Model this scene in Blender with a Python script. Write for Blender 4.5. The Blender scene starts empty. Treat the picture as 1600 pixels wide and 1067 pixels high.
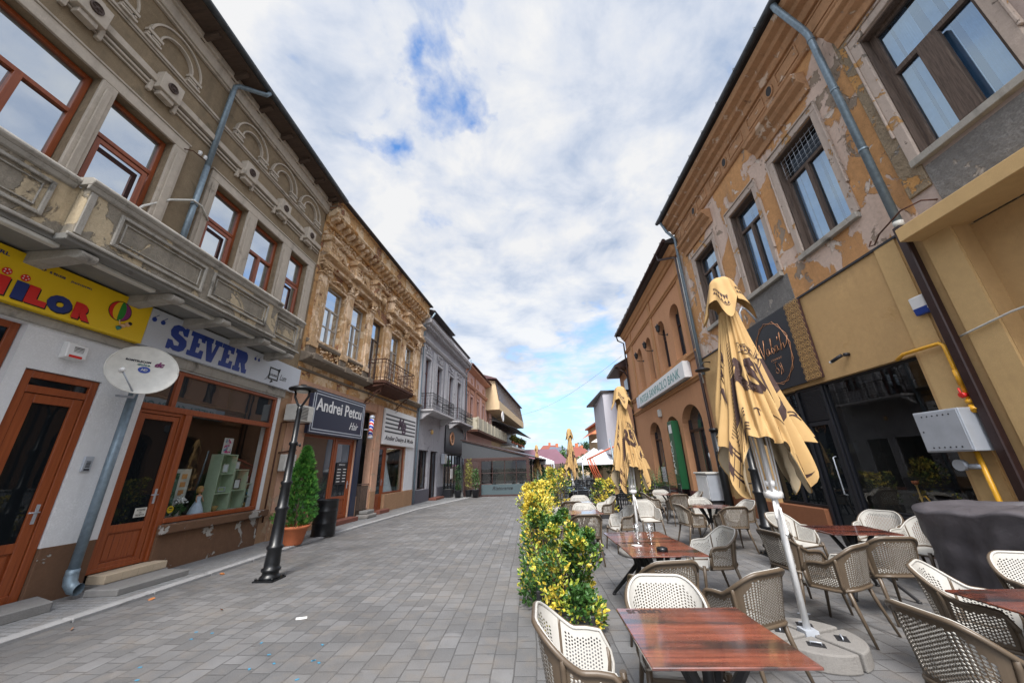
import bpy, bmesh, math, random
from mathutils import Vector, Matrix, noise
R = math.radians
PI = math.pi
SC = bpy.context.scene
COL = SC.collection
rnd = random.Random(11)

# ---------------------------------------------------------------- frames
class Frame:
    """facade frame: u along the street, o out of the wall towards the street, z up"""
    def __init__(s, ox, oy, deg, side):
        a = R(deg)
        s.U = Vector((math.sin(a), math.cos(a), 0))
        n = Vector((math.cos(a), -math.sin(a), 0))
        s.N = n if side == 'L' else -n
        s.O = Vector((ox, oy, 0))
        s.tx = 1 if side == 'L' else -1      # reading direction along u
    def __call__(s, u, o, z):
        return s.O + s.U*u + s.N*o + Vector((0, 0, z))
class World:
    tx = 1
    def __call__(s, x, y, z):
        return Vector((x, y, z))
W = World()
L1 = Frame(-6.9, 0, 0, 'L')
L2 = Frame(-6.9, 9.9, 4.8, 'L')
R1 = Frame(7.0, 0, 0, 'R')
R2 = Frame(7.0, 13.9, 2.8, 'R')

# ---------------------------------------------------------------- objects
def tag(o, label=None, cat=None, group=None, kind=None):
    if label: o['label'] = label
    if cat: o['category'] = cat
    if group: o['group'] = group
    if kind: o['kind'] = kind
    return o
def empty(name, loc, label=None, cat=None, group=None):
    e = bpy.data.objects.new(name, None); COL.objects.link(e); e.location = loc
    e.empty_display_size = .1
    e['_loc'] = tuple(loc)
    return tag(e, label, cat, group)
def kids(o):
    return [c for c in COL.objects if c.parent is o]
def copy_tree(o, parent=None):
    c = o.copy(); COL.objects.link(c)
    if parent is not None:
        mpi = o.matrix_parent_inverse.copy(); c.parent = parent; c.matrix_parent_inverse = mpi
    for ch in kids(o): copy_tree(ch, c)
    return c
def mesh_obj(name, me, parent=None, mats=()):
    o = bpy.data.objects.new(name, me); COL.objects.link(o)
    for m in mats: me.materials.append(m)
    if parent is not None:
        o.parent = parent
        r = parent
        while r.parent is not None: r = r.parent
        if r is parent:
            o.matrix_parent_inverse = Matrix.Translation(-r.location) if '_loc' in r else Matrix.Identity(4)
    return o

class MB:
    def __init__(s, f=W):
        s.f = f; s.v = []; s.F = []
    def add(s, pts, faces, m=0, sm=False):
        b = len(s.v)
        for p in pts: s.v.append(s.f(*p))
        for q in faces: s.F.append((tuple(b+i for i in q), m, sm))
    def box(s, u0, u1, o0, o1, z0, z1, m=0):
        p = [(u0,o0,z0),(u1,o0,z0),(u1,o1,z0),(u0,o1,z0),(u0,o0,z1),(u1,o0,z1),(u1,o1,z1),(u0,o1,z1)]
        s.add(p, [(0,3,2,1),(4,5,6,7),(0,1,5,4),(1,2,6,5),(2,3,7,6),(3,0,4,7)], m)
        return s
    def obox(s, c, size, rz=0, m=0, tilt=0, roll=0):
        """box centred on c, rotated about z (world frame use)"""
        M = Matrix.Rotation(rz, 3, 'Z') @ Matrix.Rotation(tilt, 3, 'X') @ Matrix.Rotation(roll, 3, 'Y')
        h = [x/2 for x in size]; p = []
        for z in (-1, 1):
            for x, y in ((-1,-1),(1,-1),(1,1),(-1,1)):
                q = M @ Vector((x*h[0], y*h[1], z*h[2])); p.append((c[0]+q.x, c[1]+q.y, c[2]+q.z))
        s.add(p, [(0,3,2,1),(4,5,6,7),(0,1,5,4),(1,2,6,5),(2,3,7,6),(3,0,4,7)], m)
        return s
    def prism(s, prof, u0, u1, m=0):
        """profile in (o,z) swept along u"""
        n = len(prof)
        p = [(u0,a,b) for a, b in prof]+[(u1,a,b) for a, b in prof]
        fs = [(i,(i+1) % n,n+(i+1) % n,n+i) for i in range(n)]
        s.add(p, fs+[tuple(range(n)), tuple(range(2*n-1, n-1, -1))], m)
        return s
    def poly(s, prof, o0, o1, m=0):
        """outline in (u,z) extruded along o"""
        n = len(prof)
        p = [(a,o0,b) for a, b in prof]+[(a,o1,b) for a, b in prof]
        fs = [(i,(i+1) % n,n+(i+1) % n,n+i) for i in range(n)]
        s.add(p, fs+[tuple(range(n)), tuple(range(2*n-1, n-1, -1))], m)
        return s
    def flat(s, prof, z0, z1, m=0):
        """outline in (u,o) extruded along z"""
        n = len(prof)
        p = [(a,b,z0) for a, b in prof]+[(a,b,z1) for a, b in prof]
        fs = [(i,(i+1) % n,n+(i+1) % n,n+i) for i in range(n)]
        s.add(p, fs+[tuple(range(n)), tuple(range(2*n-1, n-1, -1))], m)
        return s
    def tube(s, pts, r, n=8, m=0, caps=True, sm=True):
        P = [s.f(*p) for p in pts]
        rs = r if isinstance(r, (list, tuple)) else [r]*len(P)
        b = len(s.v); ref = None
        for i, p in enumerate(P):
            d = (P[min(i+1, len(P)-1)]-P[max(i-1, 0)]).normalized()
            if ref is None:
                ref = Vector((0,0,1)) if abs(d.z) < .9 else Vector((1,0,0))
            x = (ref-d*ref.dot(d))
            if x.length < 1e-4: x = Vector((0,1,0)).cross(d)
            x.normalize(); ref = x; y = d.cross(x)
            for k in range(n):
                a = 2*PI*k/n
                s.v.append(p+(x*math.cos(a)+y*math.sin(a))*rs[i])
        for i in range(len(P)-1):
            for k in range(n):
                s.F.append(((b+i*n+k, b+i*n+(k+1) % n, b+(i+1)*n+(k+1) % n, b+(i+1)*n+k), m, sm))
        if caps:
            s.F.append((tuple(b+k for k in range(n))[::-1], m, False))
            s.F.append((tuple(b+(len(P)-1)*n+k for k in range(n)), m, False))
        return s
    def lathe(s, c, prof, n=20, m=0, sm=True, axis='z', sy=1.0):
        """prof (r,h) turned round a vertical (or o / u) axis through c"""
        b = len(s.v)
        for r, h in prof:
            for k in range(n):
                a = 2*PI*k/n; x = r*math.cos(a); y = r*math.sin(a)*sy
                q = (c[0]+x, c[1]+y, c[2]+h) if axis == 'z' else ((c[0]+x, c[1]+h, c[2]+y) if axis == 'o' else (c[0]+h, c[1]+x, c[2]+y))
                s.v.append(s.f(*q))
        for i in range(len(prof)-1):
            for k in range(n):
                s.F.append(((b+i*n+k, b+i*n+(k+1) % n, b+(i+1)*n+(k+1) % n, b+(i+1)*n+k), m, sm))
        s.F.append((tuple(b+k for k in range(n))[::-1], m, False))
        s.F.append((tuple(b+(len(prof)-1)*n+k for k in range(n)), m, False))
        return s
    def blob(s, c, r, m=0, n=6):
        prof = [(max(1e-3, math.cos(t)), math.sin(t)) for t in [(-.5+i/n)*PI for i in range(n+1)]]
        rx, ry, rz = r if isinstance(r, (list, tuple)) else (r, r, r)
        b = len(s.v); k2 = 10
        for a, h in prof:
            for k in range(k2):
                t = 2*PI*k/k2
                s.v.append(s.f(c[0]+a*math.cos(t)*rx, c[1]+a*math.sin(t)*ry, c[2]+h*rz))
        for i in range(n):
            for k in range(k2):
                s.F.append(((b+i*k2+k, b+i*k2+(k+1) % k2, b+(i+1)*k2+(k+1) % k2, b+(i+1)*k2+k), m, True))
        return s
    def wall(s, u0, u1, z0, z1, holes, o=0., t=.3, m=0):
        """wall sheet with rectangular holes and their reveals"""
        us = sorted({u0, u1}|{min(max(h[k], u0), u1) for h in holes for k in (0, 1)})
        zs = sorted({z0, z1}|{min(max(h[k], z0), z1) for h in holes for k in (2, 3)})
        def hole(i, j):
            if i < 0 or j < 0 or i >= len(us)-1 or j >= len(zs)-1: return None
            cu, cz = (us[i]+us[i+1])/2, (zs[j]+zs[j+1])/2
            return any(h[0] < cu < h[1] and h[2] < cz < h[3] for h in holes)
        for i in range(len(us)-1):
            for j in range(len(zs)-1):
                if hole(i, j): continue
                a, b, c, d = us[i], us[i+1], zs[j], zs[j+1]
                s.add([(a,o,c),(b,o,c),(b,o,d),(a,o,d)], [(0,1,2,3)], m)
                for di, dj, q in ((-1,0,[(a,o,c),(a,o,d),(a,o-t,d),(a,o-t,c)]), (1,0,[(b,o,c),(b,o,d),(b,o-t,d),(b,o-t,c)]),
                                  (0,-1,[(a,o,c),(b,o,c),(b,o-t,c),(a,o-t,c)]), (0,1,[(a,o,d),(b,o,d),(b,o-t,d),(a,o-t,d)])):
                    if hole(i+di, j+dj) is not False: s.add(q, [(0,1,2,3)], m)
        return s
    def arch_fill(s, u0, u1, zs, rise, o=0., t=.3, m=0, n=14, ztop=None):
        """closes the corners over an arched opening u0..u1 springing at zs"""
        c = (u0+u1)/2; hw = (u1-u0)/2; zt = ztop or zs+rise
        A = [(c-hw*math.cos(PI*i/n), zs+rise*math.sin(PI*i/n)) for i in range(n+1)]
        for i in range(n):
            a, b = A[i], A[i+1]
            s.add([(a[0],o,a[1]),(b[0],o,b[1]),(b[0],o,zt+.002),(a[0],o,zt+.002)], [(0,1,2,3)], m)
            s.add([(a[0],o,a[1]),(b[0],o,b[1]),(b[0],o-t,b[1]),(a[0],o-t,a[1])], [(0,1,2,3)], m)
        return s
    def frame_rect(s, u0, u1, z0, z1, w, o0, o1, m=0):
        s.box(u0, u0+w, o0, o1, z0, z1, m); s.box(u1-w, u1, o0, o1, z0, z1, m)
        s.box(u0+w, u1-w, o0, o1, z0, z0+w, m); s.box(u0+w, u1-w, o0, o1, z1-w, z1, m)
        return s
    def build(s, name, mats, parent=None, bevel=0, seg=1, merge=False, **kw):
        if not isinstance(mats, (list, tuple)): mats = [mats]
        me = bpy.data.meshes.new(name)
        me.from_pydata([tuple(v) for v in s.v], [], [f[0] for f in s.F])
        me.polygons.foreach_set('material_index', [f[1] for f in s.F])
        me.polygons.foreach_set('use_smooth', [f[2] for f in s.F])
        bm = bmesh.new(); bm.from_mesh(me)
        if merge: bmesh.ops.remove_doubles(bm, verts=bm.verts, dist=merge if merge is not True else 1e-4)
        bmesh.ops.recalc_face_normals(bm, faces=bm.faces)
        bm.to_mesh(me); bm.free()
        o = mesh_obj(name, me, parent, mats)
        if bevel:
            b = o.modifiers.new('bevel', 'BEVEL'); b.width = bevel; b.segments = seg; b.limit_method = 'ANGLE'; b.angle_limit = R(40)
            b.harden_normals = False
        return tag(o, **kw)

# ---------------------------------------------------------------- text
_tc = {}
def text_geo(body, size=1., ext=.01, shear=0., bold=0., space=1.):
    k = (body, size, ext, shear, bold, space)
    if k in _tc: return _tc[k]
    cu = bpy.data.curves.new('lettering', 'FONT'); cu.body = body; cu.size = size; cu.extrude = ext/2
    cu.shear = shear; cu.offset = bold; cu.space_character = space; cu.resolution_u = 3
    ob = bpy.data.objects.new('lettering', cu); COL.objects.link(ob)
    dg = bpy.context.evaluated_depsgraph_get(); dg.update()
    me = bpy.data.meshes.new_from_object(ob.evaluated_get(dg))
    v = [tuple(x.co) for x in me.vertices]; f = [tuple(p.vertices) for p in me.polygons]
    bpy.data.objects.remove(ob); bpy.data.curves.remove(cu); bpy.data.meshes.remove(me)
    _tc[k] = (v, f); return v, f
def put_text(mb, body, u, o, z, size, ext=.012, shear=0., bold=0., width=None, height=None, m=0, anchor='L', rot=0, space=1.):
    """lettering standing on the facade; u is the reading start (or centre)"""
    v, f = text_geo(body, size, ext, shear, bold, space)
    x0 = min(p[0] for p in v); x1 = max(p[0] for p in v); y0 = min(p[1] for p in v); y1 = max(p[1] for p in v)
    sx = width/(x1-x0) if width else 1; sy = height/(y1-y0) if height else (sx if width else 1)
    cx = 0 if anchor == 'L' else (x1-x0)*sx/2
    t = mb.f.tx; c, s_ = math.cos(rot), math.sin(rot); pts = []
    for p in v:
        a, b = (p[0]-x0)*sx-cx, (p[1]-y0)*sy
        a, b = a*c-b*s_, a*s_+b*c
        pts.append((u+t*a, o+p[2], z+b))
    mb.add(pts, f, m)

# ---------------------------------------------------------------- materials
def _new(name):
    m = bpy.data.materials.new(name); m.use_nodes = True
    nt = m.node_tree; b = nt.nodes['Principled BSDF']
    return m, nt, b
def rgb(c): return (c[0], c[1], c[2], 1)
class NB:
    def __init__(s, nt): s.nt = nt; s.tc = None
    def n(s, t, **kw):
        x = s.nt.nodes.new(t)
        for k, v in kw.items():
            if k in x.inputs.keys(): x.inputs[k].default_value = v
            else: setattr(x, k, v)
        return x
    def l(s, a, b): s.nt.links.new(a, b)
    def co(s, scale=None, loc=None, rot=None, src='Object'):
        if s.tc is None: s.tc = s.n('ShaderNodeTexCoord')
        if scale is None and loc is None and rot is None: return s.tc.outputs[src]
        mp = s.n('ShaderNodeMapping')
        if scale: mp.inputs['Scale'].default_value = scale
        if loc: mp.inputs['Location'].default_value = loc
        if rot: mp.inputs['Rotation'].default_value = rot
        s.l(s.tc.outputs[src], mp.inputs['Vector']); return mp.outputs[0]
    def noise(s, sc, det=4, rough=.55, dist=0., vec=None):
        x = s.n('ShaderNodeTexNoise'); x.inputs['Scale'].default_value = sc; x.inputs['Detail'].default_value = det
        x.inputs['Roughness'].default_value = rough; x.inputs['Distortion'].default_value = dist
        s.l(vec if vec is not None else s.co(), x.inputs['Vector']); return x.outputs['Fac']
    def ramp(s, fac, a, b, ca=(0,0,0,1), cb=(1,1,1,1)):
        x = s.n('ShaderNodeValToRGB'); e = x.color_ramp.elements
        e[0].position = a; e[0].color = ca; e[1].position = b; e[1].color = cb
        s.l(fac, x.inputs[0]); return x.outputs[0]
    def mix(s, fac, a, b, mode='MIX'):
        x = s.n('ShaderNodeMix', data_type='RGBA', blend_type=mode)
        if isinstance(fac, (int, float)): x.inputs[0].default_value = fac
        else: s.l(fac, x.inputs[0])
        for i, c in ((6, a), (7, b)):
            if isinstance(c, (tuple, list)): x.inputs[i].default_value = rgb(c)
            else: s.l(c, x.inputs[i])
        return x.outputs[2]
    def math(s, op, a, b=None, c=None):
        x = s.n('ShaderNodeMath', operation=op)
        for i, q in enumerate((a, b, c)):
            if q is None: continue
            if isinstance(q, (int, float)): x.inputs[i].default_value = q
            else: s.l(q, x.inputs[i])
        return x.outputs[0]
    def bump(s, h, dist, strength=1., prev=None):
        x = s.n('ShaderNodeBump'); x.inputs['Distance'].default_value = dist; x.inputs['Strength'].default_value = strength
        s.l(h, x.inputs['Height'])
        if prev is not None: s.l(prev, x.inputs['Normal'])
        return x.outputs[0]
def mat_simple(name, c, rough=.5, metal=0., spec=.5, var=.0, vs=8., bump=0., bs=40., sheen=0.):
    m, nt, b = _new(name); k = NB(nt)
    b.inputs['Roughness'].default_value = rough; b.inputs['Metallic'].default_value = metal
    b.inputs['Specular IOR Level'].default_value = spec
    if var:
        d = tuple(max(0, x*(1-var)) for x in c); e = tuple(min(1, x*(1+var)) for x in c)
        f = k.ramp(k.noise(vs, 6, .6), .3, .7)
        k.l(k.mix(f, d, e), b.inputs['Base Color'])
        r = k.math('MULTIPLY_ADD', k.noise(vs*2.3, 3), .3, rough-.15); k.l(r, b.inputs['Roughness'])
    else: b.inputs['Base Color'].default_value = rgb(c)
    if bump: k.l(k.bump(k.noise(bs, 4), bump), b.inputs['Normal'])
    return m
def mat_plaster(name, c, var=.12, patches=(), streak=.35, streakc=(.05,.045,.04), fine=60., fineb=.002, big=.004, rough=.9, brick=None, seed=0.):
    """plaster: patches = [(colour, scale, threshold, softness)] ; brick = (scale, threshold)"""
    m, nt, b = _new(name); k = NB(nt)
    off = k.co(loc=(seed*3.1, seed*1.7, seed*2.3))
    col = k.mix(k.ramp(k.noise(.9, 6, .6, vec=off), .3, .7), tuple(x*(1-var) for x in c), tuple(min(1, x*(1+var)) for x in c))
    col = k.mix(k.ramp(k.noise(9, 5, .65, vec=off), .35, .75), col, tuple(x*(1-var*1.6) for x in c))
    col = k.mix(k.math('MULTIPLY', k.ramp(k.noise(2.3, 8, .68, .3, vec=off), .48, .72), min(.5, var*1.3)), col, tuple(x*.5 for x in c))
    h = k.noise(7, 6, .65, vec=off); hb = None
    fn = k.noise(fine, 3, .6); nrm = k.bump(fn, fineb)
    col = k.mix(k.ramp(fn, .40, .62), tuple(x*.87 for x in c), col) if fineb < .005 else k.mix(k.ramp(fn, .38, .60), tuple(x*.62 for x in c), col)
    nrm = k.bump(h, big, 1, nrm)
    for i, (pc, sc, th, so) in enumerate(patches):
        v = k.co(loc=(i*7.7+seed, i*3.3+seed, i*5.1))
        f = k.ramp(k.noise(sc, 9, .62, .5, vec=v), th, th+so)
        pc2 = k.mix(k.noise(14, 5, .6, vec=v), tuple(x*.72 for x in pc), tuple(min(1, x*1.2) for x in pc))
        col = k.mix(f, col, pc2)
        nrm = k.bump(f, -.012, 1, nrm)
    if brick:
        sp = k.n('ShaderNodeSeparateXYZ'); k.l(k.co(), sp.inputs[0])
        cb = k.n('ShaderNodeCombineXYZ'); k.l(sp.outputs[1], cb.inputs[0]); k.l(sp.outputs[2], cb.inputs[1])
        bt = k.n('ShaderNodeTexBrick'); k.l(cb.outputs[0], bt.inputs[0])
        bt.inputs['Scale'].default_value = 1; bt.inputs['Brick Width'].default_value = .26; bt.inputs['Row Height'].default_value = .075
        bt.inputs['Mortar Size'].default_value = .01; bt.inputs['Color1'].default_value = (.30,.10,.05,1); bt.inputs['Color2'].default_value = (.36,.17,.09,1)
        bt.inputs['Mortar'].default_value = (.33,.27,.2,1)
        v = k.co(loc=(seed+31, 4, 9))
        f = k.ramp(k.noise(brick[0], 8, .62, .4, vec=v), brick[1], brick[1]+.015)
        col = k.mix(f, col, bt.outputs['Color']); nrm = k.bump(f, -.02, 1, nrm)
        g = k.math('MULTIPLY', f, bt.outputs['Fac']); nrm = k.bump(g, -.008, 1, nrm)
    if streak:
        v = k.co(scale=(1.6, 1.6, .16), loc=(seed, 0, 0))
        f = k.ramp(k.noise(2.2, 7, .65, vec=v), .52, .85)
        f2 = k.math('MULTIPLY', f, streak); col = k.mix(f2, col, streakc)
    k.l(col, b.inputs['Base Color']); k.l(nrm, b.inputs['Normal'])
    b.inputs['Roughness'].default_value = rough; b.inputs['Specular IOR Level'].default_value = .25
    return m
def schlick(k, refl):
    lw = k.n('ShaderNodeLayerWeight'); lw.inputs['Blend'].default_value = .5
    return k.math('MULTIPLY_ADD', k.math('POWER', lw.outputs['Facing'], 4.), 1-refl, refl)
def mat_glass_mirror(name, dark=(.02,.03,.04), refl=.5, tint=(.85,.92,1), rough=.02, wob=.0015):
    m, nt, b = _new(name); k = NB(nt); out = nt.nodes['Material Output']
    nt.nodes.remove(b)
    d = k.n('ShaderNodeBsdfDiffuse'); d.inputs[0].default_value = rgb(dark)
    g = k.n('ShaderNodeBsdfGlossy'); g.inputs['Color'].default_value = rgb(tint); g.inputs['Roughness'].default_value = rough
    k.l(k.bump(k.noise(1.5, 2), wob), g.inputs['Normal'])
    f = schlick(k, refl)
    mx = k.n('ShaderNodeMixShader'); k.l(f, mx.inputs[0]); k.l(d.outputs[0], mx.inputs[1]); k.l(g.outputs[0], mx.inputs[2])
    k.l(mx.outputs[0], out.inputs[0]); return m
def mat_glass_clear(name, tint=(.75,.8,.8), refl=.06, rough=.0, gt=(1,1,1)):
    m, nt, b = _new(name); k = NB(nt); out = nt.nodes['Material Output']
    nt.nodes.remove(b)
    d = k.n('ShaderNodeBsdfTransparent'); d.inputs[0].default_value = rgb(tint)
    g = k.n('ShaderNodeBsdfGlossy'); g.inputs['Roughness'].default_value = rough; g.inputs['Color'].default_value = rgb(gt)
    f = schlick(k, refl)
    mx = k.n('ShaderNodeMixShader'); k.l(f, mx.inputs[0]); k.l(d.outputs[0], mx.inputs[1]); k.l(g.outputs[0], mx.inputs[2])
    k.l(mx.outputs[0], out.inputs[0]); return m
def mat_wood(name, c1, c2, axis=2, sc=1., rough=.6, bump=.002):
    m, nt, b = _new(name); k = NB(nt)
    s = [18*sc]*3; s[axis] = 1.2*sc
    v = k.co(scale=tuple(s)); f = k.noise(1.6, 8, .65, .6, vec=v)
    k.l(k.mix(k.ramp(f, .3, .7), c1, c2), b.inputs['Base Color'])
    b.inputs['Roughness'].default_value = rough; k.l(k.bump(f, bump), b.inputs['Normal'])
    return m

M = {}
M['roughcast'] = mat_plaster('grey brown roughcast', (.35,.268,.175), .2, [((.20,.165,.11), 1.3, .6, .1)], .45, fine=110, fineb=.012, big=.004)
M['trim'] = mat_plaster('pale cement trim', (.53,.465,.39), .2, [((.34,.30,.25), 2.4, .62, .08)], .45, fine=70, fineb=.0015, big=.002)
M['cement'] = mat_plaster('weathered balcony cement', (.36,.32,.26), .3, [((.50,.41,.28), 1.5, .52, .02), ((.07,.065,.055), 2.6, .62, .12)], .7, (.03,.03,.028), fine=50, fineb=.008, big=.015)
M['cementtrim'] = mat_plaster('weathered rail cement', (.40,.375,.335), .25, [((.09,.085,.075), 2.2, .58, .12)], .6, (.04,.04,.035), fine=50, fineb=.004, big=.006)
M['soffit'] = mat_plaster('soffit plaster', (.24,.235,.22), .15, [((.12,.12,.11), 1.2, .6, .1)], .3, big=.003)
M['whitewall'] = mat_plaster('white painted wall', (.76,.77,.79), .10, [((.35,.33,.32), 3.2, .72, .02)], .18, fine=40, fineb=.001, big=.003)
M['brownplinth'] = mat_plaster('brown painted plinth', (.17,.095,.058), .2, [((.42,.40,.37), 1.6, .58, .01)], .35, fine=40, fineb=.001, big=.005)
M['orangewood'] = mat_wood('orange brown frame', (.20,.042,.012), (.31,.078,.022), 2, 1, .38, .0004)
M['oldwood'] = mat_wood('weathered grey wood', (.045,.030,.024), (.15,.105,.08), 2, 1.5, .8, .003)
M['palewood'] = mat_wood('flaking pale wood', (.32,.28,.24), (.52,.48,.43), 2, 1.5, .75, .002)
M['redwood'] = mat_wood('dark red wood', (.09,.03,.025), (.14,.05,.04), 2, 1, .5, .001)
M['ochre'] = mat_plaster('peeling cream ochre stucco', (.72,.43,.20), .28, [((.74,.56,.37), 1.6, .52, .05), ((.40,.25,.13), 3.4, .63, .06), ((.56,.28,.10), 1.1, .60, .03)], .4, (.14,.09,.05), fine=45, fineb=.006, big=.025, brick=(1.15, .575), seed=2)
M['ochretrim'] = mat_plaster('stained cream stucco trim', (.74,.50,.29), .28, [((.76,.58,.41), 2.2, .5, .05), ((.36,.20,.10), 4.2, .62, .08)], .45, (.12,.07,.04), fine=45, fineb=.006, big=.02, seed=5, brick=(1.6, .64))
M['ledge'] = mat_plaster('dark stained stone ledge', (.23,.19,.15), .3, [((.34,.29,.22), 3, .6, .06)], .5, big=.012)
M['salmon'] = mat_plaster('salmon painted wall', (.60,.36,.25), .16, [((.50,.36,.26), 2.3, .60, .03)], .4)
M['tanplinth'] = mat_plaster('tan plinth', (.40,.24,.14), .2, [((.42,.3,.2), 1.5, .6, .03)], .35)
M['grey'] = mat_plaster('lilac grey stucco', (.40,.395,.43), .2, [((.21,.20,.21), 2.2, .6, .1)], .4, seed=3, big=.008)
M['greytrim'] = mat_plaster('pale grey stucco trim', (.52,.51,.53), .2, [((.24,.22,.22), 3.2, .6, .08)], .45, seed=4, big=.008)
M['greyplinth'] = mat_plaster('slate plinth', (.13,.125,.15), .12, [], .3)
M['pink'] = mat_plaster('pink stucco', (.62,.40,.36), .1, [((.55,.33,.24), 1.6, .62, .06)], .25, seed=6)
M['pinktrim'] = mat_plaster('terracotta stucco trim', (.52,.27,.18), .14, [], .3, seed=7)
M['beige'] = mat_plaster('beige render', (.60,.46,.29), .08, [], .2, seed=8)
M['R1up'] = mat_plaster('peeling orange and pink stucco', (.60,.32,.14), .32, [((.60,.46,.38), .62, .53, .012), ((.66,.56,.48), 1.7, .60, .012), ((.30,.235,.18), 1.25, .60, .012)], .65, (.2,.13,.09), fine=50, fineb=.003, big=.01, brick=(.8, .68), seed=1)
M['R1pink'] = mat_plaster('stripped pink grey render', (.47,.38,.34), .18, [((.30,.28,.26), 1.1, .57, .02), ((.50,.28,.11), 1.4, .66, .012)], .3, (.2,.16,.13), fine=50, fineb=.003, big=.012, seed=9)
M['R1grey'] = mat_plaster('bare grey render', (.25,.24,.23), .25, [((.38,.34,.30), 1.6, .6, .03)], .35, fine=40, fineb=.006, big=.03, seed=12)
M['R1trim'] = mat_plaster('faded orange moulding', (.50,.28,.15), .28, [((.64,.48,.36), 2.4, .6, .02), ((.22,.13,.08), 3.1, .63, .08)], .35, (.14,.08,.05), fine=50, fineb=.003, big=.01, seed=3)
M['R1frame'] = mat_plaster('flaking pale window surround', (.50,.41,.35), .18, [((.42,.24,.1), 2.6, .6, .015), ((.2,.17,.14), 5, .64, .02)], .3, fine=50, fineb=.003, big=.012, seed=13)
M['yellow'] = mat_plaster('yellow ochre render', (.57,.37,.175), .14, [((.44,.26,.10), 1.1, .60, .2)], .35, (.25,.15,.06), fine=130, fineb=.004, big=.002, seed=2)
M['yellowlt'] = mat_plaster('light yellow render', (.62,.42,.20), .1, [], .2, (.25,.15,.06), fine=130, fineb=.003, big=.002, seed=4)
M['terra'] = mat_plaster('terracotta plinth', (.27,.11,.055), .14, [], .3, fine=90, fineb=.003)
M['bank'] = mat_plaster('orange bank render', (.58,.30,.16), .1, [], .3, (.3,.15,.08), fine=80, fineb=.003, seed=3)
M['banktrim'] = mat_plaster('bank moulding', (.50,.26,.12), .08, [], .25, seed=5)
M['bankplinth'] = mat_plaster('maroon plinth', (.12,.045,.04), .1, [], .2)
M['roof'] = mat_simple('dark roof edge', (.035,.028,.028), .6, var=.3)
M['eavewood'] = mat_wood('dark eave boards', (.045,.028,.02), (.10,.065,.045), 0, 1, .8, .004)
M['zinc'] = mat_simple('blue grey zinc pipe', (.19,.25,.30), .45, .35, var=.2, vs=12, bump=.001)
M['zincdark'] = mat_simple('dark steel gutter', (.055,.062,.07), .5, .3, var=.3)
M['brownmetal'] = mat_simple('dark brown metal', (.035,.018,.017), .35, .2, var=.15)
M['black'] = mat_simple('black painted iron', (.008,.009,.011), .35, .2, var=.3, vs=20)
M['blackmatte'] = mat_simple('matt black', (.012,.012,.014), .6)
M['charcoal'] = mat_simple('charcoal panel', (.011,.012,.017), .45)
M['white'] = mat_simple('white plastic', (.72,.72,.72), .4, var=.04)
M['offwhite'] = mat_simple('aged white', (.55,.54,.50), .5, var=.1)
M['signwhite'] = mat_simple('pale sign board', (.52,.56,.62), .4, var=.04, vs=2)
M['signyellow'] = mat_simple('yellow sign board', (.78,.52,.01), .4, var=.05, vs=2)
M['navy'] = mat_simple('navy board', (.018,.026,.055), .35)
M['blue'] = mat_simple('blue lettering', (.012,.045,.26), .4)
M['darkblue'] = mat_simple('dark blue lettering', (.012,.03,.16), .4)
M['red'] = mat_simple('red lettering', (.62,.02,.015), .4)
M['green'] = mat_simple('green lettering', (.02,.24,.03), .4)
M['purple'] = mat_simple('purple print', (.25,.03,.16), .4)
M['teal'] = mat_simple('teal lettering', (.02,.20,.20), .4)
M['skin'] = mat_simple('printed skin tone', (.72,.45,.25), .5)
M['copper'] = mat_simple('copper line', (.62,.30,.15), .35, .3)
M['gold'] = mat_simple('gold print', (.62,.38,.14), .4, .2)
M['gasyellow'] = mat_simple('yellow gas pipe', (.72,.36,.02), .4, var=.12)
M['steelbox'] = mat_simple('pale steel cabinet', (.42,.45,.50), .42, .25, var=.1, vs=3)
M['rust'] = mat_simple('rusty iron', (.085,.035,.022), .8, .2, var=.4, bump=.002)
M['concrete'] = mat_plaster('cast concrete', (.24,.228,.215), .25, [((.18,.17,.16), 3, .62, .1)], .2, fine=90, fineb=.003)
M['tile'] = mat_plaster('cream step tile', (.55,.45,.33), .06, [], .1)
M['stone'] = mat_plaster('grey stone slab', (.23,.225,.22), .18, [], .2, fine=70, fineb=.004)
M['brickstep'] = mat_plaster('red step', (.20,.08,.06), .2, [], .3)
M['g_sky'] = mat_glass_mirror('window glass reflecting', (.03,.045,.06), .62)
M['g_right'] = mat_glass_clear('old window glass', (.42,.62,.82), .38, 0., (.62,.80,1.))  # blue of the reflected sky is put into the glass tint
M['g_dark'] = mat_glass_mirror('dark shop glass', (.008,.010,.012), .03, (.8,.85,.9), .01, .001)
M['g_mid'] = mat_glass_mirror('reflecting shop glass', (.03,.035,.04), .12, (.9,.95,1), .01, .001)
M['g_clear'] = mat_glass_clear('display glass', (.82,.86,.86), .05)
M['g_tint'] = mat_glass_clear('tinted glass', (.30,.34,.36), .05)
M['curtain'] = mat_simple('white curtain', (.62,.66,.70), .9, var=.1)
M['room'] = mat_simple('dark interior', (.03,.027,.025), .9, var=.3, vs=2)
M['terracottapot'] = mat_simple('terracotta pot', (.42,.12,.045), .7, var=.12)
M['bronze'] = mat_simple('dark rosette', (.07,.045,.035), .6, .3)
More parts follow.
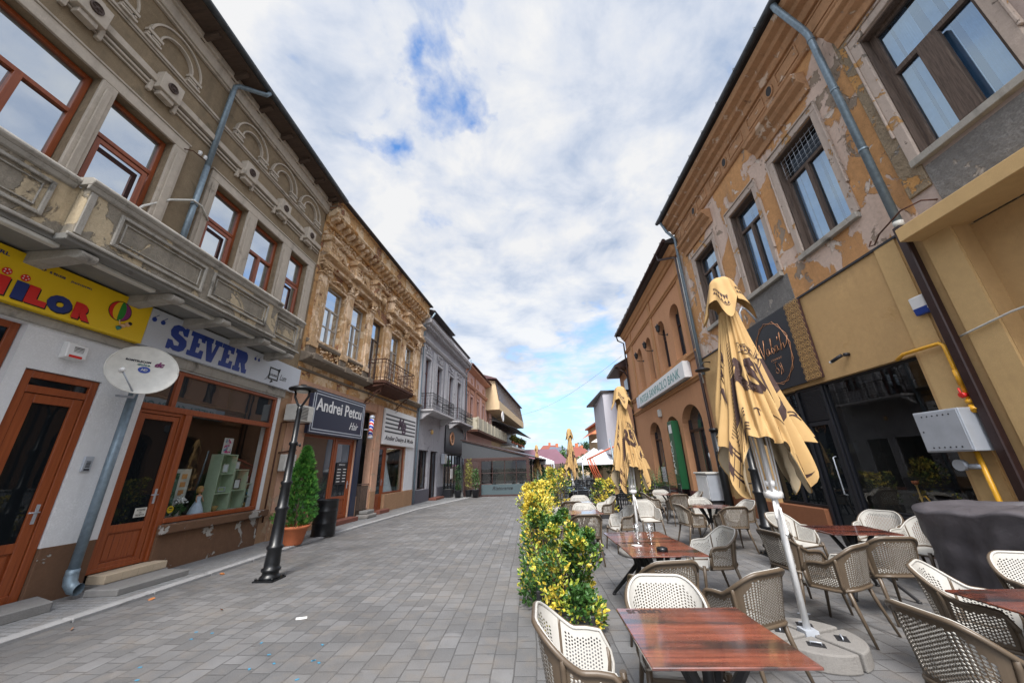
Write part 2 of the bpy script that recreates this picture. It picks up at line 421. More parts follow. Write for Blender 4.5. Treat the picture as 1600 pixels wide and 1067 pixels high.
# ---------------------------------------------------------------- camera, light, sky
cam = bpy.data.cameras.new('camera'); camo = bpy.data.objects.new('camera', cam); COL.objects.link(camo)
yaw, pitch, roll, fpx = 0.04236, 0.344925, -0.025916, 549.44
fw = Vector((-math.sin(yaw)*math.cos(pitch), math.cos(yaw)*math.cos(pitch), math.sin(pitch)))
rt = Vector((math.cos(yaw), math.sin(yaw), 0)); up = rt.cross(fw)
r2 = rt*math.cos(roll)+up*math.sin(roll); u2 = up*math.cos(roll)-rt*math.sin(roll)
camo.matrix_world = Matrix(((r2.x,u2.x,-fw.x,0),(r2.y,u2.y,-fw.y,0),(r2.z,u2.z,-fw.z,1.65),(0,0,0,1)))
cam.sensor_width = 36; cam.sensor_fit = 'HORIZONTAL'; cam.lens = fpx/1600*36; cam.clip_start = .05; cam.clip_end = 3000
SC.camera = camo
SUN_EL, SUN_AZ = 50, 182        # azimuth clockwise from +Y
sl = bpy.data.lights.new('sun', 'SUN'); so = bpy.data.objects.new('sun', sl); COL.objects.link(so)
sl.energy = 4.3; sl.angle = R(20); sl.color = (1, .94, .86)
sd = Vector((math.sin(R(SUN_AZ))*math.cos(R(SUN_EL)), math.cos(R(SUN_AZ))*math.cos(R(SUN_EL)), math.sin(R(SUN_EL))))
so.rotation_euler = sd.to_track_quat('Z', 'Y').to_euler()
wd = bpy.data.worlds.new('World'); SC.world = wd; wd.use_nodes = True
nt = wd.node_tree; k = NB(nt); bg = nt.nodes['Background']; bg.inputs['Strength'].default_value = .1
sky = k.n('ShaderNodeTexSky'); sky.sky_type = 'NISHITA'; sky.sun_disc = False
sky.sun_elevation = R(SUN_EL); sky.sun_rotation = R(SUN_AZ); sky.air_density = 1.2; sky.ozone_density = 2.2; sky.dust_density = .6
gen = k.co(src='Generated'); sp = k.n('ShaderNodeSeparateXYZ'); k.l(gen, sp.inputs[0])
zc = k.math('ADD', k.math('MAXIMUM', sp.outputs[2], .0), .16)
px = k.math('DIVIDE', sp.outputs[0], zc); py = k.math('DIVIDE', sp.outputs[1], zc)
cb = k.n('ShaderNodeCombineXYZ'); k.l(px, cb.inputs[0]); k.l(py, cb.inputs[1]); P = cb.outputs[0]
big = k.noise(1.1, 3, .5, .2, vec=P); det = k.noise(4.2, 12, .60, .35, vec=P); fine = k.noise(11, 8, .6, .2, vec=P)
dens = k.math('ADD', k.math('MULTIPLY', big, .55), k.math('ADD', k.math('MULTIPLY', det, .36), k.math('MULTIPLY', fine, .14)))
wv = k.n('ShaderNodeTexNoise'); wv.inputs['Scale'].default_value = 9; wv.inputs['Detail'].default_value = 7; k.l(gen, wv.inputs['Vector'])
wob = k.n('ShaderNodeVectorMath', operation='MULTIPLY_ADD'); wob.inputs[1].default_value = (.26,.26,.26); k.l(wv.outputs['Color'], wob.inputs[0]); k.l(gen, wob.inputs[2])
def hole(d, r0, r1, amt):
    dv = Vector(d).normalized()+Vector((.13,.13,.13))
    ds = k.n('ShaderNodeVectorMath', operation='DISTANCE'); k.l(wob.outputs[0], ds.inputs[0]); ds.inputs[1].default_value = tuple(dv)
    return k.math('MULTIPLY', k.ramp(ds.outputs['Value'], r0, r1, (1,1,1,1), (0,0,0,1)), amt)
for d, a, b_, amt in (((-.160,.575,.80), .0, .10, .12), ((-.20,.53,.825), .0, .085, .12), ((-.30,.594,.748), .0, .075, .15), ((-.10,.60,.79), .0, .05, .10), ((.12,.98,.17), .04, .26, .15), ((-.02,.98,.12), .02, .14, .08)):
    dens = k.math('SUBTRACT', dens, hole(d, a, b_, amt))
cover = k.ramp(dens, .33, .47)
shade = k.noise(2.6, 7, .55, .3, vec=P)
lum = k.math('ADD', k.math('MULTIPLY', shade, .55), k.math('MULTIPLY', det, .45))
x = k.n('ShaderNodeValToRGB'); e = x.color_ramp.elements
e[0].position = .37; e[0].color = (.54,.66,.88,1); e[1].position = .56; e[1].color = (1.10,1.105,1.12,1)
m2 = e.new(.475); m2.color = (.88,.94,1.06,1)
k.l(lum, x.inputs[0])
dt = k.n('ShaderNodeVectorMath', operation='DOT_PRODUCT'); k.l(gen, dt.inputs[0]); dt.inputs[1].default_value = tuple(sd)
glow = k.math('MULTIPLY_ADD', k.math('POWER', k.math('MAXIMUM', dt.outputs['Value'], 0.), 7.), 34., 6.1)  # out-of-view sky round the sun brightened as added fill for the facades
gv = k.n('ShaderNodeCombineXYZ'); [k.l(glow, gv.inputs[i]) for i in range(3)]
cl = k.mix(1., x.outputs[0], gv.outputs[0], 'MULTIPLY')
hz = k.ramp(sp.outputs[2], .0, .55, (1,1,1,1), (0,0,0,1))
cl2 = k.mix(k.math('MULTIPLY', hz, .55), cl, (7.6, 8.3, 9.2))
skyc = k.mix(1., sky.outputs[0], (1.1, 1.65, 2.15), 'MULTIPLY')
skyc = k.mix(k.math('MULTIPLY', hz, .8), skyc, (5.2, 7.2, 8.8))
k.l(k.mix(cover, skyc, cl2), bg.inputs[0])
SC.view_settings.view_transform = 'Standard'; SC.view_settings.look = 'None'; SC.view_settings.exposure = .42; SC.view_settings.gamma = 1
SC.cycles.max_bounces = 8; SC.cycles.transparent_max_bounces = 12; SC.cycles.use_denoising = True

# ---------------------------------------------------------------- ground
def paver_mat(name, c1, c2, joint, bw, rh, ms, along=True, patch=.3, off=.5, extra=None):
    m, nt, b = _new(name); k = NB(nt)
    sp = k.n('ShaderNodeSeparateXYZ'); nz = k.n('ShaderNodeTexNoise'); nz.inputs['Scale'].default_value = 1.3; nz.inputs['Detail'].default_value = 2; k.l(k.co(), nz.inputs['Vector'])
    ad = k.n('ShaderNodeVectorMath', operation='MULTIPLY_ADD'); ad.inputs[1].default_value = (.045,.045,0); k.l(nz.outputs['Color'], ad.inputs[0]); k.l(k.co(), ad.inputs[2])
    k.l(ad.outputs[0], sp.inputs[0])
    cb = k.n('ShaderNodeCombineXYZ')
    k.l(sp.outputs[1 if along else 0], cb.inputs[0]); k.l(sp.outputs[0 if along else 1], cb.inputs[1])
    def brick(w, h, o, sq, sf):
        bt = k.n('ShaderNodeTexBrick'); k.l(cb.outputs[0], bt.inputs[0]); bt.offset = o; bt.squash = sq; bt.squash_frequency = sf
        for n_, v_ in (('Scale', 1), ('Brick Width', w), ('Row Height', h), ('Mortar Size', ms), ('Mortar Smooth', .25), ('Bias', 0.)): bt.inputs[n_].default_value = v_
        bt.inputs['Color1'].default_value = rgb(c1); bt.inputs['Color2'].default_value = rgb(c2); bt.inputs['Mortar'].default_value = rgb(joint)
        return bt
    b1 = brick(bw, rh, off, .72, 3); b2 = brick(bw*.8, rh*1.0, .31, 1.4, 2)
    sel = k.ramp(k.noise(.55, 2, .5), .50, .505) if along else None
    if along:
        col = k.mix(sel, b1.outputs['Color'], b2.outputs['Color']); fac = k.mix(sel, b1.outputs['Fac'], b2.outputs['Fac'])
    else: col, fac = b1.outputs['Color'], b1.outputs['Fac']
    col = k.mix(k.math('MULTIPLY', k.ramp(k.noise(.8, 7, .66), .40, .62), .7), col, tuple(x*.62 for x in c1))
    col = k.mix(k.math('MULTIPLY', k.ramp(k.noise(3.1, 8, .7, .4), .50, .64), .45), col, (.15,.125,.10))
    col = k.mix(k.math('MULTIPLY', k.ramp(k.noise(.35, 5, .6, vec=k.co(loc=(5,3,0))), .5, .72), patch), col, (.19,.165,.135))
    gr = k.noise(160, 3, .7); col = k.mix(k.math('MULTIPLY', k.ramp(gr, .42, .66), .5), col, tuple(x*1.55 for x in c2))
    col = k.mix(k.math('MULTIPLY', k.ramp(k.noise(30, 3, .6), .66, .72), .5), col, tuple(x*.3 for x in c1))
    k.l(col, b.inputs['Base Color'])
    k.l(k.math('MULTIPLY_ADD', k.noise(2., 4), .35, .42), b.inputs['Roughness'])
    b.inputs['Specular IOR Level'].default_value = .45
    n = k.bump(k.noise(1.7, 3), .012); n = k.bump(gr, .0016, 1, n); n = k.bump(fac, -.007, 1, n)
    k.l(n, b.inputs['Normal']); return m
M['paver'] = paver_mat('grey street pavers', (.082,.082,.084), (.160,.160,.164), (.034,.033,.033), .25, .195, .0058)
M['sidepaver'] = paver_mat('small sidewalk pavers', (.17,.175,.185), (.24,.245,.25), (.06,.058,.055), .20, .10, .006, along=False, patch=.25)
M['kerb'] = mat_plaster('pale kerb stone', (.34,.34,.345), .18, [((.16,.155,.15), 2.1, .6, .08)], .1, fine=120, fineb=.002)
M['soil'] = mat_simple('wide ground', (.13,.13,.12), .9, var=.2, vs=.2)
mb = MB(); mb.add([(-900,-900,-.02),(900,-900,-.02),(900,1500,-.02),(-900,1500,-.02)], [(0,1,2,3)])
mb.build('ground', M['soil'], kind='structure')
mb = MB(); mb.add([(-14,-6,0),(16,-6,0),(16,70,0),(-14,70,0)], [(0,1,2,3)])
mb.build('street_paving', M['paver'], kind='structure')
# sidewalk along the left houses with its kerb, bending with the street
E1 = [(-5.72,-6),(-5.68,9.9),(-5.02,17.3),(-3.45,24.6),(-2.2,40)]
def shift(p, d): return (p[0]+d, p[1])
mb = MB()
for a, b_ in zip(E1, E1[1:]):
    mb.add([(a[0]-6,a[1],.035),(a[0]-.16,a[1],.035),(b_[0]-.16,b_[1],.035),(b_[0]-6,b_[1],.035)], [(0,1,2,3)])
mb.build('sidewalk', M['sidepaver'], kind='structure')
mb = MB(); 
for a, b_ in zip(E1, E1[1:]):
    L = math.dist(a, b_); n = max(1, round(L/1.0))
    for i in range(n):
        t0, t1 = i/n+.003/L*2, (i+1)/n-.003/L*2
        p = [(a[0]+(b_[0]-a[0])*t, a[1]+(b_[1]-a[1])*t) for t in (t0, t1)]
        j = rnd.uniform(-.004,.004)
        q = [(p[0][0]-.16,p[0][1]),(p[0][0]+j,p[0][1]),(p[1][0]+j,p[1][1]),(p[1][0]-.16,p[1][1])]
        mb.flat(q, -.01, .045+rnd.uniform(-.004,.004))
mb.build('kerb', M['kerb'], kind='structure', bevel=.008)
# ---------------------------------------------------------------- shared building pieces
def pane(mb_f, u0, u1, z0, z1, o, mat, parent, name='pane'):
    mb = MB(mb_f); mb.add([(u0,o,z0),(u1,o,z0),(u1,o,z1),(u0,o,z1)], [(0,1,2,3)]); return mb.build(name, mat, parent)
def window(f, par, u0, u1, z0, z1, o, wood, glass, tr=None, mull=(), bars=(), fw=.06, bw=.045, dep=.05, gl_up=None, name='window', curtain=None, lowmull=True):
    """a window unit: outer frame, transom at tr, mullions below it, thin bars; panes are sub-parts"""
    mb = MB(f); mb.frame_rect(u0, u1, z0, z1, fw, o-dep, o)
    zt = tr if tr else z1-fw
    if tr: mb.box(u0+fw, u1-fw, o-dep, o+.012, tr-fw*.5, tr+fw*.5)
    for q in mull: mb.box(q-fw*.6, q+fw*.6, o-dep, o+.018, z0+fw, (tr-fw*.5) if tr else z1-fw)
    for b in bars: mb.box(u0+fw, u1-fw, o-dep*.8, o-.006, b-bw/2, b+bw/2)
    w = mb.build(name, wood, par, bevel=.004)
    pane(f, u0+fw, u1-fw, z0+fw, zt-(fw*.5 if tr else 0), o-dep*.55, glass, w)
    if tr: pane(f, u0+fw, u1-fw, tr+fw*.5, z1-fw, o-dep*.55, gl_up or glass, w)
    if curtain:
        c = MB(f); n = 40
        for a, b in curtain:
            for i in range(n):
                t0, t1 = a+(b-a)*i/n, a+(b-a)*(i+1)/n
                q0, q1 = o-.16+.018*math.sin(i*1.3), o-.16+.018*math.sin((i+1)*1.3)
                c.add([(t0,q0,z0+.05),(t1,q1,z0+.05),(t1,q1,z1-.05),(t0,q0,z1-.05)], [(0,1,2,3)], 0, True)
        c.build('curtain', M['curtain'], w)
    return w
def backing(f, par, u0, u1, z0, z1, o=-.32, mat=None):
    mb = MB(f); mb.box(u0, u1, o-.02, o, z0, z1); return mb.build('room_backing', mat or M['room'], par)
def body(f, par, u0, u1, z0, z1, depth, mat, o0=-.34):
    mb = MB(f); mb.box(u0+.01, u1-.01, -depth, o0, z0, z1); return mb.build('body', mat, par)
def roofslab(f, par, u0, u1, z, o, rise, depth, mat, t=.08):
    mb = MB(f); mb.prism([(o, z), (o, z+t), (-depth/2, z+t+rise), (-depth, z+t), (-depth, z)], u0, u1)
    return mb.build('roof', mat, par)
def iron_rail(f, par, u0, u1, o, z0, z1, m, step=.14, ends=True, o_in=0.):
    """wrought iron balcony railing with scrolls"""
    mb = MB(f)
    runs = [((u0,o),(u1,o))]+([((u0,o_in),(u0,o)),((u1,o_in),(u1,o))] if ends else [])
    for (a, b), (c, d) in runs:
        L = math.hypot(c-a, d-b)
        for z in (z0+.03, z0+.16, z1-.14, z1): mb.tube([(a,b,z),(c,d,z)], .014 if z < z1 else .022, 5, caps=False)
        n = max(2, round(L/step))
        for i in range(n+1):
            t = i/n; x, y = a+(c-a)*t, b+(d-b)*t
            mb.tube([(x,y,z0),(x,y,z1)], .011, 5, caps=False)
            if i < n:
                tx, ty = (c-a)/L, (d-b)/L; cx, cy = a+(c-a)*(t+.5/n), b+(d-b)*(t+.5/n); h = (z1-z0)
                for s_ in (-1, 1):
                    pts = []
                    for q in range(13):
                        an = q/12*1.7*PI; rr = .05*(1-q/16)
                        pts.append((cx+tx*s_*rr*math.cos(an)*.9, cy+ty*s_*rr*math.cos(an)*.9, z0+h*.5+s_*(.10+rr*math.sin(an)*1.6)))
                    mb.tube(pts, .007, 4, caps=False)
    return mb.build('railing', m, par)

# ================================================================ LEFT HOUSE 1 (grey brown roughcast)
B = empty('house', (-6.9, 5, 0), 'grey brown roughcast house with orange framed windows, arch ornaments and a long crumbling balcony', 'building', 'old two storey houses lining the street')
UW = [(2.05,3.70),(3.92,4.95),(6.0,6.92),(7.22,8.24),(8.6,9.43)]
mb = MB(L1); mb.wall(-3, 9.88, 4.62, 10.75, [(a,b,5.6,7.92) for a, b in UW]+[(-1.6,-.6,5.6,7.92),(-.3,.7,5.6,7.92)])
mb.build('upper_wall', M['roughcast'], B)
# cement surround of the windows
mb = MB(L1)
for g0, g1, ws in ((1.75, 5.2, UW[:2]), (5.78, 9.74, UW[2:]), (-1.9, 1.0, [(-1.6,-.6),(-.3,.7)])):
    e = [g0]+[x for w in ws for x in w]+[g1]
    mb.box(g0, g1, 0, .05, 7.92, 8.13); mb.box(g0-.02, g1+.02, 0, .07, 8.13, 8.17)
    for a, b in zip(e[::2], e[1::2]):
        mb.box(a, b, 0, .05, 5.5, 7.92)
        if b-a > .18: mb.box(a+.06, b-.06, .05, .075, 5.6, 7.78)
mb.build('window_surround', M['trim'], B, bevel=.008)
for i, (a, b) in enumerate(UW):
    w = window(L1, B, a+.01, b-.01, 5.6, 7.9, -.13, M['orangewood'], M['g_sky'], tr=7.10, mull=([2.32, 3.05] if i == 0 else ([(a+b)/2] if i == 3 else [])), fw=.075, dep=.07)
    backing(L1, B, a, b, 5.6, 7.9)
    if i in (1, 2, 4):   # open casement under the transom
        mb = MB(L1); mb.frame_rect(a+.06, b-.16, 5.65, 6.98, .07, -.09, -.05); mb.build('casement', M['orangewood'], w)
# mouldings: string of roundel blocks
RU = [1.92, 3.19, 4.48, 6.57, 7.87, 9.13, .65, -.6]
mb = MB(L1)
mb.box(-3, 9.8, 0, .10, 8.72, 8.86); mb.box(-3, 9.8, 0, .06, 8.62, 8.67); mb.box(-3, 9.8, 0, .04, 8.55, 8.585)
mb.box(-3, 9.8, 0, .05, 9.34, 9.40); mb.box(-3, 9.8, 0, .03, 9.30, 9.325)
mb.box(-3, 9.88, 0, .06, 10.28, 10.33); mb.box(-3, 9.88, 0, .10, 10.33, 10.60); mb.box(-3, 9.88, 0, .16, 10.60, 10.75)
mb.build('string_moulding', M['trim'], B, bevel=.006)
for u in RU:
    mb = MB(L1); mb.box(u-.20, u+.20, .02, .19, 8.60, 9.0); mb.box(u-.13, u+.13, .02, .15, 8.50, 8.60); mb.box(u-.10, u+.10, .0, .13, 9.0, 9.08)
    mb.box(u-.27, u-.20, .0, .07, 8.46, 8.7); mb.box(u+.20, u+.27, .0, .07, 8.46, 8.7)
    rb = mb.build('roundel_block', M['trim'], B, bevel=.008)
    mb = MB(L1); mb.lathe((u, .19, 8.80), [(.095,0),(.095,.02),(.075,.03),(.07,.012),(.03,.012),(.022,.028),(.001,.03)], 16, axis='o')
    for q in range(6):
        a = PI*q/3; mb.tube([(u+.02*math.cos(a),.205,8.8+.02*math.sin(a)),(u+.068*math.cos(a),.205,8.8+.068*math.sin(a))], .007, 4)
    mb.build('rosette', M['bronze'], rb)
def half_ring(mb, c, z, ri, ro, o0, o1, n=20, m=0):
    pr = [(c+ro*math.cos(PI*i/n), z+ro*math.sin(PI*i/n)) for i in range(n+1)]+[(c+ri*math.cos(PI*i/n), z+ri*math.sin(PI*i/n)) for i in range(n, -1, -1)]
    for i in range(n):
        a, b, c_, d = pr[i], pr[i+1], pr[2*n-i], pr[2*n+1-i]
        mb.add([(p[0],o1,p[1]) for p in (a,b,c_,d)], [(0,1,2,3)], m)
        mb.add([(a[0],o0,a[1]),(b[0],o0,b[1]),(b[0],o1,b[1]),(a[0],o1,a[1])], [(0,1,2,3)], m)
        mb.add([(d[0],o0,d[1]),(c_[0],o0,c_[1]),(c_[0],o1,c_[1]),(d[0],o1,d[1])], [(0,1,2,3)], m)
AU = [1.87, 3.15, 4.43, 6.5, 7.76, 9.02, .6]
for u in AU:
    mb = MB(L1); half_ring(mb, u, 9.62, .34, .50, 0, .05)
    mb.box(u-.50, u-.34, 0, .05, 9.42, 9.62); mb.box(u+.34, u+.50, 0, .05, 9.42, 9.62)
    ar = mb.build('arch_relief', M['roughcast'], B)
    mb = MB(L1); half_ring(mb, u, 9.62, .315, .345, 0, .075); half_ring(mb, u, 9.62, .495, .53, 0, .085)
    for a, b in ((-.56,-.28),(.28,.56)):
        mb.box(u+a, u+b, 0, .09, 9.54, 9.60); mb.box(u+a+.02, u+b-.02, 0, .07, 9.49, 9.53); mb.box(u+a, u+b, 0, .09, 9.405, 9.45)
    mb.box(u-.5, u-.47, 0, .07, 9.44, 9.54); mb.box(u+.47, u+.5, 0, .07, 9.44, 9.54)
    mb.build('arch_trim', M['trim'], ar)
# eaves
mb = MB(L1); mb.prism([(.0,10.752),(.56,10.80),(.60,10.86),(.60,10.90),(-4.5,13.6),(-9,10.9),(-9,10.752)], -3.2, 9.95)
mb.build('roof', M['eavewood'], B)
for i in range(16): 
    u = -2.8+i*.83; mb = MB(L1); mb.prism([(0,10.55),(.12,10.60),(.46,10.72),(.46,10.80),(0,10.78)], u-.05, u+.05); mb.build('eave_bracket', M['eavewood'], B)
mb = MB(L1); mb.tube([(-3.2,.62,10.86),(9.98,.62,10.86)], .075, 10); mb.build('gutter', M['zincdark'], B)
mb = MB(L1); mb.tube([(6.0,.62,10.80),(5.98,.58,10.70),(5.66,.14,10.60),(5.6,.10,10.48),(5.6,.10,8.0)], .055, 10)
mb.tube([(5.6,.10,8.0),(5.6,.10,5.6)], .055, 10); mb.tube([(5.6,.10,6.95),(5.6,.10,7.0)], .065, 10)
mb.build('downpipe', M['zinc'], B)
mb = MB(L1); mb.tube([(5.62,.17,3.05),(5.62,.17,.42)], .062, 12); mb.tube([(5.62,.17,.42),(5.62,.17,.30)], .074, 12)
mb.tube([(5.62,.17,.34),(5.62,.19,.24),(5.63,.25,.17),(5.64,.33,.16)], .076, 12, caps=False)
mb.build('drain_pipe', M['zinc'], B)
# balcony with parapet
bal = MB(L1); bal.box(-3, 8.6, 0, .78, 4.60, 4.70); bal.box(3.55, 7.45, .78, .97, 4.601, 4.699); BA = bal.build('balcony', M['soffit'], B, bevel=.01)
mb = MB(L1)
mb.wall(-3, 8.6, 4.66, 5.46, [], o=.80, t=.1); mb.wall(3.58, 7.42, 4.66, 5.46, [], o=.98, t=.17); mb.wall(8.58, 8.6, 4.66, 5.46, [], o=.79, t=.8)
mb.build('parapet', M['cement'], BA)
mb = MB(L1)
def rail(mb, u0, u1, o):
    mb.prism([(o-.18,5.46),(o+.05,5.46),(o+.08,5.50),(o+.08,5.53),(o+.02,5.585),(o-.18,5.60)], u0, u1)
    mb.prism([(o,5.38),(o+.03,5.40),(o+.05,5.459),(o,5.459)], u0, u1); mb.prism([(o,4.655),(o+.03,4.655),(o+.03,4.69),(o,4.71)], u0, u1)
rail(mb, -3, 3.52, .80); rail(mb, 3.52, 7.48, .98); rail(mb, 7.48, 8.66, .80)
def panel(mb, u0, u1, z0, z1, o, w=.045, t=.035):
    mb.frame_rect(u0, u1, z0, z1, w, o, o+t); mb.frame_rect(u0+w+.05, u1-w-.05, z0+w+.05, z1-w-.05, .018, o, o+t*.6)
for a, b, o in ((-.9,1.2,.80),(1.35,3.35,.80),(3.98,5.45,.98),(5.6,7.1,.98),(7.6,8.45,.80)): panel(mb, a, b, 4.80, 5.32, o)
mb.box(3.58, 3.66, .98, 1.0, 4.72, 5.38)
mb.build('parapet_moulding', M['cementtrim'], BA, bevel=.006)
for u in (1.3, 2.6, 3.87, 5.17, 6.19, 7.33, 8.42):
    mb = MB(L1); e = .80 if (u < 3.5 or u > 7.5) else .95
    pr = [(0,4.60),(0,4.44),(.1,4.42),(e-.2,4.49),(e-.1,4.46)]+[(e-.05+.06*math.cos(a), 4.52+.06*math.sin(a)) for a in [(-.5+i/8)*PI for i in range(9)]]+[(e-.1,4.60)]
    mb.prism(pr, u-.10, u+.10); mb.build('corbel', M['cementtrim'], B, bevel=.008)
for u in (1.95, 3.25, 4.52, 5.68, 6.76, 7.85):
    mb = MB(L1); mb.box(u-.42, u+.42, .66, .76, 4.545, 4.60); mb.build('strip_light', M['offwhite'], B, bevel=.01)
# ground floor
mb = MB(L1)
OP = [(2.4,4.18,.9,3.70),(4.34,5.26,.12,3.12),(5.95,6.88,.24,3.62),(6.88,9.33,.82,3.62)]
mb.wall(-3, 9.45, .75, 4.60, [(a,b,max(.75,c) if c < .75 else c,d) for a,b,c,d in OP]+[(4.34,5.26,.7,1.),(5.95,6.88,.7,1.),(-1.5,.5,.9,3.7)])
mb.build('white_wall', M['whitewall'], B)
mb = MB(L1); mb.wall(9.45, 9.88, 0, 4.60, [], o=-.01); mb.build('end_pier', M['tanplinth'], B)
mb = MB(L1)
mb.box(-3, 4.34, -.28, .012, 0, .752)
mb.build('plinth', M['brownplinth'], B, bevel=.006)
mb = MB(L1); mb.box(5.26, 5.94, -.28, .012, 0, .752); mb.build('pier_plinth', M['brownplinth'], B, bevel=.006)
mb = MB(L1); mb.box(6.885, 9.45, -.28, .05, 0, .64); mb.prism([(-.2,.64),(.07,.64),(.14,.67),(.15,.81),(-.2,.83)], 6.885, 9.62)
mb.build('window_sill', M['brownplinth'], B, bevel=.008)
mb = MB(L1); mb.box(5.94, 9.5, -.2, .07, 3.66, 3.86); mb.box(2.3, 5.94, -.1, .05, 3.72, 3.84); mb.build('lintel', M['cementtrim'], B, bevel=.01)
def panel_door(f, par, u0, u1, z0, z1, o, wood, glass, zg, zt=None, fw=.07, lf=.11, planks=5, name='door', knob=1):
    """framed door: glazed top light, glazed leaf, panelled bottom"""
    mb = MB(f); mb.frame_rect(u0, u1, z0, z1, fw, o-.09, o)
    if zt: mb.box(u0+fw, u1-fw, o-.09, o, zt-fw/2, zt+fw/2)
    lt = (zt-fw/2 if zt else z1-fw)-.01; a, b, c = u0+fw+.01, u1-fw-.01, z0+.03
    mb.frame_rect(a, b, c, lt, lf, o-.075, o-.015); mb.box(a+lf, b-lf, o-.07, o-.02, zg-.06, zg+.06)
    mb.box(a+lf, b-lf, o-.06, o-.045, c+lf, zg-.06)
    w = (b-a-2*lf-.06)/planks
    for i in range(planks): mb.box(a+lf+.03+i*w+.004, a+lf+.03+(i+1)*w-.004, o-.045, o-.032, c+lf+.03, zg-.09)
    d = mb.build(name, wood, par, bevel=.004)
    pane(f, a+lf, b-lf, zg+.06, lt-lf, o-.045, glass, d)
    if zt: pane(f, u0+fw, u1-fw, zt+fw/2, z1-fw, o-.045, glass, d)
    h = MB(f); e = b-.05 if knob > 0 else a+.05
    h.box(e-.018, e+.018, o-.015, o-.005, z0+.95, z0+1.2); h.tube([(e,o-.01,z0+1.1),(e,o+.045,z0+1.1),(e-knob*.12,o+.045,z0+1.1)], .009, 6)
    h.build('handle', M['steelbox'], d); return d
panel_door(L1, B, 4.35, 5.25, .13, 3.11, -.03, M['orangewood'], M['g_dark'], .80, 2.86, .10, .12)
panel_door(L1, B, 5.96, 6.83, .25, 2.82, -.03, M['orangewood'], M['g_dark'], .86, None, .06, .09)
mb = MB(L1); mb.box(5.96, 9.32, -.12, .0, 2.822, 2.93); mb.box(6.835, 6.95, -.12, .01, .25, 2.821); mb.box(6.47, 6.56, -.12, .005, 2.931, 3.60)
mb.box(5.96, 9.32, -.12, 0, 3.56, 3.64); mb.box(9.24, 9.32, -.12, 0, .84, 2.821); mb.box(9.24, 9.32, -.12, 0, 2.931, 3.559); mb.box(6.951, 9.239, -.12, .02, .835, .92); mb.box(6.951, 6.99, -.10, -.01, .921, 2.821)
sf = mb.build('shop_window', M['orangewood'], B, bevel=.006)
pane(L1, 5.97, 6.47, 2.93, 3.56, -.06, M['g_mid'], sf); pane(L1, 6.56, 9.24, 2.93, 3.56, -.06, M['g_mid'], sf); pane(L1, 6.99, 9.24, .92, 2.821, -.06, M['g_clear'], sf)
w = window(L1, B, 2.4, 4.17, .9, 3.7, -.1, M['orangewood'], M['g_dark'], mull=[3.3], fw=.09)
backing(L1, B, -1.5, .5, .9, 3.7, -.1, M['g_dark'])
# display room behind the glass
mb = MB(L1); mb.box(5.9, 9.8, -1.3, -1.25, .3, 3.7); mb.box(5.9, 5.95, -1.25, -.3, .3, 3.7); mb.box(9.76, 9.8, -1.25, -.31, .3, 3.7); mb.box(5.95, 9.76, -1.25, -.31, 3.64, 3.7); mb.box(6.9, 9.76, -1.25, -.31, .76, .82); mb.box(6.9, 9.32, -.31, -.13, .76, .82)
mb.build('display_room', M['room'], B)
body(L1, B, -3, 9.88, 0, 10.7, 8.6, M['cement'], -1.35)
# steps
mb = MB(); mb.box(-6.93, -6.62, 6.0, 6.98, .12, .24); t = mb.build('door_step', M['tile'], None, bevel=.006, label='cream tiled step under the orange door with the small white notice', cat='step')
mb = MB()
for i in range(4): mb.box(-6.618, -6.614, 6.0+i*.245, 6.0+i*.245+.24, .13, .235)
mb.build('tile_face', M['tile'], t)
mb = MB(); mb.box(-6.98, -6.60, 5.98, 7.02, .0, .118); mb.build('step_base', M['concrete'], t, bevel=.006)
mb = MB(); mb.flat([(-6.58,5.72),(-6.10,5.76),(-6.05,6.86),(-6.58,6.9)], .03, .125); mb.build('stone_slab', M['stone'], None, bevel=.012, label='loose grey stone slab lying on the sidewalk below the cream tiled step', cat='slab')
mb = MB(); mb.flat([(-6.9,4.0),(-6.42,4.0),(-6.35,5.2),(-6.88,5.42)], .03, .15); mb.build('stone_slab', M['stone'], None, bevel=.012, label='grey stone slab before the door at the left edge', cat='slab')
# ================================================================ things on left house 1
S = empty('shop_sign', (-6.75, 3.0, 4.2), 'yellow shop sign board with red and blue letters and a striped beach ball', 'sign')
mb = MB(L1); mb.box(.6, 5.48, .03, .15, 3.86, 4.56); mb.build('board', M['signyellow'], S, bevel=.006)
def letters(par, body, u, z, size, h, w, m, o=.153, shadow=None, name='lettering', bold=.02, shear=0.):
    if shadow:
        s_ = MB(L1); put_text(s_, body, u+.018, o, z-.014, size, .006, shear, bold, width=w, height=h); s_.build('letter_shadow', M[shadow], par)
    t = MB(L1); put_text(t, body, u, o+.006, z, size, .008, shear, bold, width=w, height=h); return t.build(name, M[m], par)
for ch, u, w, m in (('C', 1.15, .34, 'red'), ('O', 1.62, .36, 'darkblue'), ('P', 2.1, .28, 'red'), ('I', 2.5, .12, 'darkblue'), ('I', 3.62, .12, 'red'), ('I', 3.80, .12, 'darkblue'), ('L', 3.93, .22, 'red'), ('O', 4.145, .28, 'darkblue'), ('R', 4.45, .23, 'red')):
    if ch+str(u) in ('C1.15','O1.62','P2.1','I2.5'): continue
    letters(S, ch, u, 3.92, .3, .25, w, m, shadow='blackmatte', bold=.03)
for u in (3.68, 3.86):
    mb = MB(L1); mb.lathe((u,.153,4.235), [(.048,0),(.048,.006)], 14, axis='o'); d = mb.build('letter_dot', M['red'], S)
    mb = MB(L1)
    for q in range(5): a = q*1.257; mb.lathe((u+.028*math.cos(a),.159,4.235+.028*math.sin(a)), [(.008,0),(.008,.003)], 8, axis='o')
    mb.build('dot_spots', M['white'], d)
